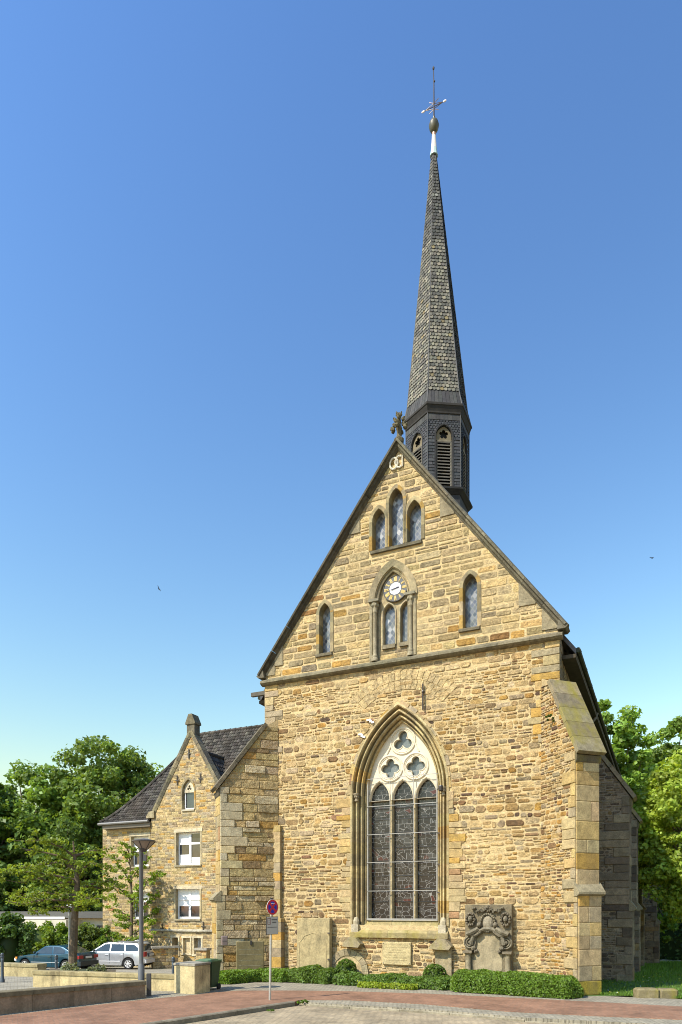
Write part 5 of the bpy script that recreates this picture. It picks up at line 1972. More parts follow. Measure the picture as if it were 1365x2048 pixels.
def tile_patch(mb, p00, U, V, nu, nv, inside, rng, nrm):
    """pantiles: U across, V up the slope (vectors per tile)"""
    for j in range(nv):
        for i in range(nu):
            b = p00 + U * i + V * j
            c = b + U * 0.5 + V * 0.5
            if not inside(c):
                continue
            lo, hi = nrm * 0.05, nrm * 0.015
            r = nrm * 0.055
            pts = []
            for (u, k) in ((0.0, 0.0), (0.25, 0.55), (0.5, 1.0), (0.75, 0.75), (1.0, 0.0)):
                pts.append(b + U * u + lo + r * k)
            for (u, k) in ((0.0, 0.0), (0.25, 0.55), (0.5, 1.0), (0.75, 0.75), (1.0, 0.0)):
                pts.append(b + U * u + V * 1.08 + hi + r * k)
            t = pick(TPAL, rng, 0.2)
            mb.add(pts, [(k, k + 1, 6 + k, 5 + k) for k in range(4)], t)
            fr_ = [p - lo * 0.9 for p in pts[:5]]
            mb.add(pts[:5] + fr_, [(k, 5 + k, 6 + k, k + 1) for k in range(4)], (0.02, 0.018, 0.016))


RDG = 4.6
rgx, rgz = AP(401, 1471, RDG)
rgx2, rgz2 = AP(521, 1455, RDG)
rgz = (rgz + rgz2) / 2
ex0 = AP(200, 1648, -0.15)[0]
ez0 = AP(200, 1648, -0.15)[1]
EY0 = -0.15
XR = xr1 = rgx2 + 1.5
roof = MB()
# bell-cast profile in (y, z): eave -> ridge
def rprof(t):
    y = EY0 + (RDG - EY0) * t
    z = ez0 + (rgz - ez0) * (t ** 1.22)
    return y, z
TS = sorted([k / 10 for k in range(11)] + [(0.46 - EY0) / (RDG - EY0)])
nst = len(TS) - 1
prof_pts = [rprof(t) for t in TS]
def hipx(t):
    return ex0 + (rgx - ex0) * t
for k in range(nst):
    (ya, za), (yb, zb_) = prof_pts[k], prof_pts[k + 1]
    ta, tb = TS[k], TS[k + 1]
    xr1 = gx0 - 0.06 if yb < 0.47 else XR
    roof.add([(hipx(ta), ya, za), (xr1, ya, za), (xr1, yb, zb_), (hipx(tb), yb, zb_)], [(0, 1, 2, 3)], (0.06, 0.052, 0.046))
    # hip end and rear slope
    roof.add([(hipx(ta), ya, za), (hipx(tb), yb, zb_), (hipx(tb), 2 * RDG - yb, zb_), (hipx(ta), 2 * RDG - ya, za)], [(0, 1, 2, 3)], (0.06, 0.052, 0.046))
    roof.add([(hipx(ta), 2 * RDG - ya, za), (hipx(tb), 2 * RDG - yb, zb_), (xr1, 2 * RDG - yb, zb_), (xr1, 2 * RDG - ya, za)], [(0, 1, 2, 3)], (0.06, 0.052, 0.046))
    U = Vector((0.21, 0, 0))
    Vv = Vector((0, yb - ya, zb_ - za))
    nr = Vector((0, -(zb_ - za), yb - ya)).normalized()
    nvr = max(1, int(round(Vv.length / 0.30)))
    tile_patch(roof, Vector((ex0, ya, za)), U, Vv / nvr, int((xr1 - ex0) / 0.21) + 1, nvr,
               lambda c, ta=ta, tb=tb, ya=ya, yb=yb, xe=xr1: c.x > hipx(ta + (tb - ta) * (c.y - ya) / (yb - ya)) and c.x < xe, ra2, nr)
# ridge and hip tiles
xr1 = XR
for k in range(int((xr1 - rgx) / 0.4)):
    x = rgx + k * 0.4
    roof.tube([(x, RDG, rgz + 0.05), (x + 0.42, RDG, rgz + 0.07)], [0.12, 0.135], 8, pick(TPAL, ra2))
for k in range(20):
    ta, tb = k / 20, (k + 1) / 20
    (ya, za), (yb, zb_) = rprof(ta), rprof(tb)
    roof.tube([(hipx(ta), ya, za + 0.08), (hipx(tb), yb, zb_ + 0.1)], [0.13, 0.11], 7, pick(TPAL, ra2))
o_ar = roof.build('tiled_roof', M_TILE, annex)
# cross roof behind the gable
crf = MB()
cz = agz - 1.05
slope_g = (agz - gfz) / (agx - gx0)
yend = RDG - 0.5
for s in (-1, 1):
    hwid = (cz - gfz) / slope_g + 0.35
    p = [(agx, 0.46, cz), (agx, yend, cz), (agx + s * hwid, yend * 0.12 + 0.3, cz - hwid * slope_g), (agx + s * hwid, 0.46, cz - hwid * slope_g)]
    crf.add([(agx, 0.46, cz), (agx, yend, cz), (agx + s * hwid, 0.9, cz - hwid * slope_g), (agx + s * hwid, 0.46, cz - hwid * slope_g)], [(0, 1, 2, 3)], (0.06, 0.052, 0.046))
    V_ = Vector((-s, 0, slope_g)).normalized() * 0.36
    U_ = Vector((0, 0.26, 0))
    nr = Vector((s * slope_g, 0, 1)).normalized()
    ln = hwid * math.hypot(1, slope_g)
    tile_patch(crf, Vector((agx + s * hwid, 0.46, cz - hwid * slope_g)), U_, V_, int(yend / 0.26), int(ln / 0.36),
               lambda c, s=s: (c.y - 0.46) < (yend - 0.46) * (1 - abs(c.x - agx) / hwid) + 0.3, ra2, nr)
for k in range(int((yend - 0.4) / 0.4)):
    crf.tube([(agx, 0.46 + k * 0.4, cz + 0.06), (agx, 0.46 + k * 0.4 + 0.42, cz + 0.08)], [0.12, 0.135], 8, pick(TPAL, ra2))
crf.build('cross_roof', M_TILE, o_ar)
ge = MB()
ge.tube([(ex0 - 0.05, EY0 - 0.07, ez0 - 0.03), (gx0 - 0.05, EY0 - 0.07, ez0 - 0.03)], 0.085, 8, (0.17, 0.165, 0.15))
ge.box((ex0 + 0.2, EY0 + 0.02, ez0 - 0.34), (gx0, 0.24, ez0 - 0.06), (0.12, 0.10, 0.075))
ge.build('eaves_gutter', M_METAL, annex)
# brick chimney stack against the church
ch = MB()
cx0, cz0 = AP(522, 1480, 1.0)
wxx, wyy = l2w(-6.35, 2.2)
chm = MB()
zt_c = LP(524, 1425, 2.2)[1]
for k in range(int((zt_c - 7.0) / 0.085)):
    z = 7.0 + k * 0.085
    chm.box((-6.62, 2.0, z + 0.004), (-5.58, 2.5, z + 0.081), pick([((0.36, 0.14, 0.075), 2), ((0.30, 0.11, 0.06), 2), ((0.42, 0.18, 0.10), 1)], ra2))
chm.build('brick_pier', M_ASHLAR, church)

# ================================================================== low walls, paving, street
# ground terrain
def ground_sheet(name, xs, ys, zoff, mat, kind='structure', inside=None):
    m = MB()
    for i in range(len(xs) - 1):
        for j in range(len(ys) - 1):
            c = ((xs[i] + xs[i + 1]) / 2, (ys[j] + ys[j + 1]) / 2)
            if inside and not inside(*c):
                continue
            m.add([(xs[i], ys[j], gz(ys[j]) + zoff), (xs[i + 1], ys[j], gz(ys[j]) + zoff), (xs[i + 1], ys[j + 1], gz(ys[j + 1]) + zoff), (xs[i], ys[j + 1], gz(ys[j + 1]) + zoff)], [(0, 1, 2, 3)])
    o = m.build(name, mat)
    o['kind'] = kind
    return o


ground_sheet('ground', [-900, -200, -60, -20, 20, 60, 200, 900], [-300, -30, 0, 25, 30, 40, 60, 100, 300, 1500], -0.16, M_GROUND)
ground_sheet('forecourt', [-60, 8.0], [20.0, 25, 30, 35, 40, 45, 60], -0.024, M_YARD, inside=lambda x, y: y > 20.0)


def poly_sheet(name, pts, z, mat, depth=None, edge_tint=(0.3, 0.27, 0.22), kind='structure'):
    m = MB()
    m.plate(pts, [], lambda a, b, d: (a, b, z + d), 0.0, tint=(1, 1, 1))
    if depth:
        n = len(pts)
        vs = [(a, b, z) for a, b in pts] + [(a, b, z - depth) for a, b in pts]
        m.add(vs, [(k, (k + 1) % n, n + (k + 1) % n, n + k) for k in range(n)], edge_tint)
    o = m.build(name, mat)
    o['kind'] = kind
    return o


RZ = -0.12
poly_sheet('road', [(-60, -20), (60, -20), (60, 19.2), (-1.0, 21.5), (-60, 21.5)], RZ, M_ROAD)
# kerb line (street edge): from lower left up to the corner, then along the church
kl = [gp(-700, 2210), gp(100, 2078), gp(330, 2043), gp(470, 2022), gp(590, 2003.5)]
kr = [gp(612, 2003), gp(700, 2009), gp(800, 2014), gp(900, 2021), gp(1050, 2034), gp(1230, 2043), gp(1500, 2056), gp(2300, 2096)]
red_top = [gp(2300, 2060), gp(1365, 2013), gp(1180, 2003), gp(1020, 1995), gp(850, 1987), gp(700, 1982.5), gp(600, 1981), gp(480, 1981), gp(428, 1985), gp(395, 1989), gp(290, 1999), gp(0, 2032), gp(-700, 2120)]
sett_in = [gp(2300, 2082), gp(1500, 2048), gp(1365, 2039), gp(1200, 2032), gp(1020, 2023), gp(850, 2008), gp(700, 2000), gp(612, 1999)]
red_poly = kl + [gp(598, 2000)] + list(reversed(sett_in)) + red_top
poly_sheet('pavement', red_poly, 0.0, M_RED, 0.3)
poly_sheet('sett_strip', [gp(600, 2001.2)] + kr + sett_in[:-1] + [gp(612, 1999.6)], -0.012, M_SETT, 0.3)
back = [gp(2300, 2030), gp(1365, 1998), gp(1170, 1990), (5.6, 23.0), (-2.4, 25.0), (-6.0, 25.0), (-9.0, 22.0), (-16.0, 19.0), (-40, 16)]
poly_sheet('paved_apron', list(reversed(red_top)) + back, -0.008, M_SETT, 0.2)
# kerb stones
def kerb(path, w, h0, h1, tint, name, hfun=None):
    m = MB()
    # resample in stones of about a metre
    P_ = [Vector((a, b, 0)) for a, b in path]
    segs = []
    for a, b in zip(P_[:-1], P_[1:]):
        n = max(1, int((b - a).length / 1.0))
        for k in range(n):
            segs.append((a.lerp(b, k / n), a.lerp(b, (k + 1) / n)))
    for a, b in segs:
        d = (b - a)
        L_ = d.length
        if L_ < 0.02:
            continue
        d.normalize()
        nrm = Vector((-d.y, d.x, 0))
        g = 0.006
        a2, b2 = a + d * g, b - d * g
        vs = []
        top = hfun(a) if hfun else h1
        for p in (a2, b2):
            for (o_, z) in ((-0.02, h0), (w, h0), (w, top), (0.012, top), (-0.02, top - 0.025)):
                vs.append((p.x + nrm.x * o_, p.y + nrm.y * o_, z))
        k_ = 1 + R0.uniform(-0.12, 0.12)
        m.add(vs, [(i, (i + 1) % 5, 5 + (i + 1) % 5, 5 + i) for i in range(5)] + [(4, 3, 2, 1, 0), (5, 6, 7, 8, 9)], tuple(x * k_ for x in tint))
    o = m.build(name, M_CONC)
    o['kind'] = 'structure'
    return o


kerb(kl, 0.14, RZ - 0.1, 0.012, (0.19, 0.165, 0.12), 'kerb')
kerb([gp(600, 2001.5)] + kr, 0.16, RZ - 0.1, -0.02, (0.27, 0.24, 0.17), 'low_kerb', hfun=lambda p: -0.045 if p.x < 3 else -0.085)

# lawn at the side of the church
lawn_pts = [gp(1172, 1991), gp(1365, 1997), gp(2300, 2028), (60, 22), (60, 60), (9, 60), (7.6, 30)]
xs = list(np.linspace(6.5, 60, 60))
ys = [19.0 + 0.5 * k for k in range(30)] + [34 + 2 * k for k in range(14)]
edge = lambda x: 21.28 - (x - 7.5) * 0.41
ground_sheet('lawn', xs, ys, 0.0, M_LAWN, inside=lambda x, y: y > edge(x) + 0.1 and x > 6.6)


# ---- leaves
def quads_mesh(name, P, A, B, tints, mats, parent=None, mi=None):
    """P centre, A half-length vector, B half-width vector -> two-triangle kite leaves"""
    n = len(P)
    V = np.empty((n, 4, 3), dtype=np.float32)
    V[:, 0] = P - A
    V[:, 1] = P + B - A * 0.1
    V[:, 2] = P + A
    V[:, 3] = P - B - A * 0.1
    return V


LT = [(0.075, 0.135, 0.022), (0.055, 0.105, 0.018), (0.10, 0.165, 0.028), (0.04, 0.08, 0.016)]


def leaf_arrays(centers, rad_, n, size, rng, up=0.35, shell=0.0, asp=0.62, flat=1.0):
    """n leaves round every centre (arrays of centres and radii)"""
    k = rng.integers(0, len(centers), n)
    d = rng.normal(size=(n, 3))
    d /= np.linalg.norm(d, axis=1)[:, None]
    r = rng.random(n) ** (1 / 3.0)
    r = shell + (1 - shell) * r
    P = centers[k] + d * (r * rad_[k])[:, None] * np.array([1, 1, flat])
    nr = rng.normal(size=(n, 3)) + d * 0.7
    nr[:, 2] += up * 2
    nr /= np.linalg.norm(nr, axis=1)[:, None]
    t = rng.normal(size=(n, 3))
    t -= nr * np.sum(t * nr, axis=1)[:, None]
    t /= np.linalg.norm(t, axis=1)[:, None]
    b = np.cross(nr, t)
    s = size * rng.uniform(0.6, 1.3, n)
    return P, t * s[:, None], b * (s * asp)[:, None], k


def leaf_object(name, parts, mat, tints, parent=None, loc=None, label=None, extra=None):
    """parts: list of (P,A,B) -> one mesh; tints array per leaf"""
    P = np.concatenate([p[0] for p in parts])
    A = np.concatenate([p[1] for p in parts])
    B = np.concatenate([p[2] for p in parts])
    n = len(P)
    V = quads_mesh(name, P, A, B, None, None)
    me = bpy.data.meshes.new(name)
    ev, ef, et = (extra.v, extra.f, extra.t) if extra else ([], [], [])
    nev = len(ev)
    loops_e = sum(len(f) for f in ef)
    me.vertices.add(n * 4 + nev)
    co = np.concatenate([V.reshape(-1, 3), np.array(ev, dtype=np.float32).reshape(-1, 3)]) if nev else V.reshape(-1, 3)
    me.vertices.foreach_set('co', co.ravel())
    me.loops.add(n * 4 + loops_e)
    li = np.arange(n * 4, dtype=np.int32)
    if nev:
        li = np.concatenate([li, np.array([n * 4 + k for f in ef for k in f], dtype=np.int32)])
    me.loops.foreach_set('vertex_index', li)
    me.polygons.add(n + len(ef))
    ls = np.arange(0, n * 4, 4, dtype=np.int32)
    if nev:
        o_, st_ = n * 4, []
        for f in ef:
            st_.append(o_)
            o_ += len(f)
        ls = np.concatenate([ls, np.array(st_, dtype=np.int32)])
    me.polygons.foreach_set('loop_start', ls)
    me.materials.append(mat)
    me.update(calc_edges=True)
    at_ = me.attributes.new('tint', 'FLOAT_COLOR', 'FACE')
    arr = np.ones((n + len(ef), 4), dtype=np.float32)
    arr[:n, :3] = tints
    if nev:
        arr[n:, :3] = np.array(et, dtype=np.float32)
    at_.data.foreach_set('color', arr.ravel())
    o = bpy.data.objects.new(name, me)
    col.objects.link(o)
    if parent:
        o.parent = parent
    if loc is not None:
        o.location = loc
    return o


def tint_leaves(n, base, rng, var=0.25, k=None, kv=0.15):
    b = np.array(base, dtype=np.float32)[None, :] * (1 + rng.uniform(-var, var, (n, 1)))
    if k is not None:
        cl_ = 1 + rng.uniform(-kv, kv, (k.max() + 1, 1))
        b = b * cl_[k]
    b = b * (1 + rng.uniform(-0.06, 0.06, (n, 3)))
    return b


def tree(name, x, y, h, crown_r, label, cat='tree', seed=1, base=(0.075, 0.135, 0.024), nclump=70, nleaf=16000, leaf=0.17, crown_bottom=0.25, squash=1.0, trunk_r=0.3, group=None, z0=None, clump_r=(0.5, 1.1), lean=(0, 0), shell=0.55):
    z0 = gz(y) if z0 is None else z0
    root = empty(name, (x, y, z0))
    tag(root, label, cat, group)
    rng = np.random.default_rng(seed)
    rr = random.Random(seed)
    zc = h * (crown_bottom + 1) / 2
    hz = h * (1 - crown_bottom) / 2
    # clump centres: boughs spread evenly round the crown, each a bunch of clumps of its own
    C, Rr_ = [], []
    nl = 34
    lob = []
    for i in range(nl):
        zz = 1 - 1.75 * (i + 0.5) / nl
        lob.append((i * 2.39996 + rr.uniform(-0.4, 0.4), math.asin(max(-1, min(1, zz))), rr.uniform(0.82, 1.06)))
    for _ in range(nclump * 2):
        a, e, q = rr.choice(lob)
        a += rr.gauss(0, 0.30)
        e += rr.gauss(0, 0.22)
        e = max(-1.2, min(1.5, e))
        s = q * (shell + (1 - shell) * rr.random() ** 0.6)
        wz = 1.0 if e > 0 else 0.95
        ce = math.cos(e) ** 0.6 if math.cos(e) > 0 else 0.0
        C.append((crown_r * s * ce * math.cos(a) * wz + lean[0], crown_r * s * ce * math.sin(a) * wz + lean[1], zc + hz * s * math.sin(e) * squash))
        Rr_.append(rr.uniform(*clump_r) * crown_r * 0.24)
    C, Rr_ = np.array(C), np.array(Rr_)
    nleaf = int(nleaf * 1.5)
    P, A, B, k = leaf_arrays(C, Rr_, nleaf, leaf, rng, up=0.4, shell=0.0, flat=0.7)
    leaf_object('crown', [(P, A, B)], M_LEAF, tint_leaves(nleaf, (base[0] * 2.95, base[1] * 2.35, base[2] * 2.3), rng, 0.30, k, 0.25), root)
    tm = MB()
    zt = zc - hz * 0.1
    tm.tube([(0, 0, -0.3), (0.05, 0.0, h * 0.12), (0.02 + lean[0] * 0.3, 0.05, zt * 0.6), (lean[0], lean[1], zt), (lean[0], lean[1], zc + hz * 0.55)], [trunk_r * 1.25, trunk_r, trunk_r * 0.85, trunk_r * 0.6, trunk_r * 0.15], 8, (0.16, 0.13, 0.09))
    idx = list(range(len(C)))
    rr.shuffle(idx)
    for i in idx[:min(34, len(idx))]:
        c = C[i]
        st_ = rr.uniform(0.45, 1.0)
        s0 = Vector((lean[0] * st_, lean[1] * st_, zt * (0.35 + 0.65 * st_)))
        e_ = Vector(c)
        mid = s0.lerp(e_, 0.5) + Vector((rr.uniform(-.3, .3), rr.uniform(-.3, .3), crown_r * 0.08))
        r0 = trunk_r * rr.uniform(0.22, 0.42)
        tm.tube([s0, mid, e_], [r0, r0 * 0.6, r0 * 0.2], 6, (0.15, 0.125, 0.085))
    tm.build('trunk', M_BARK, root)
    return root


def treepx(name, px, ptop, Y, crown_px, label, **kw):
    p = at(px, ptop, Y)
    z0 = gz(Y)
    return tree(name, p.x, Y, p.z - z0, crown_px / F * Y, label, z0=z0, **kw)


# ---- background trees
GT = 'trees behind the houses and church'
treepx('broadleaf_tree', 228, 1488, 62, 128, 'large dark green tree behind the tiled roof of the stone house', seed=101, nclump=120, nleaf=30000, leaf=0.20, crown_bottom=0.02, base=(0.055, 0.105, 0.022), group=GT, trunk_r=0.5)
treepx('broadleaf_tree', 72, 1528, 60, 118, 'rounded green tree rising over the flat-roofed building', seed=102, nclump=105, nleaf=26000, leaf=0.20, crown_bottom=0.0, base=(0.055, 0.11, 0.02), group=GT, trunk_r=0.45)
treepx('broadleaf_tree', -25, 1548, 56, 95, 'dark tree cut by the picture edge beyond the flat-roofed building', seed=103, nclump=90, nleaf=20000, leaf=0.20, crown_bottom=0.0, base=(0.042, 0.088, 0.018), group=GT, trunk_r=0.45)
treepx('broadleaf_tree', 150, 1640, 57, 95, 'lower dense tree filling the gap behind the young street tree', seed=104, nclump=90, nleaf=20000, leaf=0.19, crown_bottom=0.0, base=(0.05, 0.098, 0.022), group=GT, trunk_r=0.35)
treepx('broadleaf_tree', 1235, 1405, 58, 85, 'tall loose tree beside the long eaves of the church', seed=105, nclump=95, nleaf=20000, leaf=0.21, crown_bottom=0.12, base=(0.065, 0.13, 0.022), group=GT, trunk_r=0.35, shell=0.35)
treepx('broadleaf_tree', 1345, 1430, 60, 85, 'tall thin tree with gaps of sky above the bright tree', seed=106, nclump=70, nleaf=15000, leaf=0.21, crown_bottom=0.15, base=(0.065, 0.125, 0.028), group=GT, trunk_r=0.35, shell=0.3)
treepx('broadleaf_tree', 1385, 1480, 36, 110, 'bright yellow-green maple in full sun beside the church lawn', seed=107, nclump=130, nleaf=34000, leaf=0.125, crown_bottom=0.16, base=(0.105, 0.175, 0.026), group=GT, trunk_r=0.25)
treepx('broadleaf_tree', 1310, 1640, 48, 52, 'small leafy tree between the far buttress and the bright maple', seed=108, nclump=70, nleaf=14000, leaf=0.16, crown_bottom=0.05, base=(0.07, 0.14, 0.022), group=GT, trunk_r=0.2)
treepx('broadleaf_tree', 1300, 1560, 66, 80, 'shaded tree deep behind the church end', seed=109, nclump=80, nleaf=14000, leaf=0.22, crown_bottom=0.0, base=(0.045, 0.09, 0.02), group=GT, trunk_r=0.3)


# ---- shrubs and hedges
def shrub(name, x, y, r, h, label, cat='shrub', seed=1, base=(0.08, 0.14, 0.025), nleaf=5000, leaf=0.07, group=None, z0=None, nclump=30, core=True, flatb=0.1, rough=0.25):
    z0 = gz(y) if z0 is None else z0
    rng = np.random.default_rng(seed)
    rr = random.Random(seed)
    C, Rr_ = [], []
    rx, ry = r if isinstance(r, tuple) else (r, r)
    for _ in range(nclump):
        a, e = rr.uniform(0, 6.283), math.asin(rr.uniform(-0.35, 1.0))
        s = rr.uniform(0.6, 0.92) if cat != 'topiary' else rr.uniform(0.90, 0.95)
        C.append((rx * s * math.cos(e) * math.cos(a), ry * s * math.cos(e) * math.sin(a), h * 0.45 + h * 0.55 * s * math.sin(e)))
        Rr_.append(rr.uniform(0.6, 1.2) * min(rx, ry, h) * rough)
    P, A, B, k = leaf_arrays(np.array(C), np.array(Rr_), nleaf, leaf, rng, up=0.3, shell=0.2)
    P[:, 2] = np.maximum(P[:, 2], 0.02)
    ex_ = None
    if core:
        ex_ = MB()
        ex_.ball((0, 0, h * 0.40), 1.0, rx * (0.78 if cat == 'topiary' else 0.5), ry * (0.78 if cat == 'topiary' else 0.5), h * (0.42 if cat == 'topiary' else 0.34), 14, 8, (base[0] * 0.5, base[1] * 0.5, base[2] * 0.5), wob=0.12, rng=rr)
    o = leaf_object(name, [(P, A, B)], M_LEAF, tint_leaves(nleaf, base, rng, 0.28, k, 0.18), None, (x, y, z0), extra=ex_)
    tag(o, label, cat, group)
    return o


def hedge(name, pts, w, h, label, seed, base, nleaf, leaf=0.045, bumpy=0.12, extra_top=None, cat='hedge', group=None, round_ends=True):
    """clipped strip along world points, leaves in a rounded shell over a dark core"""
    rng = np.random.default_rng(seed)
    rr = random.Random(seed)
    P_ = [Vector((a, b, 0)) for a, b in pts]
    lens = [(b - a).length for a, b in zip(P_[:-1], P_[1:])]
    tot = sum(lens)
    def along(s):
        for (a, b), l in zip(zip(P_[:-1], P_[1:]), lens):
            if s <= l:
                d = (b - a).normalized()
                return a + d * s, d
            s -= l
        d = (P_[-1] - P_[-2]).normalized()
        return P_[-1], d
    org = P_[0].lerp(P_[-1], 0.5)
    Pn, A_, B_ = [], [], []
    hs = lambda s: h(s / tot) if callable(h) else h
    n = nleaf
    s_ = rng.uniform(0, tot, n)
    th = rng.uniform(-0.15, math.pi + 0.15, n)
    outp = np.empty((n, 3))
    nrmv = np.empty((n, 3))
    for i in range(n):
        c, d = along(s_[i])
        nr = Vector((-d.y, d.x, 0))
        hh = hs(s_[i])
        endf = min(1.0, min(s_[i], tot - s_[i]) / (w * 0.32)) if round_ends else 1.0
        endf = max(0.15, math.sin(endf * math.pi / 2))
        bz = 1 + bumpy * mnoise.noise((c.x * 1.9, c.y * 1.9, seed)) + bumpy * 0.8 * mnoise.noise((c.x * 5, c.y * 5, th[i] * 2 + seed))
        ex = 0.62
        ca, sa = math.cos(th[i]), math.sin(th[i])
        lx_ = math.copysign(abs(ca) ** ex, ca) * w / 2 * endf
        lz_ = max(0.0, math.copysign(abs(sa) ** ex, sa)) * hh * (0.35 + 0.65 * endf)
        k = (1.04 - 0.26 * rng.random() ** 2.0) * bz
        p = c + nr * lx_ * k
        outp[i] = (p.x - org.x, p.y - org.y, max(0.02, lz_ * k if sa > 0 else rng.uniform(0.02, 0.2)))
        nv_ = nr * ca + Vector((0, 0, 1)) * max(sa, 0)
        nrmv[i] = nv_
    nr = nrmv + rng.normal(size=(n, 3)) * 1.1
    nr[:, 2] += 0.35
    nr /= np.linalg.norm(nr, axis=1)[:, None]
    t = rng.normal(size=(n, 3))
    t -= nr * np.sum(t * nr, axis=1)[:, None]
    t /= np.linalg.norm(t, axis=1)[:, None]
    b = np.cross(nr, t)
    sz = leaf * rng.uniform(0.6, 1.35, n)
    core = MB()
    ns_ = max(4, int(tot / 0.3))
    rings = []
    for i in range(ns_ + 1):
        s = tot * i / ns_
        c, d = along(min(max(s, 0.05), tot - 0.05))
        nrv = Vector((-d.y, d.x, 0))
        endf = max(0.15, math.sin(min(1.0, min(s, tot - s) / (w * 0.6)) * math.pi / 2)) if round_ends else 1
        hh = hs(s) * (0.35 + 0.65 * endf)
        ring = []
        for (a, z) in ((-0.5, 0.0), (-0.5, 0.55), (-0.36, 0.85), (0, 0.92), (0.36, 0.85), (0.5, 0.55), (0.5, 0.0)):
            p = c + nrv * a * w * 0.88 * endf
            ring.append((p.x - org.x, p.y - org.y, z * hh * 0.92))
        rings.append(ring)
    vs = [p for r in rings for p in r]
    fs = [(i * 7 + k, i * 7 + k + 1, (i + 1) * 7 + k + 1, (i + 1) * 7 + k) for i in range(ns_) for k in range(6)]
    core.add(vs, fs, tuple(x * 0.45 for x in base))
    o = leaf_object(name, [(outp, t * sz[:, None], b * (sz * 0.6)[:, None])], M_LEAF, tint_leaves(n, tuple(v * 0.98 for v in base), rng, 0.45), None, (org.x, org.y, gz(org.y)), extra=core)
    tag(o, label, cat, group)
    return o


GH = 'hedges along the church front'
def fl(px, dy):
    """point in front of the facade by dy metres, under pixel column px"""
    return l2w(lx(px, -dy), -dy)
hedge('clipped_hedge', [(gp(428, 1968)[0] + 0.15, 24.35), fl(520, 1.35), fl(585, 1.35)], 0.8, lambda t: 0.43, 'low clipped bright green hedge in front of the rock-faced buttress', 201, (0.15, 0.25, 0.03), 12000, 0.04, 0.08, group=GH)
hedge('loose_hedge', [fl(572, 1.1), fl(630, 1.15), fl(676, 1.2)], 0.9, lambda t: 0.40 + 0.14 * math.exp(-((t - 0.6) / 0.3) ** 2), 'loose dark leafy bush row in front of the tall pale slab', 202, (0.125, 0.20, 0.035), 11000, 0.05, 0.22, group=GH)
hedge('loose_hedge', [fl(668, 1.25), fl(790, 1.25), fl(912, 1.25)], 0.85, lambda t: 0.37 + 0.04 * math.sin(t * 15), 'uneven shrub row below the inscribed plaque', 203, (0.12, 0.20, 0.035), 12000, 0.05, 0.2, group=GH)
hedge('clipped_hedge', [fl(900, 1.35), fl(1000, 1.4), fl(1165, 1.75)], 1.25, lambda t: 0.64 - 0.05 * t * t, 'broad rounded clipped hedge in front of the carved epitaph', 204, (0.135, 0.225, 0.028), 24000, 0.038, 0.08, group=GH)
def ball(px, ptop, dy, r, label, seed):
    x, y = fl(px, dy)
    zt = LP(px, ptop, -dy)[1]
    shrub('box_ball', x, y, r, zt, label, 'topiary', seed, (0.12, 0.20, 0.03), 7000, 0.026, 'clipped box balls by the church wall', 0.0, 260, True, rough=0.07)
ball(693, 1917, 0.55, 0.40, 'rounded box bush under the small round arched niche', 211)
ball(870, 1927, 0.55, 0.42, 'rounded box bush beside the stone corbel near the epitaph', 212)
# yellow-green low fringe in front of the middle shrubs
hedge('ground_cover', [fl(716, 1.85), fl(770, 1.85), fl(835, 1.85)], 0.4, 0.16, 'low yellow-green fringe of plants along the paving edge', 205, (0.26, 0.34, 0.03), 2600, 0.04, 0.3, cat='ground cover')
# weed tuft at the kerb corner
wx, wy = gp(605, 2003)
shrub('weed_tuft', wx, wy + 0.02, (0.24, 0.10), 0.10, 'small green weed tuft at the end of the dark kerb', 'weed', 221, (0.10, 0.17, 0.02), 260, 0.035, None, RZ + 0.06, 14, False)

wx, wy = gp(543, 2015)
shrub('weed_tuft', wx, wy - 0.05, (0.12, 0.06), 0.06, 'tiny weed growing halfway along the dark kerb face', 'weed', 222, (0.10, 0.17, 0.02), 90, 0.03, None, RZ + 0.02, 8, False)
wp_ = at(1102, 1440, 22.1)
shrub('wall_plant', wp_.x, wp_.y, (0.22, 0.10), 0.42, 'small green plant rooted high in the rubble buttress flank', 'wall plant', 223, (0.10, 0.15, 0.03), 260, 0.035, None, wp_.z - 0.2, 12, False)

# ---- grass on the lawn, with daisies and dandelions
rng = np.random.default_rng(5)
n = 110000
# denser close to the camera
gx_ = rng.uniform(7.0, 30, n)
gy_ = edge(gx_) + 0.12 + rng.random(n) ** 1.9 * 36
lxx = (gx_ - OX) * CT + (gy_ - OY) * (-ST)
lyy = (gx_ - OX) * ST + (gy_ - OY) * CT
keep = ~((lxx < HW + 0.02) & (lyy > 0)) & ~((lyy > -1.2) & (lyy < 0.2) & (lxx < 6.6))
gx_, gy_ = gx_[keep], gy_[keep]
n = len(gx_)
gzv = np.where(gy_ <= 25, 0.0, -0.05 * (np.minimum(gy_, 60) - 25))
far = 1 + np.maximum(gy_ - 24, 0) / 9
hgt = rng.uniform(0.04, 0.11, n) * np.minimum(far, 2.2)
P = np.stack([gx_, gy_, gzv + hgt * 0.45], 1)
A = np.stack([rng.normal(0, 0.02, n), rng.normal(0, 0.02, n), hgt * 0.55], 1)
ang = rng.uniform(0, 6.28, n)
B = np.stack([np.cos(ang) * 0.010 * far, np.sin(ang) * 0.010 * far, np.zeros(n)], 1)
o = leaf_object('grass', [(P, A, B)], M_LEAF, tint_leaves(n, (0.12, 0.22, 0.028), rng, 0.4))
tag(o, 'mown lawn grass beside the church', 'grass', kind='stuff')
n = 900
idx = rng.integers(0, len(gx_), n)
P = np.stack([gx_[idx], gy_[idx], gzv[idx] + 0.10], 1)
a_ = rng.uniform(0, 6.28, n)
sz = 0.022
A = np.stack([np.cos(a_) * sz, np.sin(a_) * sz, np.full(n, 0.012)], 1)
B = np.stack([-np.sin(a_) * sz, np.cos(a_) * sz, np.full(n, 0.006)], 1)
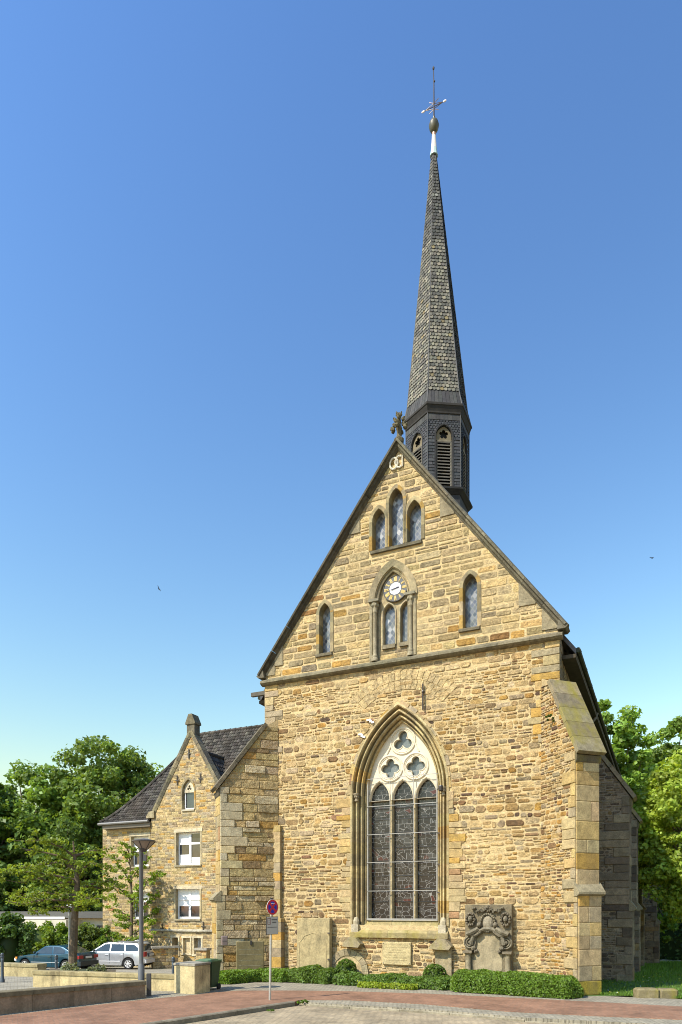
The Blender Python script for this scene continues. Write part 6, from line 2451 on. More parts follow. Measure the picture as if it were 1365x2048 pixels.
ti_ = np.where((rng.random(n) < 0.6)[:, None], np.array([[0.75, 0.75, 0.70]]), np.array([[0.80, 0.60, 0.03]]))
o = leaf_object('lawn_flowers', [(P, A, B)], M_LEAF, ti_)
tag(o, 'white daisies and yellow dandelions in the lawn', 'flowers', kind='stuff')

# stone block on the lawn
sbk = MB()
bx0 = gp(1276, 1996)
bx1 = gp(1357, 1996)
rb = random.Random(12)
wl_ = bx1[0] - bx0[0]
vs = []
sbk.bbox((0, 0, -0.05), (wl_ * 0.55, 0.42, 0.27), 0.05, (0.19, 0.16, 0.085))
sbk.bbox((wl_ * 0.55 + 0.008, 0.02, -0.05), (wl_, 0.44, 0.26), 0.05, (0.165, 0.14, 0.08))
o = sbk.build('stone_block', M_MOSS, None, loc=(bx0[0], bx0[1] + 0.05, 0), rz=rad(-6))
tag(o, 'long weathered stone block lying on the lawn edge', 'stone block')

# ---- foreground wall
def coped_wall(name, pts, w, htop, base_tint, cop_tint, label, z0=(0, 0), step=0.9, cop=0.13, mat=None):
    root = empty(name, (pts[0][0], pts[0][1], 0))
    tag(root, label, 'low wall')
    (ax, ay), (bx, by) = pts
    L_ = math.hypot(bx - ax, by - ay)
    d = ((bx - ax) / L_, (by - ay) / L_)
    nrm = (-d[1], d[0])
    root.rotation_euler = (0, 0, math.atan2(d[1], d[0]))
    body, cpg = MB(), MB()
    n = max(1, int(round(L_ / step)))
    for k in range(n):
        t0, t1 = k / n, (k + 1) / n
        x0, x1 = L_ * t0 + 0.004, L_ * t1 - 0.004
        h0 = htop[0] + (htop[1] - htop[0]) * t0
        h1 = htop[0] + (htop[1] - htop[0]) * t1
        kk = 1 + R0.uniform(-0.14, 0.14)
        tt = tuple(v * kk for v in base_tint)
        zb_ = min(z0) - 0.1
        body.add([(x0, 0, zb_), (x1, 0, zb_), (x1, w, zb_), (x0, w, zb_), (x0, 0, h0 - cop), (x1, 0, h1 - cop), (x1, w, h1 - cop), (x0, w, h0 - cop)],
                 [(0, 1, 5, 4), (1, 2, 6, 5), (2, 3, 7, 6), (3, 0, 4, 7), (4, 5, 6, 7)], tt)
        kk = 1 + R0.uniform(-0.12, 0.12)
        ct = tuple(v * kk for v in cop_tint)
        o_ = 0.03
        vs = []
        for x, h in ((x0, h0), (x1, h1)):
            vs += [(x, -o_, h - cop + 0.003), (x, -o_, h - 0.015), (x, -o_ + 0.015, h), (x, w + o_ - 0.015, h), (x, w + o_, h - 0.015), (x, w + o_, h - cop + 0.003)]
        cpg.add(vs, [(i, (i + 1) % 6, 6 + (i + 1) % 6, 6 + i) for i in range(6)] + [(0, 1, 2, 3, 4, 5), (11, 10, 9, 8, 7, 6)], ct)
    body.build('wall_face', mat or M_CONC, root)
    cpg.build('coping', mat or M_CONC, root)
    return root


e = gp(292, 1995)
s = (e[0] - 2.66 * 1.9, e[1] - 3.3 * 1.9)
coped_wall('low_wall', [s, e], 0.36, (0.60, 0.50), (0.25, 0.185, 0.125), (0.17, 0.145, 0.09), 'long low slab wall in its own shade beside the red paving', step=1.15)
po = MB()
pp_ = at(296, 1985, 20.95)
po.bbox((-0.07, -0.07, -0.02), (0.07, 0.07, 0.68), 0.015, (0.055, 0.055, 0.055))
o = po.build('square_post', M_METAL, None, loc=(pp_.x + 0.02, 21.0, 0), rz=rad(10))
tag(o, 'short square dark post at the end of the shaded low wall', 'post')
p0 = ((66 - CX) / F * 23.6, 23.6)
p1 = ((350 - CX) / F * 22.25, 22.25)
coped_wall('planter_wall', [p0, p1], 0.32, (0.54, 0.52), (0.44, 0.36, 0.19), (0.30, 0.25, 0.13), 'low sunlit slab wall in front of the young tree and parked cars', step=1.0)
p2 = ((36 - CX) / F * 30.2, 30.2)
p2 = ((-30 - CX) / F * 30.6, 30.6)
p3 = ((76 - CX) / F * 29.6, 29.6)
coped_wall('low_wall', [p2, p3], 0.5, (0.28, 0.28), (0.36, 0.30, 0.16), (0.28, 0.24, 0.13), 'short block wall in front of the dark green car', z0=(-0.3, -0.3), step=1.2)
# pillar block
pl_c = gp(390, 1988)
pb_ = MB()
pb_.bbox((-0.80, 0, -0.05), (0.0, 0.82, 0.86), 0.015, (0.48, 0.40, 0.22))
pb_.bbox((-0.82, -0.02, 0.866), (0.02, 0.84, 0.94), 0.015, (0.27, 0.25, 0.20))
o = pb_.build('stone_pillar', M_CONC, None, loc=(pl_c[0], pl_c[1], 0), rz=-TH)
tag(o, 'stout square pale stone pillar in front of the green bin', 'pillar')

# planter soil and plants
so = MB()
soil_ = [((100 - CX) / F * 23.9, 23.75), ((232 - CX) / F * 23.2, 23.2), ((232 - CX) / F * 25.4, 25.4), ((100 - CX) / F * 25.9, 25.9)]
so.plate(soil_, [], lambda a, b, d: (a, b, 0.42 + d), 0.0, -0.5)
o = so.build('planter_soil', M_SOIL)
o['kind'] = 'structure'
tpos = at(146, 1938, 25.1)
hedge('ground_cover', [((120 - CX) / F * 24.5, 24.5), ((185 - CX) / F * 24.5, 24.5), ((215 - CX) / F * 24.4, 24.4)], 0.7, 0.62, 'silvery grey-green low plants around the foot of the young tree', 231, (0.20, 0.23, 0.13), 2600, 0.045, 0.4, cat='ground cover')

# wheelie bin
def wheelie(x, y, rz, label, s=1.0):
    root = empty('wheeled_bin', (x, y, gz(y) - 0.02), rz)
    tag(root, label, 'bin')
    b = MB()
    G = (0.022, 0.05, 0.022)
    vs = []
    for z, wx, wy0, wy1 in ((0.10, 0.22, -0.22, 0.20), (0.92, 0.29, -0.30, 0.28)):
        vs += [(-wx, wy0, z), (wx, wy0, z), (wx, wy1, z), (-wx, wy1, z)]
    b.add(vs, [(0, 1, 5, 4), (1, 2, 6, 5), (2, 3, 7, 6), (3, 0, 4, 7), (3, 2, 1, 0)], G)
    b.box((-0.31, -0.32, 0.89), (0.31, 0.30, 0.935), G)
    b.build('bin_body', M_PLASTIC, root)
    l_ = MB()
    GL = (0.05, 0.11, 0.05)
    l_.bbox((-0.32, -0.34, 0.94), (0.32, 0.28, 0.99), 0.02, GL)
    l_.bbox((-0.25, -0.26, 0.99), (0.25, 0.20, 1.02), 0.02, GL)
    l_.build('bin_lid', M_PLASTIC, root)
    h_ = MB()
    h_.tube([(-0.26, 0.28, 0.93), (-0.26, 0.38, 0.96), (0.26, 0.38, 0.96), (0.26, 0.28, 0.93)], 0.02, 6, G)
    h_.build('bin_handle', M_PLASTIC, root)
    for sx_ in (-1, 1):
        w_ = MB()
        w_.lathe([(0.04, -0.03), (0.10, -0.03), (0.10, 0.03), (0.04, 0.03)], (0, 0, 0), 14, (0.02, 0.02, 0.02), tf=lambda a, b2, c, sx_=sx_: (sx_ * 0.25 + c, 0.2 + a, 0.11 + b2))
        w_.build('wheel', M_TYRE, root)
    return root


bx_ = at(411, 1985, 22.25)
wheelie(bx_.x + 0.02, 22.75, rad(-20), 'dark green wheeled bin tucked behind the stone pillar')

# bollards
def bollard(px, Y, label, h=1.0):
    x = (px - CX) / F * Y
    m = MB()
    BC = (0.045, 0.06, 0.075)
    m.lathe([(0.085, -0.05), (0.085, 0.10), (0.07, 0.12), (0.07, 0.16), (0.055, 0.19), (0.05, h - 0.16), (0.066, h - 0.15), (0.066, h - 0.11), (0.05, h - 0.10), (0.062, h - 0.04), (0.04, h), (0.0, h + 0.015)], (0, 0, 0), 14, BC)
    o = smooth_by_angle(m.build('bollard', M_METAL, None, loc=(x, Y, gz(Y) - 0.02)), 50)
    tag(o, label, 'bollard', 'grey-blue street bollards')
    if h > 0.9:
        c2 = MB()
        c2.lathe([(0.0515, 0), (0.0515, 0.07)], (0, 0, h - 0.26), 14, (0.10, 0.13, 0.16))
        c2.build('ring', M_METAL, o)


bollard(5, 25.2, 'grey-blue bollard standing in the open paving at the picture edge', 1.06)
bollard(113, 26.6, 'grey-blue bollard in front of the rear wheel of the green car', 0.98)
bollard(347, 23.9, 'grey-blue bollard top showing behind the stone pillar', 1.0)
# plain metal pole by the young tree
pm = MB()
pc = at(139.5, 1938, 26.3)
pm.tube([(0, 0, -0.3), (0, 0, CAM_Z + (HOR - 1817) / F * 26.3)], 0.045, 8, (0.34, 0.38, 0.42))
o = pm.build('metal_pole', M_ZINC, None, loc=(pc.x, 26.3, 0))
tag(o, 'thin grey metal pole just beside the young tree trunk', 'pole')

# ---- street lamp
LY = 21.05
lxp = (283 - CX) / F * LY
lamp = empty('street_lamp', (lxp, LY, 0))
tag(lamp, 'tall dark grey street lamp with a flared conical head', 'street lamp')
hp2 = CAM_Z + (HOR - 1700) / F * LY
lp = MB()
lp.lathe([(0.10, -0.1), (0.10, 0.9), (0.075, 0.95), (0.07, 1.0), (0.062, hp2 - 0.05), (0.08, hp2 - 0.03), (0.08, hp2 + 0.02)], (0, 0, 0), 14, (0.10, 0.105, 0.11))
smooth_by_angle(lp.build('pole', M_METAL, lamp), 50)
ztl = CAM_Z + (HOR - 1681) / F * LY
RL = 23 / F * LY
hd = MB()
hd.lathe([(0.09, hp2), (RL * 0.94, ztl - 0.03)], (0.08, 0, 0), 16, (0.24, 0.195, 0.165))
hd.build('lamp_shade', M_PLASTIC, lamp)
hr = MB()
hr.lathe([(RL * 0.93, ztl - 0.045), (RL, ztl - 0.03), (RL, ztl + 0.0), (RL * 0.3, ztl + 0.05), (0.02, ztl + 0.06)], (0.08, 0, 0), 24, (0.075, 0.065, 0.06))
hr.lathe([(0.075, hp2 - 0.06), (0.13, hp2 + 0.02), (0.14, hp2 + 0.05)], (0.06, 0, 0), 14, (0.05, 0.045, 0.045))
for k in range(6):
    a = rad(20 + 60 * k)
    hr.tube([(0.08 + 0.10 * math.cos(a), 0.10 * math.sin(a), hp2 + 0.01), (0.08 + RL * 0.96 * math.cos(a), RL * 0.96 * math.sin(a), ztl - 0.03)], 0.013, 5, (0.05, 0.045, 0.045))
hr.build('lamp_frame', M_METAL, lamp)
lb = MB()
lb.box((0.07, -0.05, hp2 - 0.33), (0.16, 0.05, hp2 - 0.15), (0.05, 0.05, 0.05))
lb.build('control_box', M_METAL, lamp)

# ---- traffic sign
sgx, sgy = gp(540, 2000)
sign = empty('traffic_sign', (sgx, sgy, 0))
tag(sign, 'round no stopping sign with a grey plate on a thin pole', 'traffic sign')
spm = MB()
ztp = CAM_Z + (HOR - 1797) / F * sgy
spm.tube([(0, 0, -0.2), (0.045, 0, ztp)], 0.034, 12, (0.46, 0.46, 0.44))
spm.lathe([(0.042, ztp - 0.03), (0.042, ztp + 0.02), (0.0, ztp + 0.025)], (0.045, 0, 0), 10, (0.05, 0.05, 0.05))
smooth_by_angle(spm.build('pole', M_ZINC, sign), 50)
zd = CAM_Z + (HOR - 1814.5) / F * sgy
RD = 15.6 / F * sgy
ca_, sa_ = math.cos(rad(49)), math.sin(rad(49))
# disc local frame: u horizontal (camera right-back), facing right-front
ux_, uy_ = ca_, sa_
nx_, ny_ = sa_, -ca_
def sf(a, b, d):
    return (0.045 + ux_ * a + nx_ * d, uy_ * a + ny_ * d, zd + b)
def circ(r, n=28):
    return [(r * math.cos(2 * math.pi * k / n), r * math.sin(2 * math.pi * k / n)) for k in range(n)]
dm = MB()
dm.prism(circ(RD), sf, 0.040, 0.052, (0.55, 0.55, 0.55))
o = dm.build('sign_disc', M_PLAIN, sign)
d2 = MB()
RED, BLU = (0.50, 0.025, 0.03), (0.02, 0.035, 0.33)
d2.prism(circ(RD * 0.97), sf, 0.0525, 0.0535, RED)
for k in range(4):
    a0 = rad(90 * k - 45 + 13)
    a1_ = rad(90 * k + 45 - 13)
    pts = [(RD * 0.13 / math.sin(rad(45)) * math.cos(rad(90 * k)), RD * 0.13 / math.sin(rad(45)) * math.sin(rad(90 * k)))]
    pts += [(RD * 0.74 * math.cos(a0 + (a1_ - a0) * j / 8), RD * 0.74 * math.sin(a0 + (a1_ - a0) * j / 8)) for j in range(9)]
    d2.prism(pts, sf, 0.0537, 0.0545, BLU)
aw_ = [(-0.30, 0.50), (-0.08, 0.42), (-0.08, 0.47), (0.34, 0.47), (0.34, 0.53), (-0.08, 0.53), (-0.08, 0.58)]
d2.prism([(a * RD, b * RD) for a, b in aw_], sf, 0.0548, 0.0556, (0.75, 0.75, 0.75))
d2.build('no_stopping_symbol', M_PLAIN, o)
pz = CAM_Z + (HOR - 1851) / F * sgy
pw_, ph_ = 0.235, 18 / F * sgy
def pf(a, b, d):
    return (0.04 + ux_ * a + nx_ * d, uy_ * a + ny_ * d, pz + b)
pm_ = MB()
pm_.prism([(-pw_, -ph_), (pw_, -ph_), (pw_, ph_), (-pw_, ph_)], pf, 0.040, 0.050, (0.05, 0.05, 0.05))
o = pm_.build('sign_plate', M_PLAIN, sign)
pm2 = MB()
pm2.prism([(-pw_ * 0.93, -ph_ * 0.95), (pw_ * 0.93, -ph_ * 0.95), (pw_ * 0.93, ph_ * 0.95), (-pw_ * 0.93, ph_ * 0.95)], pf, 0.0505, 0.0512, (0.42, 0.40, 0.35))
def strip(a, b, c, d, t):
    pm2.prism([(a, c), (b, c), (b, d), (a, d)], pf, 0.0514, 0.0522, t)
RDK = (0.16, 0.03, 0.035)
for a, b, c, d in ((-0.19, -0.07, 0.20, 0.215), (-0.19, -0.07, 0.03, 0.045), (-0.19, -0.175, 0.03, 0.215), (-0.085, -0.07, 0.03, 0.215), (-0.15, -0.11, 0.15, 0.165), (-0.15, -0.11, 0.09, 0.105)):
    strip(a, b, c, d, RDK)
x = -0.04
for row, (x0_, x1_, zz) in enumerate(((-0.03, 0.19, 0.15), (0.0, 0.16, 0.07), (-0.19, 0.19, -0.06))):
    x = x0_
    while x < x1_:
        w_ = R0.uniform(0.012, 0.03)
        strip(x, min(x + w_, x1_), zz, zz + (0.04 if row < 2 else 0.022), (0.05, 0.045, 0.045))
        x += w_ + 0.008
pm2.build('plate_lettering', M_PLAIN, o)

# ---- young street trees (branches drawn out one by one)
def young_tree(name, label, Y, base_px, trunk, limbs, nleaf, leaf, base, seed, z_base, tr, spread=0.22, depth=1.0, group=None):
    b0 = at(*base_px, Y)
    root = empty(name, (b0.x, Y, z_base))
    tag(root, label, 'tree', group)
    rr = random.Random(seed)
    rng = np.random.default_rng(seed)
    def W_(px, py, dy=0.0):
        p = at(px, py, Y)
        return Vector((p.x - b0.x, dy, p.z - z_base))
    tm = MB()
    tp_ = [W_(*p) for p in trunk]
    tp_[0].z = -0.1
    n = len(tp_)
    tm.tube(tp_, [tr * (1.15 - 0.98 * (i / (n - 1)) ** 1.3) for i in range(n)], 10, (0.125, 0.095, 0.062))
    C, Rd = [], []
    for lim in limbs:
        dy = 0.0
        d1 = rr.uniform(-depth, depth)
        pts = []
        m = len(lim)
        for i, p in enumerate(lim):
            pts.append(W_(p[0], p[1], d1 * i / max(1, m - 1)))
        r0 = tr * rr.uniform(0.34, 0.52)
        tm.tube(pts, [max(0.006, r0 * (1 - 0.85 * i / (m - 1))) for i in range(m)], 6, (0.12, 0.09, 0.06))
        tot = 0
        for a, b in zip(pts[:-1], pts[1:]):
            steps = max(2, int((b - a).length / 0.16))
            for k in range(steps):
                t = (k + rr.random()) / steps
                c = a.lerp(b, t)
                if pts.index(a) == 0 and t < 0.35:
                    continue
                C.append(c + Vector((rr.gauss(0, 0.08), rr.gauss(0, 0.12), rr.gauss(0, 0.05))))
                Rd.append(spread * rr.uniform(0.5, 1.2))
                if rr.random() < 0.55:
                    # side twig
                    e_ = c + Vector((rr.gauss(0, 0.25), rr.gauss(0, 0.3), rr.uniform(-0.12, 0.3)))
                    tm.tube([c, e_], [0.008, 0.004], 4, (0.18, 0.145, 0.10))
                    C.append(e_)
                    Rd.append(spread * rr.uniform(0.5, 1.1))
    tm.build('trunk', M_BARK, root)
    P, A, B, k = leaf_arrays(np.array([tuple(c) for c in C]), np.array(Rd), nleaf, leaf, rng, up=0.5, flat=0.55)
    leaf_object('crown', [(P, A, B)], M_LEAF, tint_leaves(nleaf, base, rng, 0.25, k, 0.2), root)
    return root


GY = 'young trees on the forecourt'
young_tree('young_tree', 'young street tree with sturdy twisted trunk in the planter', 25.1, (146, 1938),
           [(146, 1945), (147, 1890), (149, 1850), (152, 1800), (155, 1765), (153, 1740), (149, 1710), (147, 1682)],
           [[(153, 1745), (140, 1722), (120, 1712), (95, 1706), (60, 1702)], [(152, 1770), (147, 1745), (138, 1730), (120, 1732), (100, 1740)],
            [(154, 1750), (165, 1737), (178, 1726), (205, 1730), (222, 1736)], [(155, 1765), (140, 1765), (118, 1768), (98, 1758), (70, 1768), (40, 1762)],
            [(150, 1806), (135, 1798), (122, 1783), (105, 1770), (88, 1775)], [(150, 1810), (165, 1800), (175, 1790), (195, 1800), (225, 1797), (250, 1790)],
            [(151, 1818), (172, 1808), (185, 1800), (205, 1806)], [(149, 1822), (130, 1815), (100, 1812), (65, 1820), (35, 1822)],
            [(150, 1790), (120, 1790), (80, 1785), (40, 1795), (5, 1790)], [(150, 1735), (110, 1725), (70, 1730), (30, 1735)], [(149, 1712), (130, 1695), (105, 1685), (80, 1690)],
            [(149, 1712), (170, 1700), (195, 1695)], [(152, 1780), (185, 1765), (205, 1760), (232, 1775)], [(150, 1800), (90, 1800), (50, 1808), (20, 1802)], [(152, 1760), (110, 1750), (60, 1745), (15, 1752)],
            [(153, 1775), (175, 1772), (195, 1778), (215, 1768)]],
           6800, 0.058, (0.20, 0.27, 0.03), 301, 0.40, 0.135, 0.22, 1.7, GY)
young_tree('young_tree', 'slender young tree with thin upswept twigs before the stone house', 40.6, (263, 1890),
           [(263, 1912), (263, 1860), (264, 1800), (262, 1745), (258, 1700)],
           [[(263, 1850), (285, 1838), (310, 1820), (340, 1800)], [(263, 1830), (290, 1810), (305, 1795), (318, 1770)], [(263, 1870), (290, 1855), (318, 1840)], [(264, 1800), (285, 1775), (300, 1760), (325, 1745), (335, 1752)],
            [(263, 1880), (285, 1875), (300, 1868)], [(263, 1800), (245, 1780), (225, 1760), (212, 1740)], [(263, 1835), (240, 1822), (220, 1815), (200, 1808)], [(263, 1860), (240, 1850), (222, 1848)],
            [(262, 1770), (250, 1745), (235, 1725), (225, 1705)], [(262, 1760), (280, 1740), (298, 1728), (306, 1712)], [(260, 1730), (250, 1710), (240, 1695)], [(260, 1725), (270, 1708), (276, 1695)], [(258, 1705), (255, 1692), (256, 1684)],
            [(263, 1845), (250, 1838), (232, 1836)], [(264, 1815), (280, 1800), (290, 1788)], [(263, 1885), (245, 1872), (230, 1868)]],
           5200, 0.075, (0.19, 0.28, 0.03), 302, gz(40.6), 0.10, 0.24, 1.2, GY)

# ---- bushes behind the cars
GB = 'bushes behind the parked cars'
for (px, Y, r, h, lab, seed, base) in ((75, 43, (1.8, 1.0), 3.0, 'sunlit loose bush behind the bonnet of the green car', 241, (0.17, 0.25, 0.03)),
                                       (118, 43.5, (1.6, 1.0), 2.9, 'bright leafy bush directly behind the young tree trunk', 242, (0.16, 0.25, 0.03)),
                                       (170, 43, (1.5, 1.0), 2.6, 'brownish green bush behind the gap between the cars', 243, (0.13, 0.18, 0.04)),
                                       (212, 43.2, (1.3, 0.9), 2.5, 'pale green shrub beside the corner of the stone house', 244, (0.15, 0.24, 0.035)),
                                       (14, 37, (1.5, 1.2), 3.0, 'tall dark shrub in shade at the edge behind the first bollard', 245, (0.07, 0.13, 0.025))):
    shrub('shrub', (px - CX) / F * Y, Y, r, h, lab, 'shrub', seed, base, 5200, 0.10, GB, None, 34, True, rough=0.33)

# ---- low flat-roofed building in the background
LBY = 50.0
lbx = (118 - CX) / F * LBY
low = empty('flat_roofed_building', (lbx, LBY, gz(LBY)), rad(-3))
tag(low, 'low cream flat-roofed building behind the bushes', 'building')
def LB(px, py, Y=LBY):
    p = at(px, py, Y)
    return p.x - lbx, p.z - gz(LBY)
m = MB()
CRM = (0.60, 0.55, 0.42)
x0_, zt_ = LB(-60, 1836)
x1_, _ = LB(246, 1836)
m.box((x0_, 0.0, -0.5), (x1_, 8.0, zt_), CRM)
m.build('wall', M_PLASTER, low)
m = MB()
_, zr0 = LB(100, 1834)
_, zr1 = LB(100, 1823)
m.box((x0_ - 0.3, -0.5, zt_ + 0.004), (x1_ + 0.3, 8.3, zr1), (0.10, 0.10, 0.095))
m.box((x0_ - 0.3, -0.55, zt_ - 0.06), (LB(137, 1830)[0], -0.5, zt_ + 0.10), (0.62, 0.62, 0.58))
m.build('flat_roof', M_METAL, low)
m = MB()
m.box((x0_, -2.2, -0.5), (LB(137, 1845, 47.8)[0], -0.02, LB(100, 1840, 47.8)[1]), (0.66, 0.61, 0.48))
m.build('front_wing', M_PLASTER, low)
for (a, b, c, d) in ((160, 188, 1853, 1885), (197, 213, 1853, 1890), (220, 238, 1853, 1890)):
    w_ = MB()
    xa, zb_ = LB(a, d)
    xb, za_ = LB(b, c)
    w_.box((xa, -0.03, zb_), (xb, 0.02, za_), (1, 1, 1))
    o = w_.build('window', M_PANE, low)
    f_ = MB()
    f_.box((xa - 0.06, -0.06, za_), (xb + 0.06, 0.0, za_ + 0.08), (0.08, 0.07, 0.06))
    f_.box(((xa + xb) / 2 - 0.04, -0.055, zb_), ((xa + xb) / 2 + 0.04, -0.03, za_), (0.4, 0.38, 0.33))
    f_.build('window_frame', M_PLAIN, o)
m = MB()
xv, zv = LB(122, 1822)
m.lathe([(0.18, 0), (0.18, 0.35), (0.24, 0.38), (0.24, 0.5), (0.0, 0.55)], (xv, 1.5, zr1 - 0.02), 10, (0.72, 0.72, 0.7))
m.build('roof_vent', M_METAL, low)
# grey gabled house end further back
hY = 62.0
hx = (40 - CX) / F * hY
gh_ = empty('grey_gabled_house', (hx, hY, gz(hY)))
tag(gh_, 'grey rendered gable end behind the flat-roofed building', 'house')
m = MB()
def HB(px, py):
    p = at(px, py, hY)
    return p.x - hx, p.z - gz(hY)
a, b = HB(-40, 1800), HB(84, 1812)
c = HB(62, 1797)
m.prism([(a[0], -0.5), (b[0], -0.5), (b[0], b[1]), (c[0], c[1]), (a[0] + 2.0, HB(0, 1740)[1]), (a[0], HB(0, 1760)[1])], lambda x, z, d: (x, d, z), 0, 7.0, (0.36, 0.35, 0.33))
m.build('wall', M_PLASTER, gh_)
m = MB()
m.prism([(b[0] + 0.15, b[1]), (c[0] + 0.05, c[1] + 0.12), (a[0] + 2.0, HB(0, 1740)[1] + 0.14), (a[0] + 2.0, HB(0, 1740)[1] + 0.004), (c[0], c[1] + 0.004), (b[0] + 0.1, b[1] - 0.06)], lambda x, z, d: (x, d, z), -0.15, 7.1, (0.16, 0.14, 0.13))
m.build('roof', M_TILE, gh_)

# garden wall behind the bushes and courtyard walls by the house
m = MB()
wa = MB()
YW = 45.5
xa, xb = (-30 - CX) / F * YW, (190 - CX) / F * YW
rgw = random.Random(8)
wa.box((xa, YW, gz(YW) - 0.3), (xb, YW + 0.3, 1.15), (0.30, 0.26, 0.18))
wa.box((xa - 0.1, YW - 0.06, 1.153), (xb + 0.1, YW + 0.36, 1.27), (0.36, 0.32, 0.24))
o = wa.build('garden_wall', M_DARKSTONE)
tag(o, 'shaded stone garden wall behind the bushes', 'wall')
def court(name, pxa, pxb, Y, ptop, label, dk):
    xa, xb = (pxa - CX) / F * Y, (pxb - CX) / F * Y
    zt = CAM_Z + (HOR - ptop) / F * Y
    root = empty(name, (xa, Y, gz(Y)), rad(dk))
    tag(root, label, 'wall')
    L_ = (xb - xa)
    z1_ = zt - gz(Y)
    b = MB()
    b.box((0, 0.02, -0.3), (L_, 0.4, z1_ - 0.12), tuple(v * 0.7 for v in MORTAR))
    masonry(b, lambda z: (0.0, L_), [], 0.0, z1_ - 0.12, rgw, PAL_ANX, (0.14, 0.22), (0.2, 0.45), 0.02, (0.0, 0.02), lambda x, z, d: (x, 0.02 - d, z), 0.1)
    b.build('wall_face', M_STONE, root)
    c = MB()
    c.box((-0.05, -0.06, z1_ - 0.118), (L_ + 0.05, 0.46, z1_), (0.30, 0.28, 0.23))
    c.build('coping', M_DARKSTONE, root)
    return root
court('courtyard_wall', 306, 357, 39.3, 1893, 'coped courtyard wall behind the silver car', 24)
court('courtyard_wall', 392, 416, 37.2, 1896, 'short coped courtyard wall beside the church buttress', -20)

# ================================================================== cars
M_TEAL = carpaint('dark_teal_paint', (0.003, 0.05, 0.085), 0.3, 0.3)
M_SILVER = carpaint('silver_paint', (0.62, 0.63, 0.64), 0.55, 0.32)


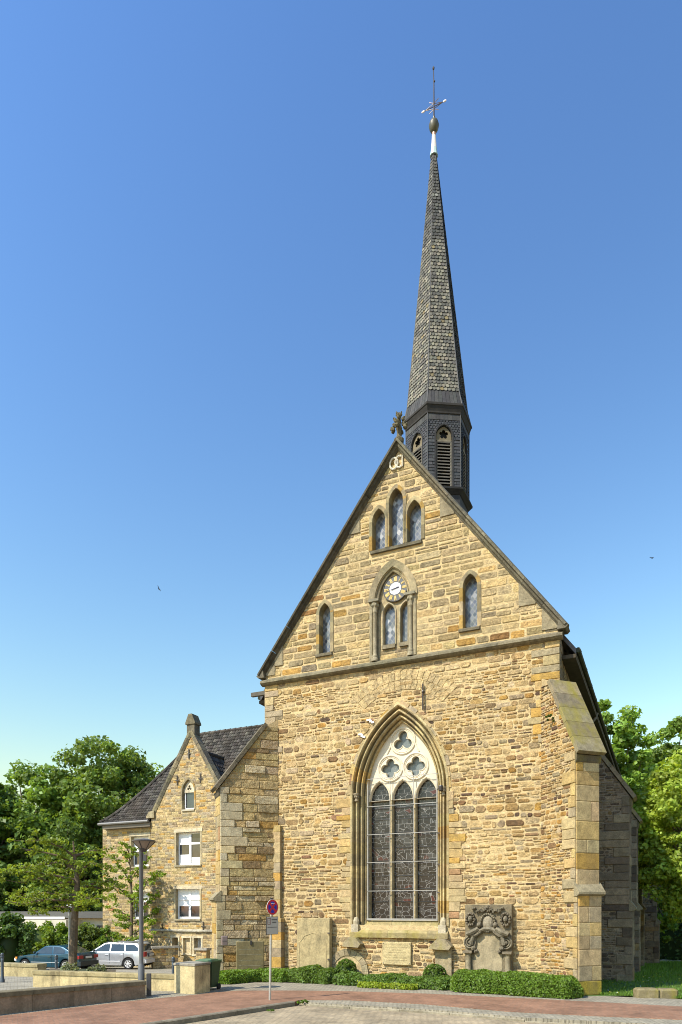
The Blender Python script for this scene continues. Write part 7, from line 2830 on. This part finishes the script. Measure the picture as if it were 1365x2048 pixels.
def car(name, label, x, y, z, fdir, spec):
    root = empty(name, (x, y, z), math.atan2(fdir[1], fdir[0]))
    tag(root, label, 'car')
    L, W = spec['L'], spec['W']
    hw = W / 2
    wr = spec['wr']
    # lower body outline (x forward, z up), counter-clockwise from the rear bottom
    ax_r, ax_f = spec['axr'], spec['axf']
    def arch(cx, r):
        return [(cx + r * math.cos(a), wr + r * math.sin(a)) for a in [math.pi - math.pi * k / 9 for k in range(10)]]
    zs = 0.20
    low_ = [(spec['xr'] + 0.08, zs + 0.10)]
    low_ += [(ax_r - wr - 0.10, zs)] + arch(ax_r, wr + 0.055) + [(ax_r + wr + 0.10, zs), (ax_f - wr - 0.10, zs)] + arch(ax_f, wr + 0.055) + [(ax_f + wr + 0.08, zs)]
    outline = low_ + spec['front'] + spec['beltline'] + spec['rear']
    bm = bmesh.new()
    Lv = [bm.verts.new((a, hw, b)) for a, b in outline]
    Rv = [bm.verts.new((a, -hw, b)) for a, b in outline]
    n = len(outline)
    bm.faces.new(Lv[::-1])
    bm.faces.new(Rv)
    for k in range(n):
        k2 = (k + 1) % n
        bm.faces.new((Lv[k], Lv[k2], Rv[k2], Rv[k]))
    # round the plan corners: pull in the ends
    for v in bm.verts:
        e = max(0.0, (abs(v.co.x - spec['mid']) - L * 0.36) / (L * 0.14))
        v.co.y *= 1 - 0.13 * min(1.2, e) ** 2
        if v.co.z > spec['belt'] - 0.12:
            v.co.y *= 0.965
    bmesh.ops.recalc_face_normals(bm, faces=bm.faces)
    ed = [e for e in bm.edges if len(e.link_faces) == 2 and abs(e.verts[0].co.y) > 0.1 and e.verts[0].co.y * e.verts[1].co.y > 0 and e.calc_face_angle(0) > rad(50)]
    bmesh.ops.bevel(bm, geom=ed, offset=0.045, segments=3, affect='EDGES', profile=0.5)
    # roof cabin
    G = spec['cabin']       # [(x, z)] belt rear, roof rear, roof front, belt front
    yb, yr = hw * 0.945, hw * 0.74
    def yat(z):
        t = (z - spec['belt'] + 0.03) / (spec['roof'] - spec['belt'] + 0.03)
        return yb + (yr - yb) * min(1, max(0, t))
    vs1 = [bm.verts.new((a, yat(b), b)) for a, b in G]
    vs2 = [bm.verts.new((a, -yat(b), b)) for a, b in G]
    fnew = [bm.faces.new(vs1), bm.faces.new(vs2[::-1])]
    for k in range(len(G)):
        k2 = (k + 1) % len(G)
        fnew.append(bm.faces.new((vs1[k2], vs1[k], vs2[k], vs2[k2])))
    bmesh.ops.recalc_face_normals(bm, faces=fnew)
    e2 = set(e for f in fnew for e in f.edges)
    bmesh.ops.bevel(bm, geom=[e for e in e2 if len(e.link_faces) == 2 and e.calc_face_angle(0) > rad(25)], offset=0.04, segments=3, affect='EDGES', profile=0.5)
    for f in bm.faces:
        f.smooth = True
    for e in bm.edges:
        if len(e.link_faces) == 2 and e.calc_face_angle(0) > rad(40):
            e.smooth = False
    me = bpy.data.meshes.new('body')
    bm.to_mesh(me)
    bm.free()
    me.materials.append(spec['paint'])
    body = bpy.data.objects.new('body', me)
    col.objects.link(body)
    body.parent = root
    # side windows, sitting just proud of the cabin
    for s in (-1, 1):
        for wpoly in spec['win']:
            g = MB()
            g.prism(wpoly, lambda a, b, d, s=s: (a, s * (yat(b) + d), b), -0.004, 0.006, (1, 1, 1))
            g.build('side_window', M_CARGLASS, root)
    for nm, (lo, hi) in spec['screens'].items():
        g = MB()
        (xa, za), (xb, zb_) = lo, hi
        d = Vector((zb_ - za, 0, -(xb - xa))).normalized()
        if nm == 'windscreen':
            d = Vector((abs(d.x), 0, abs(d.z)))
        else:
            d = Vector((-abs(d.x), 0, abs(d.z)))
        o_ = d * 0.008
        y0, y1 = yat(za) - 0.09, yat(zb_) - 0.08
        g.add([(xa + o_.x, -y0, za + o_.z), (xa + o_.x, y0, za + o_.z), (xb + o_.x, y1, zb_ + o_.z), (xb + o_.x, -y1, zb_ + o_.z)], [(0, 1, 2, 3)])
        g.build(nm, M_CARGLASS, root)
    # wheels
    for ax in (ax_r, ax_f):
        for s in (-1, 1):
            w_ = MB()
            def tf(a, b, c, ax=ax, s=s):
                return (ax + a, s * (hw - 0.10) + s * c, wr + b)
            w_.lathe([(wr * 0.62, -0.10), (wr * 0.95, -0.10), (wr, -0.06), (wr, 0.06), (wr * 0.95, 0.095), (wr * 0.68, 0.10), (wr * 0.64, 0.085), (wr * 0.60, 0.03)], (0, 0, 0), 26, (0.018, 0.018, 0.018), tf=tf, caps=False)
            ow = w_.build('wheel', M_TYRE, root)
            smooth_by_angle(ow, 40)
            r_ = MB()
            RC = (0.58, 0.58, 0.57)
            r_.lathe([(wr * 0.60, 0.088), (wr * 0.66, 0.098), (wr * 0.60, 0.092), (wr * 0.56, 0.05)], (0, 0, 0), 26, RC, tf=tf, caps=False)
            ns_ = spec['spokes']
            for k in range(ns_):
                a = 2 * math.pi * k / ns_ + 0.3
                ca2, sa2 = math.cos(a), math.sin(a)
                w1, w0 = wr * 0.10, wr * 0.065
                pts = [(wr * 0.08, w0), (wr * 0.60, w1), (wr * 0.60, -w1), (wr * 0.08, -w0)]
                r_.prism([(ca2 * p - sa2 * q, sa2 * p + ca2 * q) for p, q in pts], lambda a1, b1, d, tf=tf: tf(a1, b1, d), 0.06, 0.088, RC)
            r_.lathe([(wr * 0.14, 0.06), (wr * 0.14, 0.094), (wr * 0.05, 0.1)], (0, 0, 0), 12, RC, tf=tf)
            r_.lathe([(wr * 0.58, 0.02), (wr * 0.02, 0.02)], (0, 0, 0), 18, (0.03, 0.03, 0.03), tf=tf)
            r_.build('rim', M_METAL, ow)
    # underbody
    u = MB()
    u.box((spec['xr'] + 0.3, -hw * 0.8, 0.17), (spec['xr'] + L - 0.4, hw * 0.8, 0.42), (0.01, 0.01, 0.01))
    u.build('underbody', M_TYRE, root)
    # details
    for nm, bxs, tint, mt in spec['bits']:
        m = MB()
        for a, b in bxs:
            m.bbox(a, b, 0.012, tint)
        m.build(nm, mt, root)
    for s in (-1, 1):
        m = MB()
        mx_, mz_ = spec['mirror']
        m.ball((mx_, s * (hw + 0.06), mz_), 0.09, 0.7, 1.0, 0.75, 10, 7, spec['mirror_tint'])
        m.build('wing_mirror', M_PLASTIC, root)
        m = MB()
        for hx_ in spec['handles']:
            m.bbox((hx_ - 0.09, s * (hw - 0.005) - 0.018, spec['belt'] - 0.15), (hx_ + 0.09, s * (hw - 0.005) + 0.018, spec['belt'] - 0.11), 0.006, spec['handle_tint'])
        m.build('door_handle', M_PLASTIC, root)
    # door seams as fine dark grooves
    m = MB()
    for s in (-1, 1):
        for xx, z0_, z1_ in spec['seams']:
            m.box((xx - 0.006, s * hw - 0.004, z0_), (xx + 0.006, s * hw + 0.004, z1_), (0.02, 0.02, 0.02))
    m.build('door_seams', M_TYRE, root)
    return root


LTR, LTK = (0.25, 0.012, 0.012), (0.02, 0.02, 0.02)
# silver estate: origin at the middle, forward +x
sil = dict(L=4.55, W=1.76, wr=0.315, axr=-1.30, axf=1.28, xr=-2.27, mid=0.0, belt=0.93, roof=1.46, paint=M_SILVER, spokes=7,
           front=[(2.20, 0.32), (2.27, 0.50), (2.22, 0.68)], beltline=[(2.0, 0.80), (1.35, 0.93), (0.95, 0.97), (-0.4, 0.98), (-1.6, 1.0), (-2.16, 1.02)], rear=[(-2.22, 0.80), (-2.27, 0.62), (-2.27, 0.40)],
           cabin=[(-2.14, 0.90), (-1.80, 1.43), (-1.4, 1.475), (0.0, 1.475), (0.25, 1.44), (1.08, 0.90)],
           win=[[(0.82, 0.985), (0.18, 1.39), (-0.14, 1.40), (-0.14, 0.985)], [(-0.22, 0.985), (-0.22, 1.40), (-0.98, 1.40), (-1.05, 0.99)], [(-1.13, 0.99), (-1.06, 1.39), (-1.60, 1.36), (-1.84, 1.20), (-1.86, 1.03)]],
           screens={'windscreen': ((1.03, 0.96), (0.30, 1.40)), 'rear_window': ((-2.09, 1.01), (-1.84, 1.36))},
           bits=[('tail_light', [((-2.285, 0.56, 0.72), (-2.05, 0.86, 0.98))], LTR, M_PLASTIC), ('tail_light', [((-2.285, -0.86, 0.72), (-2.05, -0.56, 0.98))], LTR, M_PLASTIC),
                 ('number_plate', [((-2.30, -0.27, 0.73), (-2.24, 0.27, 0.86))], (0.5, 0.5, 0.48), M_PLAIN), ('plate_recess', [((-2.283, -0.36, 0.69), (-2.2, 0.36, 0.90))], (0.06, 0.06, 0.065), M_PLASTIC),
                 ('bumper', [((-2.33, -0.74, 0.36), (-2.15, 0.74, 0.56))], (0.55, 0.55, 0.56), M_METAL), ('roof_rail', [((-1.75, 0.60, 1.47), (0.1, 0.64, 1.515))], (0.06, 0.06, 0.06), M_METAL),
                 ('roof_rail', [((-1.75, -0.64, 1.47), (0.1, -0.60, 1.515))], (0.06, 0.06, 0.06), M_METAL),
                 ('headlight', [((2.05, 0.5, 0.60), (2.22, 0.8, 0.76))], (0.7, 0.7, 0.7), M_PLASTIC), ('headlight', [((2.05, -0.8, 0.60), (2.22, -0.5, 0.76))], (0.7, 0.7, 0.7), M_PLASTIC),
                 ('side_trim', [((-0.85, 0.875, 0.42), (0.85, 0.892, 0.47)), ((-0.85, -0.892, 0.42), (0.85, -0.875, 0.47))], (0.55, 0.55, 0.56), M_METAL)],
           mirror=(0.72, 1.03), mirror_tint=(0.03, 0.03, 0.03), handles=(0.0, -0.95), handle_tint=(0.6, 0.6, 0.6), seams=[(-0.18, 0.32, 0.95), (0.80, 0.32, 0.95), (-1.02, 0.60, 0.95)])
fS = (-0.981, 0.19)
YS = 38.5
xS = (258 - CX) / F * YS
cx_ = xS + 1.30 * fS[0] + 0.78 * 0.19
cy_ = YS + 1.30 * fS[1] + 0.78 * 0.98
car('estate_car', 'silver estate car parked in front of the stone house', cx_, cy_, gz(cy_ - 0.6), fS, sil)

grn = dict(L=4.0, W=1.62, wr=0.30, axr=-1.22, axf=1.30, xr=-2.0, mid=0.0, belt=0.86, roof=1.30, paint=M_TEAL, spokes=5,
           front=[(1.98, 0.30), (2.02, 0.48), (1.98, 0.64)], beltline=[(1.86, 0.70), (1.2, 0.82), (0.85, 0.86), (-0.5, 0.89), (-1.2, 0.93), (-1.86, 0.95)], rear=[(-1.98, 0.84), (-2.0, 0.62), (-2.02, 0.36)],
           cabin=[(-1.78, 0.85), (-0.95, 1.26), (-0.6, 1.305), (0.0, 1.305), (0.2, 1.28), (0.92, 0.82)],
           win=[[(0.66, 0.90), (0.14, 1.24), (-0.30, 1.255), (-0.36, 0.90)], [(-0.44, 0.90), (-0.38, 1.25), (-0.82, 1.23), (-1.10, 1.08), (-1.12, 0.93)]],
           screens={'windscreen': ((0.86, 0.88), (0.26, 1.24)), 'rear_window': ((-1.70, 0.91), (-1.02, 1.24))},
           bits=[('tail_light', [((-2.03, 0.42, 0.66), (-1.80, 0.77, 0.82))], LTR, M_PLASTIC), ('tail_light', [((-2.03, -0.77, 0.66), (-1.80, -0.42, 0.82))], LTR, M_PLASTIC),
                 ('rear_panel', [((-2.022, -0.42, 0.62), (-1.9, 0.42, 0.84))], (0.012, 0.014, 0.016), M_PLASTIC),
                 ('number_plate', [((-2.05, -0.25, 0.67), (-2.0, 0.25, 0.78))], (0.55, 0.55, 0.5), M_PLAIN), ('bumper', [((-2.10, -0.72, 0.30), (-1.9, 0.72, 0.52))], (0.012, 0.02, 0.024), M_PLASTIC),
                 ('headlight', [((1.88, 0.42, 0.50), (2.03, 0.74, 0.64))], (0.65, 0.65, 0.65), M_PLASTIC), ('headlight', [((1.88, -0.74, 0.50), (2.03, -0.42, 0.64))], (0.65, 0.65, 0.65), M_PLASTIC),
                 ('indicator', [((1.80, 0.70, 0.60), (1.93, 0.80, 0.70)), ((1.80, -0.80, 0.60), (1.93, -0.70, 0.70))], (0.6, 0.22, 0.03), M_PLASTIC),
                 ('side_trim', [((-0.85, 0.805, 0.44), (0.9, 0.822, 0.475)), ((-0.85, -0.822, 0.44), (0.9, -0.805, 0.475))], (0.30, 0.33, 0.34), M_METAL)],
           mirror=(0.62, 0.95), mirror_tint=(0.01, 0.03, 0.034), handles=(-0.22,), handle_tint=(0.02, 0.05, 0.05), seams=[(-0.40, 0.30, 0.86), (0.72, 0.30, 0.84)])
fB = (-0.954, 0.301)
YB = 35.3
xB = (133 - CX) / F * YB
cx_ = xB + 1.22 * fB[0] + 0.72 * 0.301
cy_ = YB + 1.22 * fB[1] + 0.72 * 0.954
car('hatchback_car', 'dark teal green hatchback parked behind the young tree', cx_, cy_, gz(cy_ - 0.5), fB, grn)

# ---- dark fence and hedge at the back of the lawn
hedge('tall_hedge', [l2w(4.0, 36), l2w(14, 34), l2w(30, 30)], 1.8, 3.6, 'tall dark hedge closing the back of the lawn', 251, (0.05, 0.10, 0.02), 16000, 0.13, 0.3)

# ---- two far birds
def bird(px, py, Y, label, rot):
    p = at(px, py, Y)
    m = MB()
    T = (0.03, 0.03, 0.035)
    m.lathe([(0.0, -0.22), (0.05, -0.12), (0.075, 0.0), (0.06, 0.12), (0.03, 0.2), (0.0, 0.26)], (0, 0, 0), 8, T, tf=lambda a, b, c: (c, a, b))
    for s in (-1, 1):
        m.add([(0.10, 0.04 * s, 0.02), (-0.08, 0.04 * s, 0.02), (-0.12, 0.30 * s, 0.10), (0.0, 0.55 * s, 0.04), (0.08, 0.28 * s, 0.12)], [(0, 1, 2, 3, 4)], T)
        m.add([(0.10, 0.04 * s, 0.005), (-0.08, 0.04 * s, 0.005), (-0.12, 0.30 * s, 0.085), (0.0, 0.55 * s, 0.03), (0.08, 0.28 * s, 0.105)], [(4, 3, 2, 1, 0)], T)
    m.add([(-0.18, -0.03, 0), (-0.18, 0.03, 0), (-0.34, 0.07, 0.0), (-0.34, -0.07, 0.0)], [(0, 1, 2, 3)], T)
    o = m.build('bird', M_PLAIN, None, loc=p)
    o.rotation_euler = rot
    tag(o, label, 'bird', 'birds in flight')


bird(1304, 1116, 110, 'tiny dark bird in the open sky above the trees beside the church', (0.5, 0.1, 0.4))
bird(318, 1177, 95, 'tiny dark bird in the open sky above the gable of the stone house', (1.1, 0.3, 1.6))
